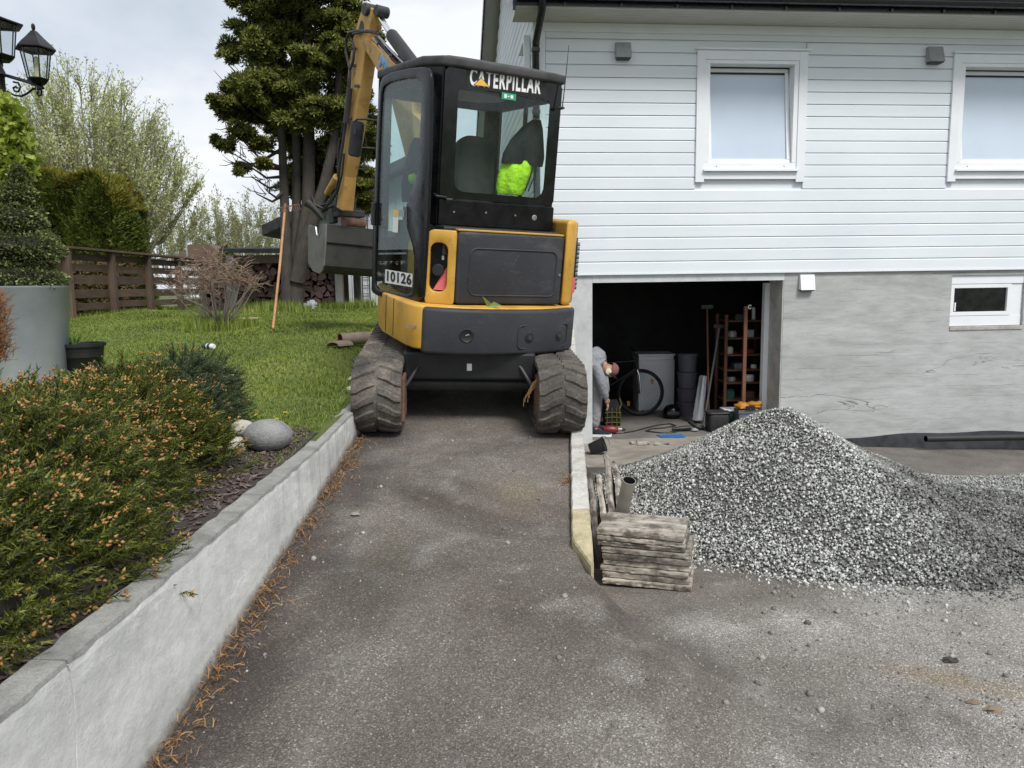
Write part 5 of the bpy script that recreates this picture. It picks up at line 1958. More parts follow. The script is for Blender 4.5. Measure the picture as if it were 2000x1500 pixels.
def conifer_shrub(name, label, parts_, n_, buds, sprig=0.095, needle=None, bsc=1.0):
    c0 = parts_[0]
    t = thing(name, label, 'shrub', (c0[0], c0[1], c0[4]))
    core = MB()
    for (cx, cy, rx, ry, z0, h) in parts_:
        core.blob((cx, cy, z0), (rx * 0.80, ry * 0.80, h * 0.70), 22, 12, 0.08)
    core.build('branches', shrub_core_shade, t, world=True)  # a solid core, not branches, dark as the shade between sprigs
    P_, D_, dep = [], [], []
    tot = sum(p[2] * p[3] for p in parts_)
    for i, (cx, cy, rx, ry, z0, h) in enumerate(parts_):
        a, d, e_ = mound_points(int(n_ * rx * ry / tot), cx, cy, rx, ry, z0, h, 11 + i)
        P_.append(a); D_.append(d); dep.append(e_)
    P_, D_, dep = np.concatenate(P_), np.concatenate(D_), np.concatenate(dep)
    m = P_[:, 0] < 9
    rot = aim_mats(D_, rng.uniform(0, 6.28, len(P_)))
    sc_ = sprig * rng.uniform(0.7, 1.35, len(P_))
    tv, tf = needle_sprig(27, 1.0, 0.25, 0.056)
    o = scatter_mesh('foliage', tv, tf, P_, rot, sc_, needle or dark_needle, t, True)
    tag(o, kind='stuff')
    if buds:
        sel = np.where((dep < 0.16) & (rng.random(len(dep)) < buds))[0]
        tips = P_[sel] + rot[sel][:, :, 2] * sc_[sel][:, None] * 0.98
        bv = [(0, 0, 0), (0.5, 0, 0.45), (0, 0.5, 0.45), (-0.5, 0, 0.45), (0, -0.5, 0.45), (0, 0, 1.5)]
        bf = [(0, 2, 1), (0, 3, 2), (0, 4, 3), (0, 1, 4), (5, 1, 2), (5, 2, 3), (5, 3, 4), (5, 4, 1)]
        bp_, bd, bs2 = [], [], []
        for k in range(4):
            jd = D_[sel] / np.linalg.norm(D_[sel], axis=1, keepdims=True) + rng.normal(0, 0.5, (len(sel), 3))
            bp_.append(tips + rng.normal(0, 0.006, (len(sel), 3)))
            bd.append(jd)
            bs2.append(rng.uniform(0.006, 0.0115, len(sel)) * bsc)
        bp_, bd, bs2 = np.concatenate(bp_), np.concatenate(bd), np.concatenate(bs2)
        o = scatter_mesh('bud', bv, bf, bp_, aim_mats(bd, rng.uniform(0, 6.28, len(bp_))), bs2, bud, t, True)
        tag(o, kind='stuff')
    return t


conifer_shrub('conifer_shrub', 'big dark green conifer shrub covered in orange bud tips beside the low white wall',
              [(-1.86, 2.72, 0.60, 1.02, 0.70, 0.47), (-1.62, 1.90, 0.48, 0.70, 0.68, 0.34), (-2.5, 3.1, 0.75, 1.0, 0.68, 0.44), (-1.86, 3.45, 0.34, 0.50, 0.72, 0.42), (-2.3, 2.2, 0.7, 0.8, 0.66, 0.44)], 15500, 0.28, 0.108, None, 1.1)
blue_needle = foliage('blue_needle', [(0.028, 0.045, 0.022), (0.058, 0.082, 0.036), (0.11, 0.14, 0.055)], 0.5, 0.2, 0.35, 3.5)
conifer_shrub('conifer_shrub', 'smaller bluish dark conifer shrub with few buds behind the big orange tipped shrub',
              [(-1.84, 4.12, 0.28, 0.38, 0.76, 0.45), (-1.72, 3.85, 0.19, 0.28, 0.76, 0.34), (-2.25, 4.35, 0.45, 0.38, 0.78, 0.30)], 4600, 0.10, 0.085, blue_needle, 0.8)

# --- bark mulch in the bed
n_ = 5200
mp2 = rng.uniform([-2.0, 1.2], [-1.15, 4.3], (n_, 2))
mp2 = mp2[mp2[:, 0] > -1.16 - 0.75 * rng.random(len(mp2))]
n_ = len(mp2)
chip = cube * np.array([1.0, 0.35, 0.12])
bed, _ = grid_mesh('planting_bed', np.append(np.arange(-3.6, -1.14, 0.06), -1.112), np.arange(0.4, 4.25, 0.06), lambda x, y: z_lawn(x, y) + 0.010 - 0.05 * sstep((y - 3.9 - 0.5 * sstep((x + 2.2) / 0.4) + 0.3 * np.sin(x * 4)) / 0.3), MT['soil'])
tag(bed, kind='structure')
o = scatter_mesh('bark_mulch', chip, cf, np.stack([mp2[:, 0], mp2[:, 1], z_lawn(mp2[:, 0], mp2[:, 1]) + 0.016], 1), euler_mats(rng.normal(0, 0.35, n_), rng.normal(0, 0.35, n_), rng.uniform(0, 6.28, n_)),
                 rng.uniform(0.006, 0.019, n_), MT['mulch'])
tag(o, 'grey brown bark chips covering the bed between the shrub and the wall', 'bark chips', kind='stuff')

# --- grass
def blades(n_blades, h, seed):
    r_ = random.Random(seed)
    v, f = [], []
    for k in range(n_blades):
        a = r_.uniform(0, 6.28)
        p = Vector((r_.uniform(-0.5, 0.5), r_.uniform(-0.5, 0.5), 0))
        l = h * r_.uniform(0.6, 1.2)
        lean = Vector((math.cos(a), math.sin(a), 0)) * l * r_.uniform(0.15, 0.7)
        s = Vector((-math.sin(a), math.cos(a), 0)) * 0.058
        b_ = len(v)
        m = p + lean * 0.35 + Vector((0, 0, l * 0.6))
        v += [tuple(p - s), tuple(p + s), tuple(m + s * 0.7), tuple(m - s * 0.7), tuple(p + lean + Vector((0, 0, l)))]
        f += [(b_, b_ + 1, b_ + 2, b_ + 3), (b_ + 3, b_ + 2, b_ + 4)]
    return v, f


n_ = 150000
g = np.stack([rng.uniform(-6.3, -0.95, n_), 3.4 + 9.0 * rng.random(n_) ** 1.5], 1)
pxl = 1000 + 1450 * g[:, 0] / g[:, 1]
ok = (pxl > -60) & ~((g[:, 0] > -1.135) & (g[:, 1] < 5.45)) & (g[:, 1] > 3.95 - 0.45 * sstep((g[:, 0] + 1.5) / 0.25) + 0.3 * np.sin(g[:, 0] * 4) * (g[:, 0] < -1.5))
ok &= rng.random(n_) < 1.0
ok &= ~((g[:, 0] > -1.10) & (g[:, 1] < 7.4))
g = g[ok][:36000]
far = 1 + 0.10 * np.clip(g[:, 1] - 5, 0, 6)
hv = 0.75 + 0.5 * fbm(g[:, 0], g[:, 1], 1.6, 2.0)
tv, tf = blades(5, 1.0, 3)
sc3 = np.stack([0.040 * far, 0.040 * far, 0.036 * np.clip(hv, 0.4, 1.5) * (1 + 0.5 * (g[:, 1] > 10.0))], 1)
o = scatter_mesh('grass', tv, tf, np.stack([g[:, 0], g[:, 1], z_lawn(g[:, 0], g[:, 1]) - 0.004], 1), euler_mats(np.zeros(len(g)), np.zeros(len(g)), rng.uniform(0, 6.28, len(g))), sc3, MT['grass_blade'])
tag(o, 'mown green grass of the sloping lawn', 'grass', kind='stuff')
# tall tufts along the fence foot, the bare shrub and the shed
tl = []
for k in range(900):
    tl.append((-6.2 + rng.normal(0, 0.06), rng.uniform(8, 16)))
for k in range(260):
    tl.append((-3.38 + rng.normal(0, 0.16), 8.6 + rng.normal(0, 0.13)))
for k in range(500):
    tl.append((rng.uniform(-4.4, -2.2), 11.9 + rng.normal(0, 0.12)))
for k in range(200):
    tl.append((-3.28 + rng.normal(0, 0.22), 10.8 + rng.normal(0, 0.12)))
tl = np.array(tl)
o = scatter_mesh('grass', tv, tf, np.stack([tl[:, 0], tl[:, 1], z_lawn(tl[:, 0], tl[:, 1]) - 0.01], 1), euler_mats(np.zeros(len(tl)), np.zeros(len(tl)), rng.uniform(0, 6.28, len(tl))),
                 np.stack([np.full(len(tl), 0.09), np.full(len(tl), 0.09), np.where(np.arange(len(tl)) < 900, 0.5, 1.0) * rng.uniform(0.10, 0.22, len(tl))], 1), MT['grass_blade'])
tag(o, 'longer unmown grass along the fence foot and the woodpile', 'grass', kind='stuff')
# dandelions
dand = foliage('dandelion', [(0.75, 0.60, 0.02), (0.80, 0.68, 0.05)], 0.6)
for (px, py, Y, lab) in ((500, 822, 4.42, 'yellow dandelion in the lawn behind the boulder, left of its neighbour'), (540, 834, 4.30, 'yellow dandelion in the lawn directly behind the boulder'),
                         (557, 815, 4.5, 'small yellow dandelion in the lawn nearest the low white wall'),
                         (155, 728, 5.2, 'yellow dandelion at the foot of the black plastic pot')):
    p = at(px, py, Y)
    b = MB()
    zb = float(z_lawn(p.x, p.y))
    t = thing('dandelion', lab, 'flower', (p.x, p.y, zb), group='dandelions in the lawn')
    b.cyl((0, 0, 0), (0.004, 0, 0.055), 0.0025, seg=5)
    b.build('stem', MT['grass_blade'], t)
    b = MB()
    for k in range(16):
        a = 2 * math.pi * k / 16
        for q, el in ((0.019, 0.25), (0.014, 0.8)):
            d = Vector((math.cos(a) * math.cos(el), math.sin(a) * math.cos(el), math.sin(el))) * q
            s = Vector((-math.sin(a), math.cos(a), 0)) * 0.003
            c = Vector((0.004, 0, 0.055))
            b.add([c - s, c + s, c + d], [(0, 1, 2)])
    b.build('petals', dand, t)

# --- dry needles swept along the foot of the wall
cl = []
for k in range(48):
    y = 1.7 + 3.2 * (k / 48) + rng.normal(0, 0.05)
    big = 1.0 if k % 6 else 2.6
    for j in range(int(13 * big * (1.6 if big > 2 else 1) * (0.5 + abs(math.sin(k * 1.7)) * 1.1))):
        cl.append((-1.028 + abs(rng.normal(0, 0.026 * (1 + 0.45 * big))), y + rng.normal(0, 0.05 * big), rng.random() * 0.02 * big))
for k in range(60):
    cl.append((0.30 + rng.normal(0, 0.025), 4.18 + rng.normal(0, 0.05), rng.random() * 0.012))
cl = np.array(cl)
v_, f_ = [], []
for k in range(4):
    a, b_ = k / 3, 0.35 * math.sin(math.pi * k / 3)
    v_ += [(-0.03, a, b_), (0.03, a, b_)]
f_ = [(0, 1, 3, 2), (2, 3, 5, 4), (4, 5, 7, 6)]
o = scatter_mesh('dry_needles', v_, f_, np.stack([cl[:, 0], cl[:, 1], z_ramp(cl[:, 0], cl[:, 1]) + 0.003 + cl[:, 2]], 1), euler_mats(rng.normal(0, 0.3, len(cl)), rng.normal(0, 0.6, len(cl)), rng.uniform(0, 6.28, len(cl))),
                 rng.uniform(0.02, 0.050, (len(cl), 1)) * np.array([[1.2, 1, 1]]), MT['dry_needles'])
tag(o, 'rusty brown dry needles drifted along the foot of the low white wall', 'dry needles', kind='stuff')


# --- big dark conifer
def tree_cypress():
    bx, by = -3.26, 11.0
    bz = float(z_lawn(bx, by)) - 0.05
    t = thing('conifer_tree', 'tall dark cypress tree with several bare stems standing by the woodpile', 'tree', (bx, by, bz))
    b = MB()

    def stem(pts, r0, r1):
        pp = [at(*q) if len(q) == 3 and q[1] > -400 else Vector(q[:3]) for q in pts]
        n2 = len(pp)
        b.tube(pp, [lerp(r0, r1, i / (n2 - 1)) for i in range(n2)], 9)
    stem([(562, 614, 11.0), (561, 560, 11.0), (559, 480, 11.0), (556, 400, 11.0), (552, 300, 11.0), (550, 200, 11.05), (545, 60, 11.1)], 0.095, 0.04)
    stem([(570, 610, 11.1), (574, 530, 11.1), (579, 430, 11.1), (580, 300, 11.1), (575, 150, 11.1), (573, 0, 11.1), (570, -120, 11.1)], 0.085, 0.04)
    stem([(576, 612, 11.05), (579, 560, 11.05), (588, 490, 11.05), (602, 400, 11.05), (604, 290, 11.05), (600, 120, 11.05), (598, -40, 11.05), (590, -200, 11.05)], 0.125, 0.055)
    stem([(580, 550, 11.0), (594, 480, 10.98), (612, 430, 10.95), (634, 360, 10.9), (652, 280, 10.9), (662, 150, 10.95), (660, 20, 11.0)], 0.115, 0.04)
    stem([(582, 540, 11.2), (606, 460, 11.4), (636, 380, 11.5), (690, 300, 11.6), (700, 200, 11.6)], 0.06, 0.03)
    # thin bare limbs showing under the crown
    r_ = random.Random(4)
    for (x0, y0, x1, y1) in ((556, 330, 470, 270), (556, 360, 490, 345), (553, 300, 440, 250), (556, 372, 520, 372), (552, 290, 450, 320), (552, 250, 440, 160), (556, 380, 500, 378), (552, 330, 455, 300), (553, 345, 478, 318), (549, 210, 448, 128), (640, 360, 700, 340), (650, 300, 720, 330), (655, 260, 735, 290)):
        a, c = at(x0, y0, 11.0), at(x1, y1, 11.0 + r_.uniform(-0.5, 0.3))
        m = a.lerp(c, 0.5) + Vector((0, r_.uniform(-0.1, 0.1), -0.10))
        b.tube([a, m, c], [0.028, 0.018, 0.007], 6)
        for q in range(9):
            s0 = a.lerp(c, r_.uniform(0.35, 1))
            e_ = s0 + Vector((r_.uniform(-0.25, 0.05), r_.uniform(-0.15, 0.15), r_.uniform(-0.04, 0.24)))
            b.tube([s0, s0.lerp(e_, 0.5) + Vector((0, 0, -0.02)), e_], [0.007, 0.005, 0.003], 4)
    b.build('trunk', MT['bark'], t, world=True, smooth=True)
    clumps = [(520, 20, 55), (482, 62, 40), (462, 98, 33), (446, 118, 24), (560, 80, 55), (620, 60, 62), (676, 40, 46), (520, 140, 55), (470, 180, 40), (438, 205, 26), (420, 195, 16), (500, 210, 52), (570, 180, 62), (640, 140, 62),
              (560, 250, 50), (615, 230, 55), (455, 225, 32), (425, 218, 18), (470, 262, 30), (442, 282, 20), (425, 275, 13), (508, 285, 30), (478, 330, 16), (466, 335, 10), (515, 318, 20), (685, 190, 48), (690, 290, 38), (705, 370, 36), (715, 340, 28),
              (600, 300, 30), (655, 230, 45), (540, -40, 60), (620, -40, 66), (690, -30, 46), (470, -10, 30), (448, 2, 14), (580, -120, 66), (650, -120, 55), (525, -110, 50), (600, -200, 60), (730, 60, 20), (715, 110, 24), (720, 230, 26), (722, 410, 22), (640, 300, 26), (580, 295, 22),
              (500, 100, 36), (548, 30, 40), (600, 130, 46), (545, 205, 40), (660, 95, 40), (590, 10, 46)]
    P_, D_, S_ = [], [], []
    r2 = np.random.default_rng(5)
    for k in range(30):
        y_ = r2.uniform(-60, 290)
        x0_ = np.interp(y_, [-60, 60, 140, 200, 300], [500, 490, 500, 465, 500])
        clumps.append((r2.uniform(x0_, 720), y_, r2.uniform(34, 50)))
    for k in range(16):
        clumps.append((r2.uniform(565, 665), r2.uniform(265, 385), r2.uniform(24, 36)))
    for k in range(12):
        clumps.append((r2.uniform(620, 745), r2.uniform(270, 425), r2.uniform(26, 40)))
    for (cx, cy, rr) in clumps:
        Y = 11.0 + r2.uniform(-0.55, 0.55) + (0.8 if cy > 262 and cx > 560 else 0)
        c = np.array(at(cx, cy, Y))
        R_ = rr / 1450 * Y
        k = int(90 + 3300 * R_ ** 1.6)
        # every pad is several smaller tufted knobs
        nk = max(4, int(15 * R_ / 0.4))
        kc = c + unit(nk) * R_ * np.array([0.62, 0.9, 0.55]) * r2.uniform(0.5, 1.0, (nk, 1))
        w_ = r2.integers(0, nk, k)
        u_ = unit(k)
        u_[:, 2] = np.abs(u_[:, 2]) * 0.9 - 0.25 * r2.random(k)
        q = kc[w_] + u_ * R_ * 0.40 * np.array([1, 1, 0.75]) * r2.uniform(0.55, 1.05, (k, 1))
        out_ = (q - c) / R_
        P_.append(q)
        D_.append(out_ * 0.7 + u_ * 0.8 + np.array([0, 0, 0.55]) + r2.normal(0, 0.25, (k, 3)))
        S_.append(r2.uniform(0.05, 0.085, k))
    P_, D_, S_ = np.concatenate(P_), np.concatenate(D_), np.concatenate(S_)
    v, f = [], []
    for k in range(5):
        a = 2.4 * k
        el = 0.35 + 0.20 * (k % 4)
        d = Vector((math.cos(a) * math.cos(el), math.sin(a) * math.cos(el), math.sin(el)))
        s = d.cross(Vector((0, 0, 1))).normalized() * 0.14
        o_ = d * 0.12
        b_ = len(v)
        v += [tuple(o_), tuple(o_ + d * 0.5 + s), tuple(o_ + d * (0.85 + 0.1 * (k % 3))), tuple(o_ + d * 0.5 - s)]
        f += [(b_, b_ + 1, b_ + 2), (b_, b_ + 2, b_ + 3)]
    m = foliage('cypress_spray', [(0.032, 0.044, 0.010), (0.072, 0.090, 0.016), (0.135, 0.150, 0.026), (0.22, 0.215, 0.042)], 0.6, 0.15, 0.2, 1.2)
    o = scatter_mesh('crown', v, f, P_, aim_mats(D_, rng.uniform(0, 6.28, len(P_))), S_, m, t, True)
    tag(o, kind='stuff')


tree_cypress()


# --- loose broadleaf trees: upright limbs, fine twigs, small pale leaves
def broadleaf(name, label, cat, base, h, wid, seed, nl, nt, nleaf, leaf, mat, r0, group=None, bark=None, spread=0.9, cl=0.25, twr=0.010):
    r_ = random.Random(seed)
    t = thing(name, label, cat, base, group=group)
    B = Vector(base)
    b = MB()
    ends = []
    th = h * cl
    b.tube([B, B + Vector((r_.uniform(-.1, .1), 0, th * 0.6)), B + Vector((0, 0, th))], [r0, r0 * 0.8, r0 * 0.65], 8)
    for i in range(nl):
        a = 2 * math.pi * (i * 0.618 + r_.uniform(-0.05, 0.05))
        q = math.sqrt((i + 0.5) / nl)
        z0 = B.z + th * r_.uniform(0.35, 1.0)
        s = Vector((B.x, B.y, z0))
        top = h * math.sqrt(max(0.05, 1 - 0.80 * q ** 2.2)) * r_.uniform(0.86, 1.04)
        e_ = Vector((B.x + wid * q * math.cos(a) * spread, B.y + wid * q * math.sin(a) * spread, B.z + top))
        m = s.lerp(e_, 0.42) + Vector((wid * 0.22 * q * math.cos(a), wid * 0.22 * q * math.sin(a), -0.04 * h))
        m2 = s.lerp(e_, 0.75) + Vector((wid * 0.12 * q * math.cos(a), wid * 0.12 * q * math.sin(a), 0))
        b.tube([s, m, m2, e_], [r0 * 0.42, r0 * 0.24, r0 * 0.13, twr * 0.6], 5, cap=False)
        path = [s, m, m2, e_]
        for k in range(nt):
            u = r_.uniform(0.25, 1.0) * 3
            j = min(int(u), 2)
            p = path[j].lerp(path[j + 1], u - j)
            l = h * r_.uniform(0.06, 0.15)
            d = Vector((math.cos(a) * 0.35 + r_.uniform(-.5, .5), math.sin(a) * 0.35 + r_.uniform(-.5, .5), r_.uniform(0.55, 1.2))).normalized()
            p2 = p + d * l
            b.tube([p, p + d * l * 0.5 + Vector((r_.uniform(-.1, .1), r_.uniform(-.1, .1), 0)) * l, p2], [twr, twr * 0.7, twr * 0.35], 3, cap=False)
            ends.append((p, p2))
    b.build('trunk', bark or MT['twig_far'], t, world=True)
    A = np.array([(tuple(p), tuple(q)) for p, q in ends])
    w_ = rng.integers(0, len(A), nleaf)
    u = rng.uniform(0.1, 1.05, (nleaf, 1))
    P_ = A[w_, 0] * (1 - u) + A[w_, 1] * u + rng.normal(0, leaf * 0.55, (nleaf, 3))
    v, f = tri_leaf(1.0, 0.5, 0.1)
    D_ = rng.normal(0, 0.6, (nleaf, 3)) + np.array([0, 0, 0.5])
    o = scatter_mesh('crown', v, f, P_, aim_mats(D_, rng.uniform(0, 6.28, nleaf)), rng.uniform(0.6, 1.3, nleaf) * leaf, mat, t, True)
    tag(o, kind='stuff')
    return t


willow_leaf = foliage('willow_leaf', [(0.32, 0.36, 0.12), (0.46, 0.50, 0.20), (0.58, 0.60, 0.32)], 0.55, 0.4, 0.2, 0.4)
p = at(195, 560, 27)
broadleaf('willow_tree', 'broad pale green willow with fresh leaves rising behind the clipped hedge', 'tree', (p.x, 27, 1.1), 7.9, 3.7, 3, 96, 40, 48000, 0.105, willow_leaf, 0.20, None, MT['twig_far'], 0.95, 0.22, 0.013)
p = at(45, 560, 30)
broadleaf('willow_tree', 'lower pale green willow at the far left behind the lantern post', 'tree', (p.x, 30, 1.1), 6.6, 2.6, 8, 44, 28, 16000, 0.10, willow_leaf, 0.18, None, MT['twig_far'], 0.95, 0.22, 0.013)
birch_leaf = foliage('birch_leaf', [(0.22, 0.23, 0.10), (0.32, 0.34, 0.15), (0.42, 0.42, 0.24)], 0.55, 0.35, 0.2, 0.2)
far = [(330, 62, 4.1, 1.9, 'far young birch at the left end of the row, half behind the willow'), (372, 58, 4.0, 1.5, 'far young birch beside the thin street lamp pole'), (424, 60, 4.9, 2.0, 'tallest far young birch left of the round olive bush'),
       (452, 64, 4.6, 1.6, 'far young birch directly above the round olive bush'), (480, 66, 4.6, 1.3, 'thin far birch right of the round olive bush'), (505, 60, 4.7, 1.9, 'bright green far birch left of the rake'), (536, 64, 4.5, 1.7, 'far birch just behind the wooden rake'), (398, 70, 3.4, 1.4, 'small bare far birch between two leafier ones')]
for i, (px, Y, h, wd, lab) in enumerate(far):
    p = at(px, 500, Y)
    broadleaf('birch_tree', lab, 'tree', (p.x, Y, 1.2), h * 1.62, wd * 1.15, 20 + i, 16, 20, 3600 if i not in (7, 4) else 700, 0.17, birch_leaf, 0.09, 'far young birches behind the garden', MT['twig_far'], 0.85, 0.3, 0.016)
b = MB()
p = at(441, 480, 50)
t = thing('round_bush', 'round clipped olive green bush far behind the bare shrub', 'bush', (p.x, 50, 1.1))
u_ = unit(2600)
u_[:, 2] = np.abs(u_[:, 2])
v, f = tri_leaf(1.0, 0.6, 0.1)
olive = foliage('olive_leaf', [(0.06, 0.075, 0.015), (0.11, 0.12, 0.025), (0.16, 0.16, 0.05)], 0.6, 0.1, 0.2, 0.6)
o = scatter_mesh('foliage', v, f, np.array([p.x, 50, 1.1]) + u_ * np.array([0.78, 0.7, 3.4]) * rng.uniform(0.85, 1.03, (2600, 1)) * np.array([1, 1, 1.0]), aim_mats(u_ + rng.normal(0, .3, u_.shape), rng.uniform(0, 6, 2600)), rng.uniform(0.12, 0.26, 2600), olive, t, True)
tag(o, kind='stuff')
b.blob((p.x, 50, 1.1), (0.66, 0.6, 3.1), 12, 8)
b.build('branches', shrub_core_shade, t, world=True)  # solid core of the bush, painted as inner shade

# --- clipped thuja hedge: walls of upright sprays with a golden fringe on top
t = thing('hedge', 'tall clipped thuja hedge with a golden brown top behind the wooden fence', 'hedge', (-8.6, 14.6, 1.2))
hx0, hx1, hy0, hy1 = -10.6, -7.02, 13.6, 14.65


def hedge_top(x, y): return 3.68 + 0.42 * sstep((-8.6 - x) / 0.8) - 0.55 * sstep((x - hx1 + 0.5) / 0.5) ** 2 + 0.05 * np.sin(x * 5) + 0.04 * np.sin(x * 11 + y * 3)


b = MB()
ring = []
for x in np.linspace(hx0, hx1 - 0.16, 18):
    z = float(hedge_top(x, 14)) - 0.16
    ring.append([(x, hy0 + 0.15, 1.2), (x, hy0 + 0.14, z - 0.2), (x, hy0 + 0.4, z), (x, hy1 - 0.4, z), (x, hy1 - 0.15, z - 0.2), (x, hy1 - 0.15, 1.2)])
b.rings(ring)
b.build('branches', shrub_core_shade, t, world=True)  # one solid mass inside the hedge, coloured as its shade
n_ = 26000
fr = rng.random(n_)
X, Y, Z, DX = np.zeros(n_), np.zeros(n_), np.zeros(n_), np.zeros((n_, 3))
front, side, topm = fr < 0.52, (fr >= 0.52) & (fr < 0.74), fr >= 0.74
X[:] = rng.uniform(hx0, hx1, n_)
Y[:] = rng.uniform(hy0, hy1, n_)
Z[:] = 1.25 + (hedge_top(X, Y) - 1.25) * rng.random(n_)
Y[front] = hy0
X[side] = hx1
Z = np.where(side, 1.25 + (hedge_top(X - 0.25, Y) - 1.45) * rng.random(n_), Z)
Z[topm] = hedge_top(X, Y)[topm]
lumpz = 0.10 * np.sin(X * 7 + 1.7 * np.sin(Z * 3)) + 0.06 * np.sin(X * 17 + Z * 5)
Y[front] += lumpz[front]
X[side] += 0.08 * np.sin(Y[side] * 6 + Z[side] * 2) - 0.12 * sstep((Z[side] - 2.8) / 0.6)
DX[front] = (0, -0.75, 0.8)
DX[side] = (0.75, 0, 0.8)
DX[topm] = (0, 0, 1.2)
DX += rng.normal(0, 0.33, (n_, 3))
sp_v, sp_f = [], []
for k in (0, 1, 3, 5, 6):
    a, el = (k - 3) * 0.33, 0
    d = Vector((math.sin(a), 0.12 * ((k % 3) - 1), math.cos(a)))
    o_ = Vector((0, 0, 0.12 * k / 7))
    s = Vector((math.cos(a), 0, -math.sin(a))) * 0.095
    l = 0.95 - 0.09 * abs(k - 3)
    b_ = len(sp_v)
    sp_v += [tuple(o_), tuple(o_ + d * l * 0.5 + s), tuple(o_ + d * l), tuple(o_ + d * l * 0.5 - s)]
    sp_f += [(b_, b_ + 1, b_ + 2), (b_, b_ + 2, b_ + 3)]
hm = foliage('thuja_spray', [(0.030, 0.050, 0.008), (0.066, 0.094, 0.014), (0.115, 0.148, 0.024), (0.19, 0.215, 0.045)], 0.6, 0.15, 0.2, 1.6)
hg = foliage('thuja_new_growth', [(0.11, 0.11, 0.016), (0.19, 0.17, 0.026), (0.27, 0.23, 0.04)], 0.6, 0.2, 0.2, 1.6)
golden = (Z > hedge_top(X, Y) - 0.30 * rng.random(n_) ** 2.5) & (rng.random(n_) < 0.8)
for nm, m, sel in (('foliage', hm, ~golden), ('new_growth', hg, golden)):
    o = scatter_mesh(nm, sp_v, sp_f, np.stack([X, Y, Z], 1)[sel], aim_mats(DX[sel], rng.uniform(0, 6.28, sel.sum())), rng.uniform(0.08, 0.17, sel.sum()), m, t, True)
    tag(o, kind='stuff')
# low leafy stuff behind the fence, seen between its rails
n_ = 3000
lp = np.stack([rng.uniform(-7.2, -6.5, n_), rng.uniform(8.0, 13.4, n_), 1.25 + 0.85 * rng.random(n_) ** 1.3], 1)
o = scatter_mesh('undergrowth', sp_v, sp_f, lp, aim_mats(unit(n_) + np.array([0.2, -0.3, 0.6]), rng.uniform(0, 6.28, n_)), rng.uniform(0.08, 0.2, n_), foliage('brown_leaf', [(0.05, 0.045, 0.015), (0.12, 0.085, 0.035), (0.19, 0.14, 0.06)], 0.8))
tag(o, 'brownish undergrowth behind the dark fence at the foot of the hedge', 'undergrowth', kind='stuff')

# --- topiary in its metal planter
pc = at(34, 560, 5.66)
zpl = 0.90
pt = thing('planter', 'tall tapered grey metal planter streaked with lime, holding a clipped box plant', 'planter', (pc.x, pc.y, zpl))
b = MB()
b.lathe([(0.255, 0.0), (0.27, 0.0), (0.345, 0.735), (0.352, 0.745), (0.352, 0.757), (0.338, 0.757), (0.335, 0.70), (0.01, 0.69)], 40)


def planter_metal():
    n = N('planter_metal')
    c = n.ramp(n.noise(2.5, 5, 0.6), [(0.3, (0.27, 0.30, 0.335)), (0.6, (0.37, 0.40, 0.435)), (0.8, (0.45, 0.485, 0.51))])
    s = n.noise(16.0, 5, 0.7, stretch=(1.2, 1.2, 0.10))
    z = n.t.nodes.new('ShaderNodeSeparateXYZ')
    n.l(n.tc.outputs['Object'], z.inputs[0])
    low_ = n.ramp(z.outputs[2], [(0.12, 1.0), (0.42, 0.0)])
    st = n.math('MULTIPLY', n.ramp(s, [(0.52, 0.0), (0.68, 0.8)]), low_)
    n.color(n.mix(st, c, (0.42, 0.44, 0.43)))
    n.rough(0.33)
    n.b.inputs['Metallic'].default_value = 0.25
    n.bump(n.noise(30), 0.05, 0.003)
    return n.m


b.build('pot', planter_metal(), pt, smooth=True)
b = MB()
b.lathe([(0.33, 0.69), (0.02, 0.71)], 20)
b.build('soil', MT['soil'], pt)
tp = thing('topiary', 'clipped dark green box spiral growing in the tall grey planter', 'plant', (pc.x, pc.y, zpl + 0.7))
b = MB()
tiers = [(0.02, 0.10, 0.31, 0.16), (0.03, 0.34, 0.27, 0.15), (0.03, 0.55, 0.20, 0.13), (0.07, 0.73, 0.12, 0.11), (0.09, 0.87, 0.055, 0.07)]
for (dx_, dz_, R_, H_) in tiers: b.blob((dx_, 0, dz_), (R_ * 0.85, R_ * 0.85, H_ * 0.82), 14, 8, 0.06)
b.build('branches', shrub_core_shade, tp)  # solid lumps under the leaves, dark to stand for shade
P_, D_ = [], []
for (dx_, dz_, R_, H_) in tiers:
    k = int(15000 * R_ * H_)+250
    k *= 6
    u_ = unit(k)
    wob = 1 + 0.10 * np.sin(u_[:, 0] * 6 + dz_ * 9) + 0.08 * np.sin(u_[:, 2] * 9 + u_[:, 1] * 5)
    P_.append(np.array([dx_, 0, dz_]) + u_ * np.array([R_, R_, H_]) * wob[:, None] * rng.uniform(0.84, 1.03, (k, 1)))
    D_.append(u_ + rng.normal(0, 0.55, (k, 3)))
P_, D_ = np.concatenate(P_), np.concatenate(D_)
v, f = tri_leaf(1.0, 0.55, 0.12)
o = scatter_mesh('foliage', v, f, P_, aim_mats(D_, rng.uniform(0, 6.28, len(P_))), rng.uniform(0.016, 0.032, len(P_)), foliage('box_leaf', [(0.04, 0.055, 0.018), (0.09, 0.12, 0.036), (0.18, 0.21, 0.07), (0.30, 0.32, 0.13)], 0.4, 0.2, 0.4, 6.0), tp)
tag(o, kind='stuff')

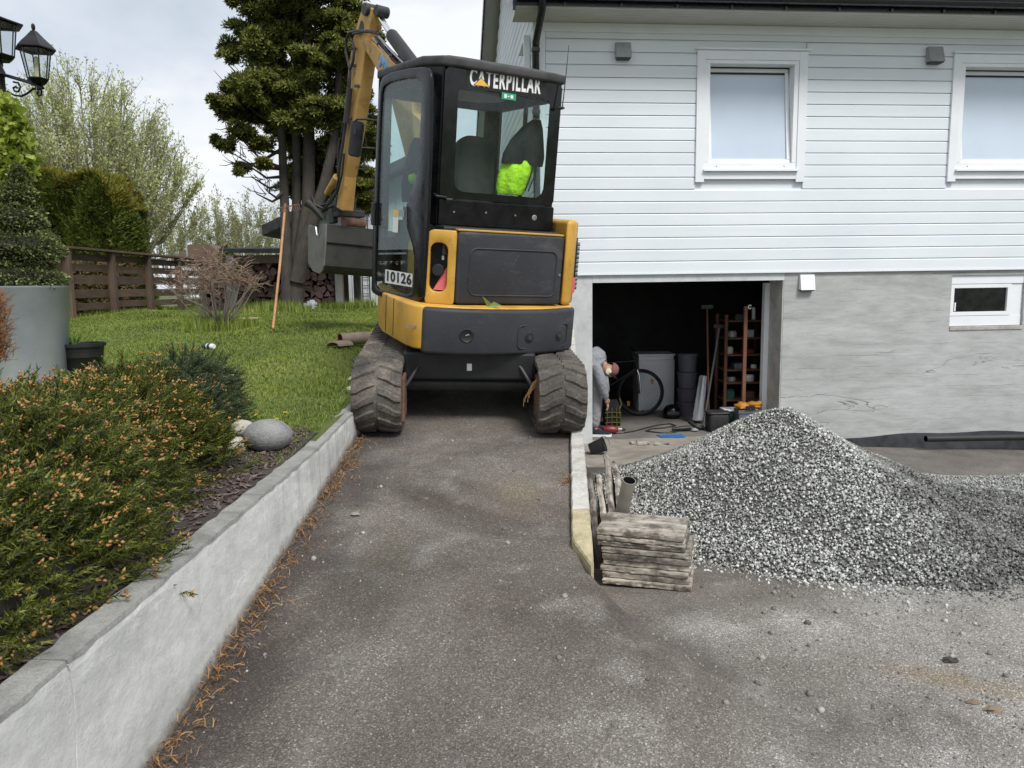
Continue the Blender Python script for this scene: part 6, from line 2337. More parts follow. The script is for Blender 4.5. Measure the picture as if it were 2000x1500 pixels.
# black plastic pot with a seedling
p = at(166, 735, 5.85)
bp_ = thing('plant_pot', 'black plastic pot standing on the grass beside the tall grey planter', 'pot', (p.x, p.y, float(z_lawn(p.x, p.y))))
b = MB()
b.lathe([(0.122, 0.0), (0.137, 0.17), (0.144, 0.175), (0.150, 0.255), (0.168, 0.258), (0.168, 0.285), (0.156, 0.285), (0.150, 0.22), (0.01, 0.21)], 32)
b.build('pot', MT['black_plastic'], bp_, smooth=True)
sd_ = thing('seedling', 'pale green seedling with narrow leaves growing in the black pot', 'plant', (p.x - 0.07, p.y + 0.02, float(z_lawn(p.x, p.y)) + 0.22))
b = MB()
r_ = random.Random(2)
for k in range(15):
    a = r_.uniform(0, 6.28)
    l = r_.uniform(0.10, 0.20)
    d = Vector((math.cos(a) * 0.45, math.sin(a) * 0.45, 1)).normalized()
    s = Vector((-math.sin(a), math.cos(a), 0)) * 0.011
    q0, q1, q2 = Vector((0, 0, -0.01)), d * l * 0.6, d * l + Vector((math.cos(a), math.sin(a), -0.4)) * 0.04
    b.add([q0 - s * .4, q0 + s * .4, q1 + s, q1 - s, q2], [(0, 1, 2, 3), (3, 2, 4)])
b.build('leaves', foliage('fresh_leaf', [(0.14, 0.24, 0.05), (0.22, 0.34, 0.09)], 0.5, 0.4), sd_)

# --- fresh bright foliage hanging in at the upper left, rust coloured twig at the left edge
mt = thing('leafy_shrub', 'bright yellow green leafy shrub hanging around the lantern post', 'shrub', (-4.55, 6.3, 0.95))
b = MB()
b.tube([(-4.75, 6.25, 0.95), (-4.72, 6.2, 1.9), (-4.60, 6.15, 2.9)], [0.035, 0.028, 0.012], 8)
r_ = random.Random(9)
pts = []
for k in range(46):
    z0 = r_.uniform(2.3, 3.05)
    s0 = Vector((-4.62 - r_.uniform(0, 0.1), 6.15, z0))
    c = at(r_.uniform(-60, 44), r_.uniform(215, 350), r_.uniform(5.85, 6.25))
    b.tube([s0, s0.lerp(c, 0.5) + Vector((0, 0, 0.05)), c], [0.008, 0.006, 0.003], 5)
    pts += [s0.lerp(c, q) for q in (0.45, 0.6, 0.75, 0.88, 1.0)]
b.build('branches', MT['twig_grey'], mt, world=True)
n_ = 3400
yy = rng.uniform(188, 372, n_)
xm = np.interp(yy, [188, 215, 250, 285, 325, 350, 372], [14, 34, 52, 66, 70, 60, 30]) * (0.86 + 0.14 * np.sin(yy * 0.21))
xx = xm - 110 * rng.random(n_) ** 1.3
P_ = np.array([tuple(at(a, c, d)) for a, c, d in zip(xx, yy, rng.uniform(5.75, 6.2, n_))])
lv_ = [(0, 0, 0), (-0.34, 0.06, 0.38), (-0.22, 0.03, 0.52), (-0.20, 0.05, 0.80), (0, 0, 1.0), (0.20, 0.05, 0.80), (0.22, 0.03, 0.52), (0.34, 0.06, 0.38)]
lf_ = [(0, 7, 6, 4), (4, 2, 1, 0), (4, 6, 5), (4, 3, 2)]
D_ = rng.normal(0, 0.6, (len(P_), 3)) + np.array([0.35, -0.3, -0.35])
o = scatter_mesh('foliage', lv_, lf_, P_, aim_mats(D_, rng.uniform(0, 6.28, len(P_))), rng.uniform(0.05, 0.095, len(P_)), foliage('bright_leaf', [(0.20, 0.27, 0.03), (0.32, 0.40, 0.06), (0.42, 0.47, 0.12)], 0.45, 0.4, 0.3, 5.0), mt, True)
tag(o, kind='stuff')
ru = thing('rusty_shrub', 'rust brown dead conifer twig poking in at the left edge before the planter', 'shrub', (-3.2, 4.4, 0.8))
b = MB()
b.tube([(-3.2, 4.4, 0.8), (-3.12, 4.38, 1.2), (-3.06, 4.36, 1.5)], [0.015, 0.011, 0.005], 6)
b.build('stem', MT['twig_grey'], ru, world=True)
n_ = 1500
q = rng.random(n_)
P_ = np.stack([-3.10 + 0.03 * q + rng.normal(0, 0.05, n_), 4.38 + rng.normal(0, 0.06, n_), 1.20 + 0.40 * q], 1)
P_ = P_[(1000 + 1450 * P_[:, 0] / P_[:, 1]) < 24]
tv, tf = needle_sprig(18, 1.0, 0.34, 0.04, 5)
o = scatter_mesh('foliage', tv, tf, P_, aim_mats(rng.normal(0, 0.5, P_.shape) + np.array([0.5, -0.1, 0.5]), rng.uniform(0, 6.28, len(P_))), rng.uniform(0.04, 0.075, len(P_)), foliage('rusty_needle', [(0.15, 0.06, 0.02), (0.30, 0.12, 0.035), (0.42, 0.19, 0.06)], 0.7), ru, True)
tag(o, kind='stuff')

# --- bare purple-brown shrub on the lawn
bsz = float(z_lawn(-3.37, 8.6))
sh = thing('bare_shrub', 'bare spreading shrub with a dense head of reddish brown twigs on the lawn', 'shrub', (-3.37, 8.6, bsz))
b, tw = MB(), MB()
r_ = random.Random(12)
buds_ = []
for i in range(26):
    a = 2 * math.pi * i * 0.382
    q = math.sqrt((i + 0.6) / 26)
    R_ = 0.47 * q
    e_ = Vector((-3.37 + R_ * math.cos(a) * 1.05, 8.6 + R_ * math.sin(a), bsz + 0.76 * math.sqrt(1.15 - q ** 2 * 0.75) + r_.uniform(-0.06, 0.05)))
    s = Vector((-3.37 + 0.03 * math.cos(a), 8.6 + 0.03 * math.sin(a), bsz))
    m = s.lerp(e_, 0.45) + Vector((0.04 * math.cos(a), 0.04 * math.sin(a), -0.03))
    b.tube([s, m, e_], [0.011, 0.007, 0.004], 6)
    for k in range(11):
        p = m.lerp(e_, r_.uniform(0.50, 1.05))
        d = Vector((r_.uniform(-1, 1), r_.uniform(-1, 1), r_.uniform(-0.25, 0.8))).normalized()
        l = r_.uniform(0.09, 0.20)
        p2 = p + d * l * 0.55 + Vector((0, 0, 0.02))
        p3 = p2 + (d + Vector((r_.uniform(-.5, .5), r_.uniform(-.5, .5), -0.35))).normalized() * l * 0.6
        tw.tube([p, p2, p3], [0.0045, 0.0035, 0.002], 4, cap=False)
        buds_ += [p2.lerp(p3, 0.5), p3]
        for j in range(2):
            p4 = p2 + Vector((r_.uniform(-1, 1), r_.uniform(-1, 1), r_.uniform(-0.5, 0.6))) * 0.09
            tw.tube([p2, p4], [0.003, 0.0015], 3, cap=False)
            buds_.append(p4)
# two long low side shoots
for q in ([(435, 632, 8.6), (395, 598, 8.4), (345, 575, 8.3), (325, 550, 8.3)], [(436, 630, 8.6), (462, 595, 8.6), (490, 560, 8.7), (512, 530, 8.7)]):
    b.tube([at(*z_) for z_ in q], [0.011, 0.009, 0.007, 0.004], 6)
b.build('branches', MT['twig_grey'], sh, world=True, smooth=True)
tag(tw.build('twigs', simple('twig_brown', (0.235, 0.165, 0.12), 0.85, 0.35, 9.0, 0), sh, world=True), kind='stuff')
A = np.array([tuple(q) for q in buds_])
v, f = tri_leaf(1.0, 0.6, 0.1)
o = scatter_mesh('buds', v, f, A, aim_mats(unit(len(A)), rng.uniform(0, 6, len(A))), rng.uniform(0.008, 0.022, len(A)), foliage('red_bud', [(0.20, 0.11, 0.07), (0.30, 0.19, 0.12), (0.38, 0.27, 0.18)], 0.7), sh, True)
tag(o, kind='stuff')
# ------------------------------------------------------------------ fence
fe = thing('wooden_fence', 'dark brown wooden fence with wide horizontal rails along the far side of the lawn', 'fence', (-6.2, 11, 1.27))
FX, FY0, FS = -6.2, 8.06, 1.15
nf = 8
for k in range(nf):
    y = FY0 + FS * k
    b = MB()
    b.bb(FX - 0.045 + 0.10, FX + 0.045 + 0.10, y - 0.045, y + 0.045, 1.15, 2.205)
    b.build('post', MT['post_wood'], fe, world=True, bevel=0.006)
for k in range(nf - 1):
    y = FY0 + FS * k
    for i, (z0, z1) in enumerate(((1.36, 1.46), (1.535, 1.655), (1.72, 1.85), (1.905, 2.01), (2.065, 2.165))):
        b = MB()
        j = rnd.uniform(-0.012, 0.012)
        b.bb(FX - 0.012 + 0.05, FX + 0.012 + 0.05, y + 0.004, y + FS - 0.004, z0 + j, z1 + j)
        b.build('rail', MT['fence_wood'], fe, world=True, bevel=0.003)
    b = MB()
    b.bb(FX - 0.03, FX + 0.17, y + 0.002, y + FS - 0.002, 2.207, 2.24)
    b.build('cap_board', MT['fence_wood'], fe, world=True, bevel=0.004)

# ------------------------------------------------------------------ woodshed, logs, white outbuilding
ws = thing('woodshed', 'low woodshed with a flat dark roof over stacked firewood, behind the conifer', 'shed', (-3.6, 12.6, 1.27))
b = MB()
b.rings([[(-4.62, 11.95, 2.20), (-4.62, 13.6, 2.30), (-4.62, 13.6, 2.37), (-4.62, 11.95, 2.27)], [(-2.3, 11.95, 2.16), (-2.3, 13.6, 2.26), (-2.3, 13.6, 2.33), (-2.3, 11.95, 2.23)]])
b.build('roof', MT['roof_dirt'], ws, world=True, bevel=0.01)
b = MB()
b.bb(-4.55, -2.35, 12.02, 12.06, 2.03, 2.16)
b.build('beam', MT['fence_wood'], ws, world=True)
for k in range(18):
    b = MB()
    b.bb(-5.05 + 0.13 * k, -5.05 + 0.13 * k + 0.122, 12.56, 12.58, 1.15, 2.14)
    b.build('back_board', MT['fence_wood'], ws, world=True)
for x, y in ((-2.74, 12.0), (-4.45, 12.0), (-2.74, 13.4), (-4.45, 13.4)):
    b = MB()
    b.bb(x - 0.06, x + 0.06, y - 0.05, y + 0.05, 1.1, 2.16)
    b.build('post', MT['grey_wood'], ws, world=True, bevel=0.006)
wp = thing('woodpile', 'pile of split reddish brown firewood logs stacked under the woodshed roof', 'firewood', (-3.6, 12.3, 1.27))
shapes = []
r_ = random.Random(21)
for k in range(9):
    n_ = r_.choice([3, 4, 5, 5, 6])
    a0 = r_.uniform(0, 6.28)
    P_ = []
    for i in range(n_):
        a = a0 + 2 * math.pi * i / n_ + r_.uniform(-0.25, 0.25)
        q = r_.uniform(0.052, 0.078)
        P_.append((q * math.cos(a), q * math.sin(a) * 0.85))
    b = MB()
    b.prism(P_, -0.19, 0.19, Matrix(((1, 0, 0, 0), (0, 0, -1, 0), (0, 1, 0, 0), (0, 0, 0, 1))))
    me = bpy.data.meshes.new('log')
    me.from_pydata(b.v, [], b.f)
    me.materials.append(MT['log_wood'])
    shapes.append(me)
cnt = 0
for row in range(8):
    for c in range(19):
        x = -4.98 + 0.118 * c + 0.059 * (row % 2) + r_.uniform(-0.02, 0.02)
        z = 1.325 + 0.095 * row + r_.uniform(-0.015, 0.015)
        top = 2.07 - 0.12 * abs(math.sin(x * 2.3)) - (0.18 if x < -4.5 else 0) - (0.10 if x > -3.2 else 0)
        if z > top or x > -2.83: continue
        if -3.86 < x < -3.7 and z < 1.4: continue
        o = bpy.data.objects.new('log', shapes[r_.randrange(9)])
        COL.objects.link(o)
        o.parent = wp
        w3 = Vector((x, 12.3 + r_.uniform(-0.05, 0.05), z)) - Vector((-3.6, 12.3, 1.27))
        o.location = w3
        o.rotation_euler = (r_.uniform(-0.06, 0.06), r_.uniform(0, 6.28), r_.uniform(-0.08, 0.08))
        s = r_.uniform(1.0, 1.32)
        o.scale = (s, 1, s)
        cnt += 1
OX, OZ = 0.78, -0.24
sd = thing('outbuilding', 'white boarded outbuilding with a dark gable roof behind the woodshed and bucket', 'outbuilding', (-3, 15, 1.2))
b = MB()
b.bb(-4.27, -1.2, 14.55, 17.5, 1.0, 2.76)
b.prism([(-4.27, 2.76), (-1.2, 2.76), (-1.2, 4.0), (-1.5, 4.0)], -17.5, -14.55, Matrix(((1, 0, 0, 0), (0, 0, -1, 0), (0, 1, 0, 0), (0, 0, 0, 1))))
b.build('wall', MT['shed_white'], sd, world=True)
for k in range(20):
    x = -4.27 + 0.15 * k
    b = MB()
    b.bb(x + 0.003, x + 0.142, 14.52, 14.549, 1.2, min(3.96, 2.76 + max(0, (x + 4.27) * 0.44)))
    b.build('cladding_board', MT['shed_white'], sd, world=True)
b = MB()
b.rings([[(-4.60, 14.05, 2.61), (-4.60, 17.8, 2.61), (-4.60, 17.8, 2.80), (-4.60, 14.05, 2.80)], [(-1.2, 14.05, 4.12), (-1.2, 17.8, 4.12), (-1.2, 17.8, 4.31), (-1.2, 14.05, 4.31)]])
b.build('roof', MT['roof_dirt'], sd, world=True)
b = MB()
b.bb(-4.20, -3.86, 14.48, 14.519, 2.30, 2.72)
wf = b.build('window', MT['white_plastic'], sd, world=True)
b = MB()
b.bb(-4.17, -4.05, 14.47, 14.479, 2.33, 2.69)
b.bb(-4.01, -3.89, 14.47, 14.479, 2.33, 2.69)
b.build('pane', MT['glass_dark'], wf, world=True)
# a ladder-like trellis on the white wall right of the post
la = thing('trellis', 'thin dark wire trellis fixed to the white outbuilding wall right of the shed post', 'trellis', (-2.6, 14.4, 1.2))
b = MB()
for x in (-2.86, -2.72):
    b.cyl((x, 14.49, 1.25), (x, 14.49, 3.2), 0.008, seg=5)
for k in range(12):
    b.cyl((-2.86, 14.49, 1.35 + 0.155 * k), (-2.72, 14.49, 1.35 + 0.155 * k), 0.007, seg=5)
b.build('wires', MT['dark_metal'], la, world=True)
b = MB()
p = at(398, 484, 52)
t = thing('far_house', 'far low house with a brown roof seen over the fence', 'house', (p.x, 53, 1.2))
b.bb(p.x - 1.6, p.x + 1.6, 51.5, 55, 1.1, 3.6)
b.build('wall', MT['shed_white'], t, world=True)
b = MB()
b.prism([(-2.0, 3.6), (2.0, 3.6), (0.7, 4.75), (-0.7, 4.75)], -55.3, -51.2, Matrix(((1, 0, 0, p.x), (0, 0, -1, 0), (0, 1, 0, 0), (0, 0, 0, 1))))
b.build('roof', simple('brown_roof', (0.13, 0.085, 0.06), 0.8, 0.2, 1.0, 0), t, world=True)
p = at(366, 500, 40)
t = thing('street_lamp', 'thin pale street lamp pole among the far birches', 'street lamp', (p.x, 40, 1.2))
b = MB()
b.tube([(0, 0, 0), (-0.03, 0, 5.55)], [0.055, 0.035], 8)
b.build('pole', MT['zinc'], t)
b = MB()
b.bb(-0.22, 0.06, -0.06, 0.06, 5.55, 5.62)
b.build('lamp_head', MT['zinc'], t)

# ------------------------------------------------------------------ rake, plank, cartridge, pipe, slab on the lawn
p0, p1 = at(533, 643, 8.35), at(557, 402, 9.9)
zb = float(z_lawn(p0.x, p0.y))
p0 = Vector((p0.x, p0.y, zb))
rk = thing('rake', 'garden rake with a long wooden handle leaning tines up against the conifer stems', 'rake', p0)
b = MB()
b.tube([p0, p0.lerp(p1, 0.5) + Vector((0.006, 0, -0.01)), p1], 0.0155, 10)
b.build('handle', MT['handle_wood'], rk, world=True, smooth=True)
b = MB()
u = (p1 - p0).normalized()
b.tube([p1 - u * 0.14, p1 + u * 0.03], 0.019, 10)
l0, l1 = at(541, 407, 9.9), at(584, 399, 9.95)
b.tube([l0, l1], 0.009, 6)
for k in range(11):
    q = l0.lerp(l1, k / 10)
    b.tube([q, q + Vector((0.012, -0.02, -0.045)), q + Vector((0.03, -0.03, -0.075))], 0.004, 5)
b.build('head', MT['rust'], rk, world=True)
p = at(484, 614, 9.4)
z = float(z_lawn(p.x, p.y))
b = MB()
b.prism([(-0.13, 0), (0.12, 0.005), (0.13, 0.018), (0.05, 0.026), (-0.11, 0.022)], -0.045, 0.045, Matrix.Translation((p.x, p.y, z + 0.03)) @ Matrix.Rotation(0.2, 4, 'Z') @ CM)
tag(b.build('wood_offcut', MT['pale_wood'], None), 'short pale wood offcut lying in the grass left of the rake', 'wood')
p = at(408, 670, 7.0)
z = float(z_lawn(p.x, p.y)) + 0.038
ct = thing('cartridge', 'dark green and white sealant cartridge lying on the lawn', 'cartridge', (p.x, p.y, z))
q0, q1 = at(391, 664, 7.06), at(425, 675, 6.92)
q0.z = q1.z = z
ax = (q1 - q0).normalized()
c0 = Vector((p.x, p.y, z))
b = MB()
b.cyl(c0 - ax * 0.085, c0 + ax * 0.03, 0.026, seg=16)
b.build('tube', simple('dark_green', (0.012, 0.045, 0.03), 0.4, 0.2, 9, 0), ct, world=True, bevel=0.003)
b = MB()
b.cyl(c0 + ax * 0.031, c0 + ax * 0.055, 0.0262, seg=16)
b.cyl(c0 + ax * 0.055, c0 + ax * 0.075, 0.022, seg=16)
b.build('cap', MT['white_plastic'], ct, world=True, bevel=0.003)
b = MB()
b.cyl(c0 - ax * 0.02, c0 - ax * 0.006, 0.0266, seg=16)
b.build('band', MT['white_sticker'], ct, world=True)


def hollow(name, mat, a, c, r0, r1, par, seg=28, inner=None):
    a, c = Vector(a), Vector(c)
    d = (c - a).normalized()
    x = d.cross(Vector((0, 0, 1))).normalized() if abs(d.z) < 0.95 else Vector((1, 0, 0))
    y = d.cross(x)
    rg = lambda p, r_: [p + (x * math.cos(q) + y * math.sin(q)) * r_ for q in [2 * math.pi * k / seg for k in range(seg)]]
    b = MB()
    b.rings([rg(c - d * 0.0, r1), rg(a, r1), rg(a, r0), rg(c, r0)], cap=False)
    o = b.build(name, mat, par, world=par is not None, smooth=True)
    return o


za = float(z_lawn(-1.65, 7.3))
pp = thing('clay_pipe', 'short brown drain pipe lying open end forward at the edge of the lawn', 'pipe', (-1.62, 7.4, za))
hollow('pipe_outside', MT['pipe_dirty'], (-1.68, 7.28, za + 0.075), (-1.40, 7.50, za + 0.075), 0.060, 0.055, pp)
hollow('pipe_inside', MT['pipe_brown'], (-1.681, 7.279, za + 0.075), (-1.41, 7.49, za + 0.075), 0.0545, 0.0525, pp)
b = MB()
rg = []
for t_ in (0, 0.16):
    rg.append([(-1.72 + 0.075 * math.cos(a) + t_ * 0.6, 7.12 + t_, za + 0.012 + 0.055 * math.sin(a)) for a in np.linspace(0.1, math.pi - 0.1, 10)] + [(-1.72 + 0.062 * math.cos(a) + t_ * 0.6, 7.12 + t_, za + 0.012 + 0.043 * math.sin(a)) for a in np.linspace(math.pi - 0.1, 0.1, 10)])
b.rings(rg)
tag(b.build('pipe_shard', MT['pipe_dirty'], None), 'broken half of a drain pipe lying in front of the brown pipe', 'pipe shard')
b = MB()
M_ = Matrix.Translation((-1.18, 6.75, float(z_lawn(-1.2, 6.8)) + 0.05)) @ Matrix.Rotation(0.35, 4, 'Z') @ Matrix.Rotation(0.06, 4, 'X')
b.prism([(-0.24, -0.16), (0.02, -0.2), (0.28, -0.15), (0.26, 0.2), (-0.05, 0.24), (-0.26, 0.15)], -0.04, 0.035, M_)
tag(b.build('broken_slab', MT['broken_slab'], None, bevel=0.012), 'dark broken slab lying on the lawn edge behind the excavator left track', 'slab')
for i, (dx_, dy_, r_) in enumerate(((-1.33, 6.25, 0.07), (-1.22, 6.05, 0.05), (-1.28, 5.95, 0.06))):
    b = MB()
    b.blob((dx_, dy_, float(z_lawn(dx_, dy_)) + 0.015), (r_, r_ * 0.8, r_ * 0.5), 9, 6, 0.2)
    tag(b.build('rubble_stone', MT['pale_stone'], None), ('largest pale lump of rubble below the broken slab, furthest from the camera', 'smallest pale lump of rubble, right beside the excavator track', 'nearest pale lump of rubble beside the excavator left track')[i], 'rubble', 'rubble by the left track')
p = at(596, 606, 11.6)
rg_ = thing('rag', 'crumpled white and blue plastic sack lying against the woodpile', 'sack', (p.x, 11.6, 1.27))
lump('sack_body', MT['pale_cloth'], [((0, 0, 0.06), (0.17, 0.10, 0.06)), ((0.10, 0.02, 0.10), (0.09, 0.08, 0.07)), ((-0.15, -0.02, 0.04), (0.10, 0.07, 0.04))], jit=0.22).parent = rg_
b = MB()
b.blob((0.02, -0.07, 0.07), (0.09, 0.035, 0.03), 8, 6, 0.2)
b.build('print', MT['blue_tarp'], rg_)
b = MB()
p0, p1 = at(618, 607, 11.5), at(672, 606, 11.55)
b.tube([p0, p1], 0.018, 6)
tag(b.build('pole', MT['grey_wood'], None), 'thin grey pole lying along the foot of the woodpile', 'pole')

# ------------------------------------------------------------------ stones by the bed
b = MB()
b.blob((-1.268, 3.78, 0.855), (0.125, 0.11, 0.085), 22, 14, 0.025)
tag(b.build('boulder', MT['boulder'], None, smooth=True), 'smooth grey boulder lying between the lawn and the top of the low white wall', 'boulder')
b = MB()
b.blob((-1.462, 3.95, 0.86), (0.062, 0.06, 0.05), 14, 9, 0.06)
tag(b.build('stone', MT['pale_stone'], None, smooth=True), 'upper pale stone half hidden by the shrub beside the grey boulder', 'stone', 'pale stones by the shrub')
b = MB()
b.blob((-1.42, 3.76, 0.80), (0.052, 0.06, 0.055), 14, 9, 0.06)
tag(b.build('stone', MT['pale_stone'], None, smooth=True), 'lower pale stone touching the left side of the grey boulder', 'stone', 'pale stones by the shrub')

# ------------------------------------------------------------------ lantern post
LY = 6.5
lp_ = at(10, 400, LY)
zl = 0.93
lpz = lambda py: at(10, py, LY).z
lt = thing('lamp_post', 'black cast iron garden lamp post with six sided glass lanterns', 'lamp post', (lp_.x, LY, zl))
b = MB()
b.lathe([(0.10, zl), (0.10, zl + 0.1), (0.06, zl + 0.18), (0.045, zl + 0.3), (0.04, lpz(200)), (0.05, lpz(196)), (0.05, lpz(188)), (0.042, lpz(184)), (0.042, lpz(150)), (0.06, lpz(146)), (0.03, lpz(128)), (0.02, lpz(116))], 16, None, (at(13, 300, LY).x, LY, 0))
b.build('post', MT['black_paint'], lt, world=True, smooth=True)


def lantern(c, top, bot, hw_t, hw_b, tilt, hk=1.0):
    """six panes between bars, a domed hood, a tapered foot; c the axis, top and bot the heights of the glass"""
    b = MB()
    ang = [rad(60 * k + 12) for k in range(6)]
    pt_ = [Vector((c[0] + hw_t * math.cos(a), c[1] + hw_t * math.sin(a), top)) for a in ang]
    pb_ = [Vector((c[0] + hw_b * math.cos(a), c[1] + hw_b * math.sin(a), bot)) for a in ang]
    for k in range(6):
        b.tube([pb_[k], pt_[k]], 0.0055, 5)
        b.tube([pb_[k], pb_[(k + 1) % 6]], 0.007, 5)
        b.tube([pt_[k], pt_[(k + 1) % 6]], 0.007, 5)
    f = b.build('lantern', MT['black_paint'], lt, world=True)
    b = MB()
    b.lathe([(0.01, bot - 0.085), (0.022, bot - 0.08), (0.022, bot - 0.05), (hw_b * 0.75, bot - 0.035), (hw_b * 1.05, bot - 0.006)], 6, Matrix.Translation((c[0], c[1], 0)) @ Matrix.Rotation(rad(12), 4, 'Z'))
    b.build('foot', MT['black_paint'], f, world=True)
    b = MB()
    h_ = hw_t * 1.35 * hk
    b.lathe([(hw_t * 0.98, top + 0.004), (hw_t * 1.36, top + 0.000), (hw_t * 1.34, top + 0.009), (hw_t * 1.05, top + h_ * 0.30), (hw_t * 0.62, top + h_ * 0.62), (hw_t * 0.22, top + h_ * 0.95), (0.01, top + h_ * 1.0)], 6, Matrix.Translation((c[0], c[1], 0)) @ Matrix.Rotation(rad(12), 4, 'Z'))
    b.blob((c[0], c[1], top + h_ * 1.16), (0.016, 0.016, 0.03), 8, 6)
    b.build('hood', MT['black_paint'], f, world=True)
    for k in range(6):
        b = MB()
        a_, c_, d_, e_ = pb_[k], pb_[(k + 1) % 6], pt_[(k + 1) % 6], pt_[k]
        b.add([a_, c_, d_, e_], [(0, 1, 2, 3)])
        o = b.build('pane', MT['glass_lamp'], f, world=True)
    b = MB()
    b.lathe([(0.022, bot + 0.01), (0.022, bot + 0.085), (0.017, bot + 0.09), (0.017, bot + 0.17), (0.005, bot + 0.18)], 10, None, (c[0], c[1], 0))
    b.build('bulb', MT['cream'], f, world=True)


c1 = at(72, 130, 6.35)
lantern((c1.x, 6.35), at(72, 98, 6.35).z, at(72, 155, 6.35).z, 0.114, 0.076, 0)
c2 = at(-2, 100, 6.55)
lantern((c2.x, 6.55), at(0, 47, 6.55).z, at(0, 110, 6.55).z, 0.150, 0.112, 0, 0.35)
b = MB()
b.tube([at(14, 148, 6.5), at(55, 160, 6.4), at(84, 172, 6.33)], 0.014, 8)


def scroll(pts, Y0, Y1):
    n2 = len(pts)
    b.tube([at(q[0], q[1], lerp(Y0, Y1, i / (n2 - 1))) for i, q in enumerate(pts)], 0.0085, 6)


scroll([(14, 178), (28, 186), (42, 188), (54, 182), (64, 174), (74, 172), (81, 177), (82, 185), (76, 187), (72, 182), (75, 179)], 6.48, 6.34)
scroll([(26, 160), (36, 162), (40, 170), (36, 179), (28, 178), (26, 172), (31, 169), (34, 172)], 6.46, 6.42)
b.build('bracket_arm', MT['black_paint'], lt, world=True, smooth=True)
p = at(12, 376, 9.0)
b = MB()
b.bb(p.x - 1.2, p.x + 0.12, 9.0, 9.05, p.z - 0.12, p.z + 0.06)
t = thing('garden_sheet', 'pale blue white board glimpsed behind the lantern post at the left edge', 'board', (p.x, 9.0, 1.2))
b.bb(p.x - 0.04, p.x + 0.04, 9.0, 9.05, 1.15, p.z - 0.12)
b.build('panel', MT['shed_white'], t, world=True)

# ------------------------------------------------------------------ stacked and leaning slabs, pipe
SR, SL = Vector((0.862, 3.545)), Vector((0.434, 3.680))
sx = (SR - SL).normalized()
ang = math.atan2(sx.y, sx.x)
names = ['topmost pale tan slab of the stack by the kerb wall', 'second slab from the top of the stack by the kerb wall', 'third slab from the top of the stack, darker and thin', 'fourth slab from the top of the stack, its near left corner chipped',
         'fifth slab from the top of the stack, in its middle', 'sixth slab from the top, grey and set back to the right', 'third slab from the bottom of the stack by the kerb wall', 'second slab from the bottom of the stack by the kerb wall', 'bottom slab of the stack, lying on the asphalt']
zc = 0.072
order = list(range(9))[::-1]
r_ = random.Random(33)
for i in order:
    th = 0.036 if i in (0,) else r_.uniform(0.026, 0.032)
    off = [(-0.01, 0.0), (-0.012, 0.006), (-0.008, 0.012), (0.006, 0.004), (0.010, 0.0), (0.012, 0.012), (0.004, 0.004), (0.008, 0.010), (0.012, 0.0)][i]
    wd, dp = 0.445 + r_.uniform(-0.008, 0.008), 0.30 + r_.uniform(-0.01, 0.01)
    c = SL + sx * (0.225 + off[0] * 1.3) + Vector((-sx.y, sx.x)) * (dp / 2 + off[1])
    b = MB()
    nx, ny = 40, 24
    X = np.linspace(-wd / 2, wd / 2, nx)
    # outline with broken edges
    def edge(u): return 0.007 * mnoise.noise(Vector((u * 9, i * 3.1, 0))) + 0.004 * mnoise.noise(Vector((u * 37, i * 1.7, 4))) + 0.0025 * mnoise.noise(Vector((u * 110, i * 2.7, 7)))
    outl = [(x, -dp / 2 + edge(x)) for x in X] + [(wd / 2 + edge(y + 5), y) for y in np.linspace(-dp / 2 + 0.03, dp / 2 - 0.03, ny)] + [(x, dp / 2 + edge(x + 9)) for x in X[::-1]] + [(-wd / 2 + edge(y + 13), y) for y in np.linspace(dp / 2 - 0.03, -dp / 2 + 0.03, ny)]
    lv = []
    for zz, ins in ((0.0, 0.003), (th * 0.12, 0.0), (th * 0.45, 0.0015), (th * 0.70, -0.001), (th * 0.90, 0.001), (th - 0.001, 0.004)):
        lv.append([(p[0] * (1 - ins / (wd / 2)) + 0.003 * mnoise.noise(Vector((p[0] * 14, p[1] * 14, zz * 90 + i))), p[1] * (1 - ins / (dp / 2)) + 0.0045 * mnoise.noise(Vector((p[0] * 34, zz * 150, i * 2.3))), zz + (0.0018 * mnoise.noise(Vector((p[0] * 11, p[1] * 11, i))) if zz > 0.01 else 0)) for p in outl])
    b.rings(lv)
    o = b.build('paving_slab', MT['weathered_slab'], None, smooth=True)
    o.location = (c.x, c.y, zc)
    o.rotation_euler = (r_.uniform(-0.006, 0.006), r_.uniform(-0.006, 0.006), ang + r_.uniform(-0.02, 0.02))
    tag(o, names[i], 'slab', 'weathered slabs stacked by the kerb wall')
    zc += th + 0.0032
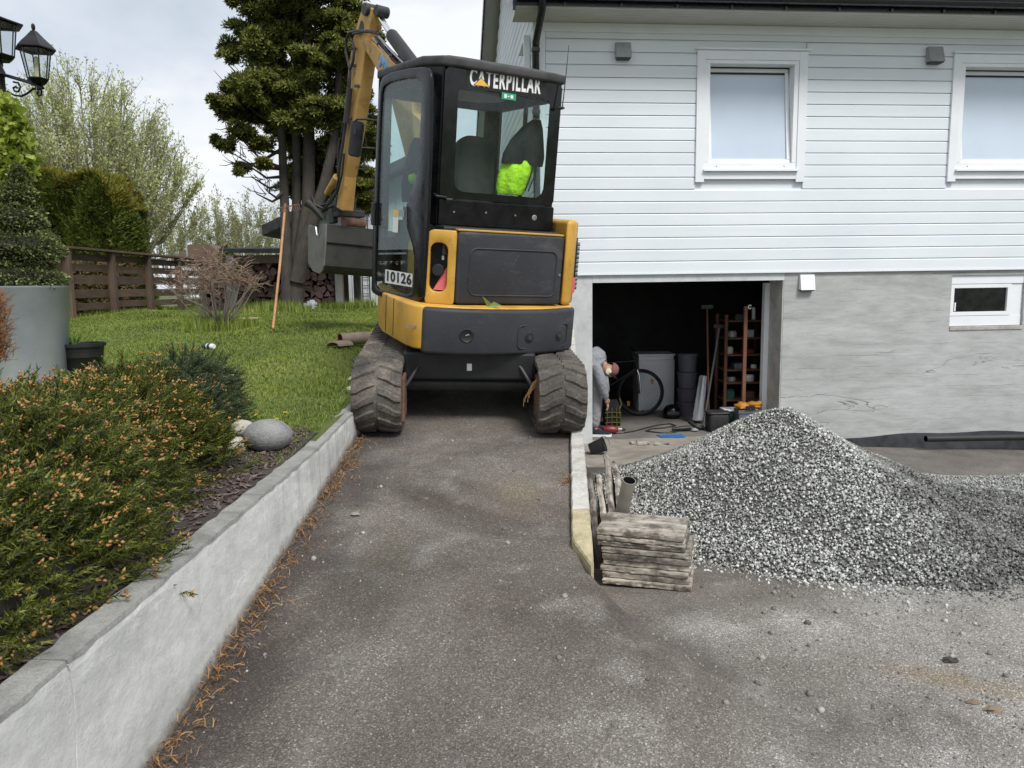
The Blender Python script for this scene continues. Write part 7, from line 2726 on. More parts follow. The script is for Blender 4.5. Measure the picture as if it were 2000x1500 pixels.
# slabs stood on edge against the kerb wall behind the stack
lab = ['first upright slab leaning directly against the kerb wall, nearest the stack', 'second upright slab from the kerb wall behind the stack', 'third upright slab from the kerb wall, longest and arching over', 'outermost upright slab leaning beside the gravel, behind the stack']
for k in range(4):
    y0, y1 = (4.02, 4.66) if k < 2 else (4.05, 5.1 - 0.10 * (k - 2))
    b = MB()
    rg = []
    for q in np.linspace(0, 1, 12):
        y = lerp(y0, y1, q)
        bx = xr(y) + 0.012 + 0.052 * k + (0.028 * q * (k > 1)) + 0.004 * math.sin(9 * q + k)
        zb = float(z_low(0.5, y)) - 0.02
        zt_ = float(z_ramp(0.36, y)) - 0.05 - 0.016 * k - 0.02 * q - 0.05 * (2 * q - 1) ** 4 + 0.004 * math.sin(17 * q + k)
        tl_ = 0.035 + 0.014 * k
        rg.append([(bx + tl_, y, zb), (bx + 0.036 + tl_, y, zb), (bx + 0.040 + tl_ * 0.4, y, zt_ - 0.16), (bx + 0.034, y, zt_ - 0.008), (bx + 0.018, y, zt_), (bx + 0.002, y, zt_ - 0.01), (bx + 0.004 + tl_ * 0.4, y, zt_ - 0.16)])
    b.rings(rg)
    tag(b.build('paving_slab', MT['weathered_slab_upright'], None, smooth=True), lab[k], 'slab', 'weathered slabs leaning upright')
tpz0 = at(1216, 992, 4.05)
tpz1 = at(1229, 938, 3.98)
dv = (tpz1 - tpz0).normalized()
tpz0 = tpz0 - dv * 0.25
dt = thing('drain_pipe', 'grey plastic pipe standing open end up between the slab stack and the gravel', 'pipe', tpz0)
hollow('pipe_outside', MT['pipe_grey'], tpz1, tpz0, 0.0375, 0.034, dt)
hollow('pipe_inside', MT['black_plastic'], tpz1 + dv * 0.0005, tpz0, 0.0338, 0.033, dt)

# ------------------------------------------------------------------ bits on the drive and by the wall
b = MB()
q0, q1 = at(1808, 857, 9.18), at(2060, 853, 9.38)
hs = thing('drainage_pipe', 'black drainage pipe lying along the foot of the plastered wall', 'pipe', q0)
hollow('pipe_outside', MT['black_plastic'], q0, q1, 0.040, 0.036, hs)
hollow('pipe_inside', MT['black_gloss'], q0, q1, 0.0358, 0.034, hs)
r_ = random.Random(5)
for i, (px, py, z, s, lab) in enumerate(((1856, 1292, 0.03, 0.028, 'dark clod of earth lying alone on the asphalt before the gravel heap'), (1900, 1372, 0.03, 0.020, 'left small clod at the sandy smear on the asphalt'), (1940, 1388, 0.03, 0.026, 'right larger clod at the sandy smear on the asphalt'),
                                       (694, 1005, None, 0.022, 'crumbled pale lump of mortar on the ramp near the wall'))):
    d = ray(px, py)
    tt = (z if z is not None else 0.45)
    p = Vector((0, 0, CAMZ)) + d * ((tt - CAMZ) / d.z)
    zg = float(z_ground(p.x, p.y))
    p = Vector((0, 0, CAMZ)) + d * ((zg - CAMZ) / d.z)
    b = MB()
    b.blob((p.x, p.y, zg + s * 0.15), (s * 1.2, s * 0.6, s * 0.45), 10, 6, 0.3)
    tag(b.build('clod', MT['soil'] if i == 0 else (MT['concrete_bits'] if i == 3 else simple('sandy_clod', (0.20, 0.155, 0.10), 0.95, 0.4, 20, 0.6, 50)), None), lab, 'clod', 'clods on the drive')

# ------------------------------------------------------------------ inside the garage
FZ = -0.345


def gt(px, Y): return at(px, 700, Y).x


def put(name, label, cat, px, Y, rz=0.0, group=None, z=FZ): return thing(name, label, cat, (gt(px, Y), Y, z), rz, group)


# person bending forward
def skin_mesh(name, pts, edges, rads, mat, parent, rootv=0, sub=2):
    me = bpy.data.meshes.new(name)
    me.from_pydata([tuple(p) for p in pts], edges, [])
    o = bpy.data.objects.new(name, me)
    COL.objects.link(o)
    m = o.modifiers.new('skin', 'SKIN')
    m.use_smooth_shade = True
    s = o.modifiers.new('sub', 'SUBSURF')
    s.levels = sub
    s.render_levels = sub
    for i, r_ in enumerate(rads):
        me.skin_vertices[0].data[i].radius = r_ if isinstance(r_, tuple) else (r_, r_)
        me.skin_vertices[0].data[i].use_root = (i == rootv)
    bpy.context.view_layer.update()
    dg = bpy.context.evaluated_depsgraph_get()
    m2 = bpy.data.meshes.new_from_object(o.evaluated_get(dg))
    bpy.data.objects.remove(o)
    m2.materials.clear()
    m2.materials.append(mat)
    return link(name, m2, mat, parent)


PXx, PYy = gt(1150, 9.62), 9.62
pe = thing('person', 'person in grey shirt and trousers bending forward just inside the garage, wearing ear defenders', 'person', (PXx, PYy, FZ))
S = dict(pel=(-0.04, 0, 0.88), chest=(0.08, -0.08, 0.99), neck=(0.165, -0.14, 0.945), head=(0.215, -0.17, 0.885),
         sR=(0.08, -0.25, 0.92), eR=(0.14, -0.29, 0.68), wR=(0.20, -0.22, 0.50), hR=(0.21, -0.205, 0.44),
         sL=(0.13, 0.12, 0.95), eL=(0.22, 0.14, 0.72), wL=(0.24, 0.07, 0.52), hL=(0.245, 0.05, 0.46),
         tR=(0.02, -0.10, 0.86), kR=(0.085, -0.11, 0.47), aR=(0.06, -0.12, 0.10), fR=(0.19, -0.14, 0.045),
         tL=(0.00, 0.10, 0.86), kL=(0.10, 0.13, 0.47), aL=(0.09, 0.14, 0.10), fL=(0.22, 0.13, 0.045), mid=(0.02, -0.03, 0.95))
K = list(S)
ix = {k: i for i, k in enumerate(K)}
E_ = [('pel', 'mid'), ('mid', 'chest'), ('chest', 'neck'), ('neck', 'head'), ('chest', 'sR'), ('sR', 'eR'), ('eR', 'wR'), ('wR', 'hR'), ('chest', 'sL'), ('sL', 'eL'), ('eL', 'wL'), ('wL', 'hL'),
      ('pel', 'tR'), ('tR', 'kR'), ('kR', 'aR'), ('aR', 'fR'), ('pel', 'tL'), ('tL', 'kL'), ('kL', 'aL'), ('aL', 'fL')]
Rd = dict(pel=0.105, mid=0.10, chest=0.115, neck=0.050, head=0.060, sR=0.052, eR=0.040, wR=0.027, hR=0.028, sL=0.052, eL=0.040, wL=0.027, hL=0.028, tR=0.075, kR=0.05, aR=0.034, fR=0.016, tL=0.075, kL=0.05, aL=0.034, fL=0.016)
skin_mesh('body', [S[k] for k in K], [(ix[a], ix[c]) for a, c in E_], [Rd[k] for k in K], MT['skin'], pe)
# shirt and trousers follow the body, a little larger
KS = ['pel', 'mid', 'chest', 'neck', 'sR', 'eR', 'wR', 'sL', 'eL', 'wL']
i2 = {k: i for i, k in enumerate(KS)}
PS = [Vector(S[k]) for k in KS]
PS[i2['eR']] = PS[i2['sR']].lerp(PS[i2['eR']], 1.0)
skin_mesh('sleeves', PS, [(i2[a], i2[c]) for a, c in E_ if a in i2 and c in i2], [Rd[k] + (0.055 if k in ('pel', 'mid', 'chest') else 0.04 if k == 'neck' else 0.03 if k[0] == 's' else 0.022) for k in KS], MT['grey_shirt'], pe, 1)
b = MB()
pts_ = [Vector(S['pel']) + Vector((-0.03, 0.01, -0.02)), Vector(S['pel']), Vector(S['mid']), Vector(S['mid']).lerp(Vector(S['chest']), 0.6), Vector(S['chest']), Vector(S['chest']).lerp(Vector(S['neck']), 0.45), Vector(S['chest']).lerp(Vector(S['neck']), 0.8), Vector(S['neck'])]
b.tube(pts_, [0.150, 0.158, 0.160, 0.170, 0.176, 0.150, 0.105, 0.066], 26)
vv = []
for q in b.v:
    q = Vector(q)
    f_ = 0.010 * mnoise.noise(q * 14) + 0.006 * mnoise.noise(Vector((q.x * 9, q.y * 30, q.z * 30)))
    c_0 = Vector(S['mid'])
    vv.append(tuple(q + (q - c_0).normalized() * f_))
b.v = vv
b.build('shirt', MT['grey_shirt'], pe, smooth=True)
KT = ['pel', 'tR', 'kR', 'aR', 'tL', 'kL', 'aL']
i3 = {k: i for i, k in enumerate(KT)}
PTt = [Vector(S[k]) + (Vector((0, 0, -0.02)) if k == 'pel' else Vector()) for k in KT]
skin_mesh('trousers', PTt, [(i3[a], i3[c]) for a, c in E_ if a in i3 and c in i3], [0.135, 0.11, 0.088, 0.066, 0.11, 0.088, 0.066], MT['grey_trousers'], pe)
hd = Vector((0.235, -0.18, 0.865))
b = MB()
HMx = Matrix.Translation(hd) @ Matrix.Rotation(rad(125), 4, 'Y')
b.blob((0, 0, 0), (0.078, 0.072, 0.10), 18, 12, 0.0, HMx)
b.blob((0.075, 0, -0.02), (0.018, 0.014, 0.02), 8, 6, 0, HMx)
hd_o = b.build('head', MT['skin'], pe, smooth=True)
b = MB()
HC = Matrix.Translation(hd + Vector((0.028, 0, 0.018))) @ Matrix.Rotation(rad(115), 4, 'Y')
b.lathe([(0.088, -0.005), (0.090, 0.03), (0.078, 0.065), (0.05, 0.092), (0.005, 0.105)], 20, HC)
b.build('cap', MT['cap_cloth'], pe, smooth=True)
b = MB()
pth = []
for a in np.linspace(-100, 100, 17):
    pth.append(HMx @ Vector((0.0 + 0.02, 0.098 * math.sin(rad(a)), 0.118 * math.cos(rad(a)))))
b.tube(pth, 0.010, 8)
pth2 = [p_ + Vector((0.02, 0, -0.022)) for p_ in pth]
b.tube(pth2[3:-3], 0.006, 6)
b.build('headband', MT['black_plastic'], pe, smooth=True)
for sgn in (-1, 1):
    b = MB()
    b.lathe([(0.038, 0.0), (0.042, 0.012), (0.036, 0.03), (0.01, 0.036)], 14, HMx @ Matrix.Translation((0.01, sgn * 0.072, -0.01)) @ Matrix.Rotation(rad(-90 * sgn), 4, 'X'))
    b.build('ear_cup', MT['cream'], pe, smooth=True)
for sd_n, hy in (('hR', -1), ('hL', 1)):
    h = Vector(S[sd_n])
    for f in range(4):
        o_ = Vector((0.004 + 0.004 * f, -0.022 + 0.0145 * f, -0.015))
        l = (0.030, 0.036, 0.034, 0.027)[f]
        pts = [h + o_ * 0.5, h + o_ + Vector((0.006, 0, -l)), h + o_ + Vector((-0.004, 0, -l * 1.75)), h + o_ + Vector((-0.018, 0, -l * 2.2))]
        skin_mesh('finger', pts, [(0, 1), (1, 2), (2, 3)], [0.010, 0.009, 0.008, 0.0065], MT['skin'], pe, 0, 1)
    skin_mesh('thumb', [h + Vector((0.01, -0.02 * hy, 0.01)), h + Vector((0.025, -0.036 * hy, -0.02)), h + Vector((0.024, -0.032 * hy, -0.05))], [(0, 1), (1, 2)], [0.011, 0.0095, 0.008], MT['skin'], pe, 0, 1)
for sx_, an in ((-1, 'R'), (1, 'L')):
    a, f = Vector(S['a' + an]), Vector(S['f' + an])
    d = (f - a)
    d.z = 0
    d.normalize()
    s = Vector((-d.y, d.x, 0))
    foot = [a - d * 0.06, a + d * 0.08, a + d * 0.21]
    b = MB()
    rg = []
    for q, hw, h0, h1 in ((-0.065, 0.03, 0.028, 0.07), (-0.03, 0.042, 0.028, 0.115), (0.04, 0.044, 0.028, 0.11), (0.12, 0.050, 0.028, 0.07), (0.18, 0.044, 0.028, 0.058), (0.215, 0.022, 0.03, 0.045)):
        c = a + d * q
        c.z = 0
        rg.append([c - s * hw + Vector((0, 0, h0)), c - s * hw * 0.9 + Vector((0, 0, lerp(h0, h1, .6))), c - s * hw * 0.4 + Vector((0, 0, h1)), c + s * hw * 0.4 + Vector((0, 0, h1)), c + s * hw * 0.9 + Vector((0, 0, lerp(h0, h1, .6))), c + s * hw + Vector((0, 0, h0))])
    b.rings(rg)
    so2 = b.build('shoe', MT['black_cloth'], pe, smooth=True)
    b = MB()
    rg = []
    for q, hw in ((-0.072, 0.03), (-0.03, 0.045), (0.12, 0.053), (0.18, 0.047), (0.222, 0.024)):
        c = a + d * q
        c.z = 0
        rg.append([c - s * hw, c - s * hw + Vector((0, 0, 0.03)), c + s * hw + Vector((0, 0, 0.03)), c + s * hw])
    b.rings(rg)
    b.build('sole', MT['white_plastic'], so2)

# bicycle
bkY = 10.95
wr = 0.355
bx = gt(1251, bkY)
by_ = thing('bicycle', 'dark bicycle standing in the garage with its front wheel before a white panel', 'bicycle', (bx, bkY, FZ))


def wheel(xc):
    b = MB()
    pr = [(0.0, -0.022), (0.018, -0.014), (0.024, 0.0), (0.018, 0.014), (0.0, 0.022), (-0.012, 0.012), (-0.012, -0.012)]
    rg = []
    for k in range(41):
        a = 2 * math.pi * k / 40
        rg.append([(xc + (wr - 0.024 + p_[0]) * math.cos(a), p_[1], wr + (wr - 0.024 + p_[0]) * math.sin(a)) for p_ in pr])
    b.rings(rg, cap=False)
    t = b.build('wheel', MT['black_plastic'], by_, smooth=True)
    b = MB()
    rg = []
    for k in range(41):
        a = 2 * math.pi * k / 40
        rg.append([(xc + (wr - 0.045 + p_[0]) * math.cos(a), p_[1], wr + (wr - 0.045 + p_[0]) * math.sin(a)) for p_ in ((0.008, -0.012), (0.008, 0.012), (-0.012, 0.0))])
    b.rings(rg, cap=False)
    b.build('rim', MT['dark_metal'], t)
    b = MB()
    for k in range(28):
        a = 2 * math.pi * k / 28
        b.tube([(xc + 0.018 * math.cos(a + (0.5 if k % 2 else -0.5)), 0.02 * (-1) ** k, wr + 0.018 * math.sin(a + (0.5 if k % 2 else -0.5))), (xc + (wr - 0.05) * math.cos(a), 0, wr + (wr - 0.05) * math.sin(a))], 0.0012, 3)
    b.cyl((xc, -0.05, wr), (xc, 0.05, wr), 0.018, seg=10)
    b.build('spokes', MT['steel'], t)
    for a in (0.75, 0.75 + math.pi):
        b = MB()
        c = Vector((xc + 0.24 * math.cos(a), 0, wr + 0.24 * math.sin(a)))
        b.box(c, (0.045, 0.012, 0.075))
        b.build('reflector', MT['orange_plastic'], t, bevel=0.003)


wheel(0.0)
wheel(-1.08)
b = MB()
hx, hz = -0.10, 0.86
for sgn in (-0.055, 0.055):
    b.tube([(0, sgn, wr), (-0.03, sgn, 0.62), (-0.055, sgn * 0.8, 0.70)], 0.015, 8)
b.build('fork', MT['chrome'], by_, smooth=True)
b = MB()
b.tube([(-0.05, 0, 0.70), (hx, 0, hz)], 0.022, 8)
b.tube([(hx + 0.01, 0, hz - 0.03), (-0.62, 0, 0.80)], 0.02, 8)
b.tube([(-0.06, 0, 0.72), (-0.66, 0, 0.33)], 0.024, 8)
b.tube([(-0.66, 0, 0.33), (-0.60, 0, 0.88)], 0.018, 8)
b.tube([(-0.66, 0, 0.33), (-1.08, 0, wr)], 0.012, 8)
b.tube([(-0.62, 0, 0.80), (-1.08, 0, wr)], 0.011, 8)
b.build('frame', MT['black_paint'], by_, smooth=True)
b = MB()
b.tube([(hx, 0, hz), (hx - 0.02, 0, hz + 0.10), (hx + 0.03, 0, hz + 0.12)], 0.014, 8)
b.tube([(hx + 0.0, -0.30, hz + 0.14), (hx + 0.03, -0.08, hz + 0.12), (hx + 0.03, 0.08, hz + 0.12), (hx + 0.0, 0.30, hz + 0.14)], 0.012, 8)
b.build('handlebar', MT['black_plastic'], by_, smooth=True)
b = MB()
b.blob((-0.60, 0, 0.93), (0.13, 0.06, 0.03), 10, 6)
b.build('saddle', MT['black_plastic'], by_, smooth=True)

# white panel (an old appliance) behind the wheel
t = put('white_cabinet', 'plain white cabinet door standing behind the bicycle wheel', 'cabinet', 1282, 11.35)
b = MB()
b.bb(-0.27, 0.27, 0.0, 0.5, 0.0, 0.86)
b.build('carcass', MT['dim_white'], t, bevel=0.008)
b = MB()
b.bb(-0.275, 0.275, -0.03, -0.002, 0.02, 0.80)
b.build('door', MT['dim_white'], t, bevel=0.008)
b = MB()
b.bb(-0.285, 0.285, -0.035, 0.5, 0.862, 0.89)
b.build('top', MT['dim_white'], t, bevel=0.005)
# stack of tubs
zz = FZ
for i, (h, m, lab) in enumerate(((0.22, 'lilac_bin', 'lilac grey tub at the bottom of the stack in the dark garage'), (0.20, 'lilac_bin', 'second tub from the bottom of the stack in the dark garage'), (0.24, 'grey_bin', 'third tub up, grey, in the stack in the dark garage'), (0.27, 'grey_bin', 'topmost grey tub of the stack in the dark garage'))):
    t = thing('tub', lab, 'tub', (gt(1343, 10.9), 10.9, zz), group='tubs stacked in the garage')
    b = MB()
    b.lathe([(0.125, 0.0), (0.142, h - 0.03), (0.15, h - 0.028), (0.15, h - 0.004), (0.135, h - 0.004)], 20)
    b.build('body', MT[m], t, smooth=True)
    zz += h + 0.002
# hanging pale cloth
t = put('dust_sheet', 'pale crumpled cloth hanging by the shelf in the garage', 'cloth', 1370, 10.3, 0, None, FZ + 0.05)
b = MB()
rg = []
for z in np.linspace(0, 0.62, 9):
    rg.append([((0.075 - 0.05 * z) * math.cos(a) * (1 + 0.22 * math.sin(4 * a + z * 5)) + 0.10 * (z - 0.3), 0.07 * math.sin(a) * (1 + 0.3 * math.sin(5 * a)), z) for a in [2 * math.pi * k / 30 for k in range(30)]])
b.rings(rg)
b.build('folds', MT['pale_cloth'], t, smooth=True)
# black bin with lid
t = put('storage_tub', 'black plastic tub with a lid on the garage floor before the shelf', 'tub', 1404, 9.75)
b = MB()
b.prism(rrect(-0.145, 0.145, -0.12, 0.12, 0.05), 0.0, 0.235)
b.build('body', MT['black_plastic'], t, bevel=0.02, smooth=True)
b = MB()
b.prism(rrect(-0.155, 0.155, -0.13, 0.13, 0.05), 0.236, 0.262)
b.build('lid', MT['dark_metal'], t, bevel=0.008, smooth=True)
# shelf
sh2 = put('shelf_unit', 'tall wooden shelf unit crowded with workshop clutter at the right of the garage', 'shelf', 1432, 10.35)
xl_, xr_ = gt(1413, 10.2) - sh2.location.x, gt(1458, 10.2) - sh2.location.x
W_ = 0.40
for sxp in (-0.15, W_):
    for yy in (-0.15, 0.30):
        b = MB()
        b.bb(sxp - 0.02, sxp + 0.02, yy - 0.02, yy + 0.02, 0, 1.52)
        b.build('upright', MT['shelf_wood'], sh2, bevel=0.003)
zs_ = [0.32, 0.56, 0.74, 0.95, 1.18, 1.42]
for z in zs_:
    b = MB()
    b.bb(-0.14, W_, -0.14, 0.31, z, z + 0.022)
    b.build('shelf_board', MT['shelf_wood'], sh2, bevel=0.002)
clut = [(-0.05, 0.343, 0.10, 0.14, 'green_bin', 'dark green crate on the lowest shelf board'), (0.2, 0.343, 0.16, 0.12, 'rust', 'rusty brown box on the lowest shelf board'), (-0.03, 0.583, 0.12, 0.07, 'zinc', 'grey tin on the second shelf board'), (0.22, 0.583, 0.14, 0.10, 'white_plastic', 'white box on the second shelf board'),
        (0.06, 0.763, 0.14, 0.09, 'grey_bin', 'grey tub on the third shelf board'), (0.28, 0.763, 0.08, 0.06, 'letter_white', 'small white pot on the third shelf board'), (-0.06, 0.973, 0.09, 0.10, 'cream', 'cream tin on the fourth shelf board'), (0.18, 0.973, 0.15, 0.07, 'red', 'red box on the fourth shelf board'),
        (-0.04, 1.203, 0.14, 0.09, 'zinc', 'grey metal tin on the fifth shelf board'), (0.2, 1.203, 0.10, 0.12, 'pale_cloth', 'pale bundle on the fifth shelf board'), (0.05, 1.443, 0.13, 0.08, 'dark_metal', 'dark box on top of the shelf unit'), (0.26, 1.443, 0.05, 0.17, 'white_plastic', 'slim white bottle on top of the shelf unit')]
for (dx_, dz_, w_, h_, m, lab) in clut:
    t = thing('box' if h_ < 0.15 else 'bottle', lab, 'box' if h_ < 0.15 else 'bottle', (sh2.location.x + dx_, sh2.location.y - 0.03, FZ + dz_ + 0.0005))
    b = MB()
    if m in ('zinc', 'cream', 'white_plastic', 'letter_white'):
        b.lathe([(w_ * 0.46, 0), (w_ * 0.5, 0.01), (w_ * 0.5, h_ * 0.8), (w_ * 0.42, h_ * 0.86), (w_ * 0.44, h_)], 16)
    else:
        b.bb(-w_ / 2, w_ / 2, -0.07, 0.07, 0, h_ * 0.85)
    b.build('body', MT[m], t, bevel=0.004)
    b = MB()
    b.bb(-w_ * 0.36, w_ * 0.36, -0.05, 0.05, h_ * 0.87 if m not in ('zinc', 'cream', 'white_plastic', 'letter_white') else h_ + 0.001, h_ * 1.02)
    b.build('lid', MT['dark_metal'], t)
# a bare post in front, with a white clip on its top
t = put('wooden_post', 'slim reddish wooden post standing in front of the shelf with a white clip on top', 'post', 1454, 9.7)
b = MB()
zt = at(1453, 598, 9.7).z - FZ
b.bb(-0.022, 0.022, -0.022, 0.022, 0, zt)
b.build('shaft', MT['shelf_wood'], t, bevel=0.003)
b = MB()
b.tube([(0.05 + 0.022 * math.cos(a), -0.01, zt - 0.01 + 0.022 * math.sin(a)) for a in np.linspace(0.7, 5.6, 12)], 0.008, 6)
b.build('clip', MT['letter_white'], t)
# broom and fork handles against the shelf's left
for (px, py0, py1, px1, lab, m) in ((1381, 602, 735, 1383, 'long wooden handled broom standing head up at the shelf left end', 'shelf_wood'), (1405, 640, 720, 1392, 'grey handled tool slanting against the left end of the garage shelf', 'grey_wood')):
    p0, p1 = at(px1, py1, 10.25), at(px, py0, 10.3)
    d = (p1 - p0)
    k = (p0.z - FZ) / d.z
    p0 = p0 - d * k
    b = MB()
    b.tube([p0, p1], 0.014, 8)
    t = thing('broom' if px == 1381 else 'rake', lab, 'broom' if px == 1381 else 'rake', p0)
    b.build('shaft', MT[m], t, world=True, smooth=True)
    b = MB()
    b.box(p1 + Vector((0, 0, 0.02)), (0.16, 0.03, 0.05))
    b.build('head', MT['dark_metal'], t, world=True)
# crate with orange bundle
t = put('crate', 'grey crate standing right of the wooden post in the garage', 'crate', 1462, 9.62)
b = MB()
for q in ((-0.14, -0.125, -0.12, 0.12), (0.125, 0.14, -0.12, 0.12)):
    b.bb(q[0], q[1], q[2], q[3], 0, 0.31)
b.bb(-0.125, 0.125, -0.12, -0.105, 0, 0.31)
b.bb(-0.125, 0.125, 0.105, 0.12, 0, 0.31)
b.bb(-0.125, 0.125, -0.105, 0.105, 0, 0.02)
b.build('body', MT['grey_bin'], t, bevel=0.004)
b = MB()
b.bb(-0.15, 0.15, -0.13, -0.121, 0.27, 0.315)
b.build('rim', MT['grey_bin'], t)
ob = thing('work_bundle', 'crumpled orange work garment lying on the grey crate', 'garment', (t.location.x, 9.6, FZ + 0.31))
o = lump('folds', MT['orange_plastic'], [((-0.08, -0.03, 0.05), (0.10, 0.09, 0.05)), ((0.07, -0.04, 0.06), (0.10, 0.08, 0.045)), ((0.13, -0.05, 0.085), (0.05, 0.05, 0.03)), ((0.0, -0.02, 0.02), (0.14, 0.10, 0.03))], jit=0.2)
o.parent = ob
b = MB()
b.bb(-0.06, 0.05, -0.135, -0.115, 0.02, 0.06)
b.build('strap', MT['black_cloth'], ob)
t = put('green_crate', 'dark green ribbed crate with a pale lid under the shelf', 'crate', 1430, 9.95)
b = MB()
b.bb(-0.10, 0.10, -0.10, 0.10, 0, 0.24)
for k in range(5):
    b.bb(-0.095 + 0.04 * k, -0.08 + 0.04 * k, -0.108, -0.1, 0.01, 0.23)
b.build('body', MT['green_bin'], t, bevel=0.004)
b = MB()
b.bb(-0.125, 0.12, -0.12, 0.11, 0.242, 0.265)
b.build('lid', MT['white_plastic'], t, bevel=0.004)
# red drill, black tools, cable, blue sheet
t = put('power_drill', 'red and black hammer drill lying on the garage floor by the person', 'drill', 1196, 9.62)
b = MB()
b.rings([[(x, 0.055 * s * math.cos(a), 0.06 + 0.055 * s * math.sin(a)) for a in [2 * math.pi * k / 14 for k in range(14)]] for x, s in ((-0.13, 0.6), (-0.11, 0.95), (0.0, 1.0), (0.05, 0.8), (0.08, 0.55))])
b.build('body', MT['red'], t, smooth=True)
b = MB()
b.tube([(0.08, 0, 0.06), (0.13, 0, 0.06)], [0.028, 0.02], 12)
b.build('chuck', MT['steel'], t)
b = MB()
b.tube([(0.13, 0, 0.06), (0.18, 0, 0.055)], [0.024, 0.012], 10)
b.tube([(-0.1, 0, 0.05), (-0.13, -0.06, 0.03), (-0.05, -0.10, 0.025)], 0.02, 8)
b.build('handle', MT['black_plastic'], t, smooth=True)
t = put('power_cable', 'black power cable snaking over the garage floor to the drill', 'cable', 1270, 9.9)
b = MB()
cz = FZ + 0.008
pth = [(1220, 9.65), (1240, 9.75), (1262, 9.95), (1285, 10.15), (1310, 10.25), (1322, 10.1), (1300, 9.95), (1275, 9.9), (1262, 9.75), (1290, 9.62), (1318, 9.62), (1330, 9.75)]
b.tube([Vector((gt(a, Y), Y, cz)) for a, Y in pth], 0.009, 6)
b.build('lead', MT['black_plastic'], t, world=True, smooth=True)
t = put('angle_grinder', 'black angle grinder lying on the garage floor above the blue sheet', 'grinder', 1338, 9.72)
b = MB()
b.tube([(-0.16, 0, 0.035), (-0.05, 0.0, 0.04), (0.05, 0.01, 0.045), (0.10, 0.01, 0.045)], [0.022, 0.03, 0.034, 0.03], 10)
b.build('body', MT['black_plastic'], t, smooth=True)
b = MB()
b.lathe([(0.01, 0.0), (0.058, 0.004), (0.058, 0.008), (0.02, 0.03)], 16, Matrix.Translation((0.14, 0.01, 0.012)))
b.build('disc', MT['zinc'], t)
t = put('vacuum_hose', 'black hose end curled on the floor beside the black tub', 'hose', 1366, 9.82)
b = MB()
b.tube([(-0.10, 0.08, 0.10), (-0.05, 0.0, 0.06), (0.0, -0.03, 0.04), (0.06, -0.02, 0.035)], 0.03, 10)
b.build('tube', MT['black_plastic'], t, smooth=True)
t = put('helmet', 'black rounded helmet on the garage floor before the white cabinet', 'helmet', 1313, 10.75)
b = MB()
b.lathe([(0.115, 0.0), (0.13, 0.05), (0.12, 0.13), (0.08, 0.18), (0.01, 0.205)], 20)
b.build('shell', MT['black_paint'], t, smooth=True)
b = MB()
b.bb(-0.09, 0.09, -0.135, -0.10, 0.06, 0.11)
b.build('visor', MT['dark_metal'], t, bevel=0.006)
t = put('tool_bag', 'black tool bag with yellow straps and netting behind the person', 'bag', 1196, 10.25)
b = MB()
b.rings([[(x * q, y * q, z) for x, y in rrect(-0.12, 0.12, -0.09, 0.09, 0.04)] for z, q in ((0, 0.95), (0.12, 1.05), (0.26, 0.9), (0.36, 0.55))])
b.build('body', MT['black_cloth'], t, smooth=True)
b = MB()
for x in (-0.09, -0.02, 0.05, 0.10):
    b.tube([(x, -0.10, 0.01), (x * 0.95, -0.105, 0.14), (x * 0.8, -0.09, 0.26)], 0.007, 5)
for z in (0.05, 0.12, 0.19):
    b.tube([(-0.11, -0.10, z), (0, -0.106, z + 0.01), (0.11, -0.10, z)], 0.007, 5)
b.tube([(0.09, -0.09, 0.25), (0.12, -0.06, 0.30), (0.10, 0.0, 0.38)], 0.009, 6)
b.build('straps', MT['yellow_net'], t)
t = put('blue_sheet', 'flat bright blue plastic sheet lying on the garage floor at the doorway', 'sheet', 1312, 9.4)
b = MB()
x0, x1 = -0.17, 0.17
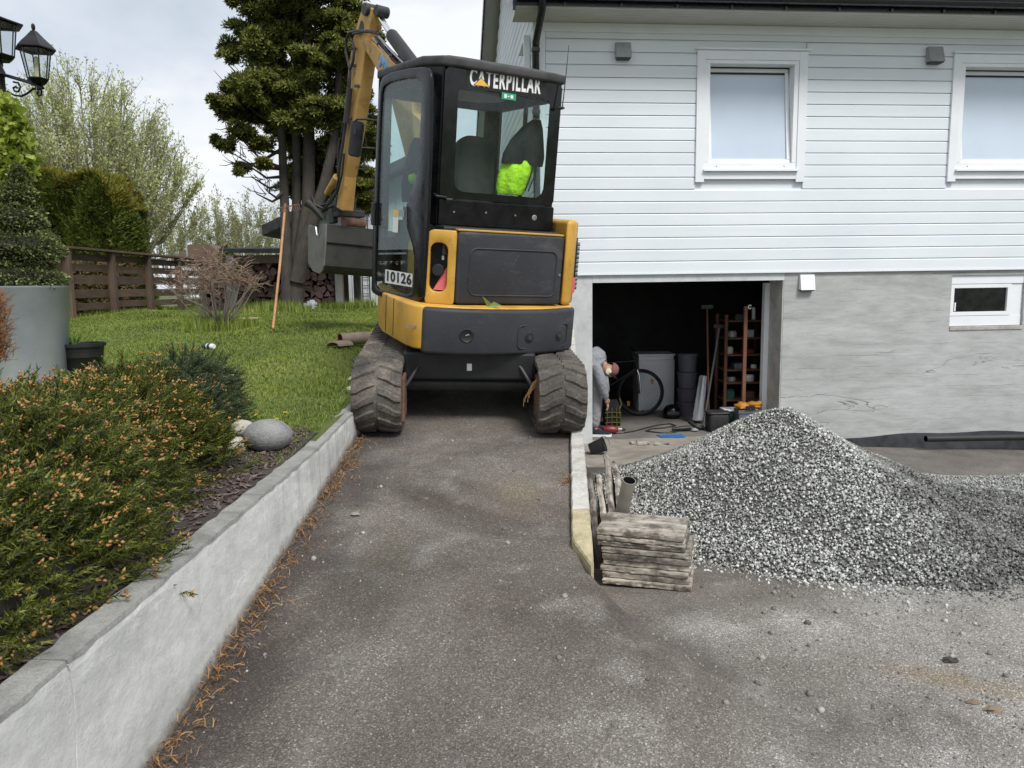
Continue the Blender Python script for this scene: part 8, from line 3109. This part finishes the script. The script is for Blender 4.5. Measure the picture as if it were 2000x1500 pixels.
b.add([(x0, 0.08, 0.004), (x0 + 0.04, -0.09, 0.004), (x1, -0.09, 0.007), (x1 - 0.01, 0.09, 0.006), (x0, 0.08, 0.009), (x0 + 0.04, -0.09, 0.009), (x1, -0.09, 0.012), (x1 - 0.01, 0.09, 0.011)], [(0, 3, 2, 1), (4, 5, 6, 7), (0, 1, 5, 4), (1, 2, 6, 5), (2, 3, 7, 6), (3, 0, 4, 7)])
b.build('panel', MT['blue_tarp'], t)
# rubble on the slab's front, tipped black bucket by the pillar
r_ = random.Random(77)
lab = ['leftmost flake of broken concrete on the garage threshold', 'second flake of broken concrete from the left, tilted', 'tallest flake of broken concrete on the threshold', 'flake of broken concrete right of the tallest one', 'flat flake of broken concrete below the blue sheet', 'last flake of broken concrete before the gravel']
for i, (px, Y) in enumerate(((1238, 8.95), (1248, 9.0), (1256, 8.92), (1266, 8.95), (1285, 8.9), (1305, 8.93))):
    b = MB()
    M_ = Matrix.Translation((gt(px, Y), Y, FZ + 0.018)) @ Matrix.Rotation(r_.uniform(0, 3), 4, 'Z') @ Matrix.Rotation(r_.uniform(-0.5, 0.5), 4, 'Y')
    s = 1.5 if i == 2 else 1.0
    b.prism([(-0.05 * s, -0.02), (0.03 * s, -0.035), (0.055 * s, 0.01), (0.0, 0.035 * s)], -0.012, 0.014 * s, M_)
    tag(b.build('concrete_flake', MT['concrete_bits'], None, bevel=0.003), lab[i], 'rubble', 'concrete flakes on the threshold')
p = at(1166, 880, 8.45)
t = thing('bucket', 'black bucket lying tipped against the foot of the garage pillar', 'bucket', (p.x, 8.45, FZ + 0.09))
Mb = Matrix.Rotation(rad(68), 4, 'Y') @ Matrix.Rotation(0.2, 4, 'X')
b = MB()
b.lathe([(0.065, -0.085), (0.085, 0.085), (0.092, 0.088), (0.092, 0.095), (0.078, 0.095), (0.06, -0.07), (0.01, -0.07)], 18, Mb)
b.build('body', MT['black_plastic'], t, smooth=True)
b = MB()
b.tube([Mb @ Vector((0.09 * math.cos(a), 0.09 * math.sin(a), 0.08 + 0.06 * math.sin(a))) for a in np.linspace(0, math.pi, 12)], 0.004, 5)
b.build('handle', MT['steel'], t)
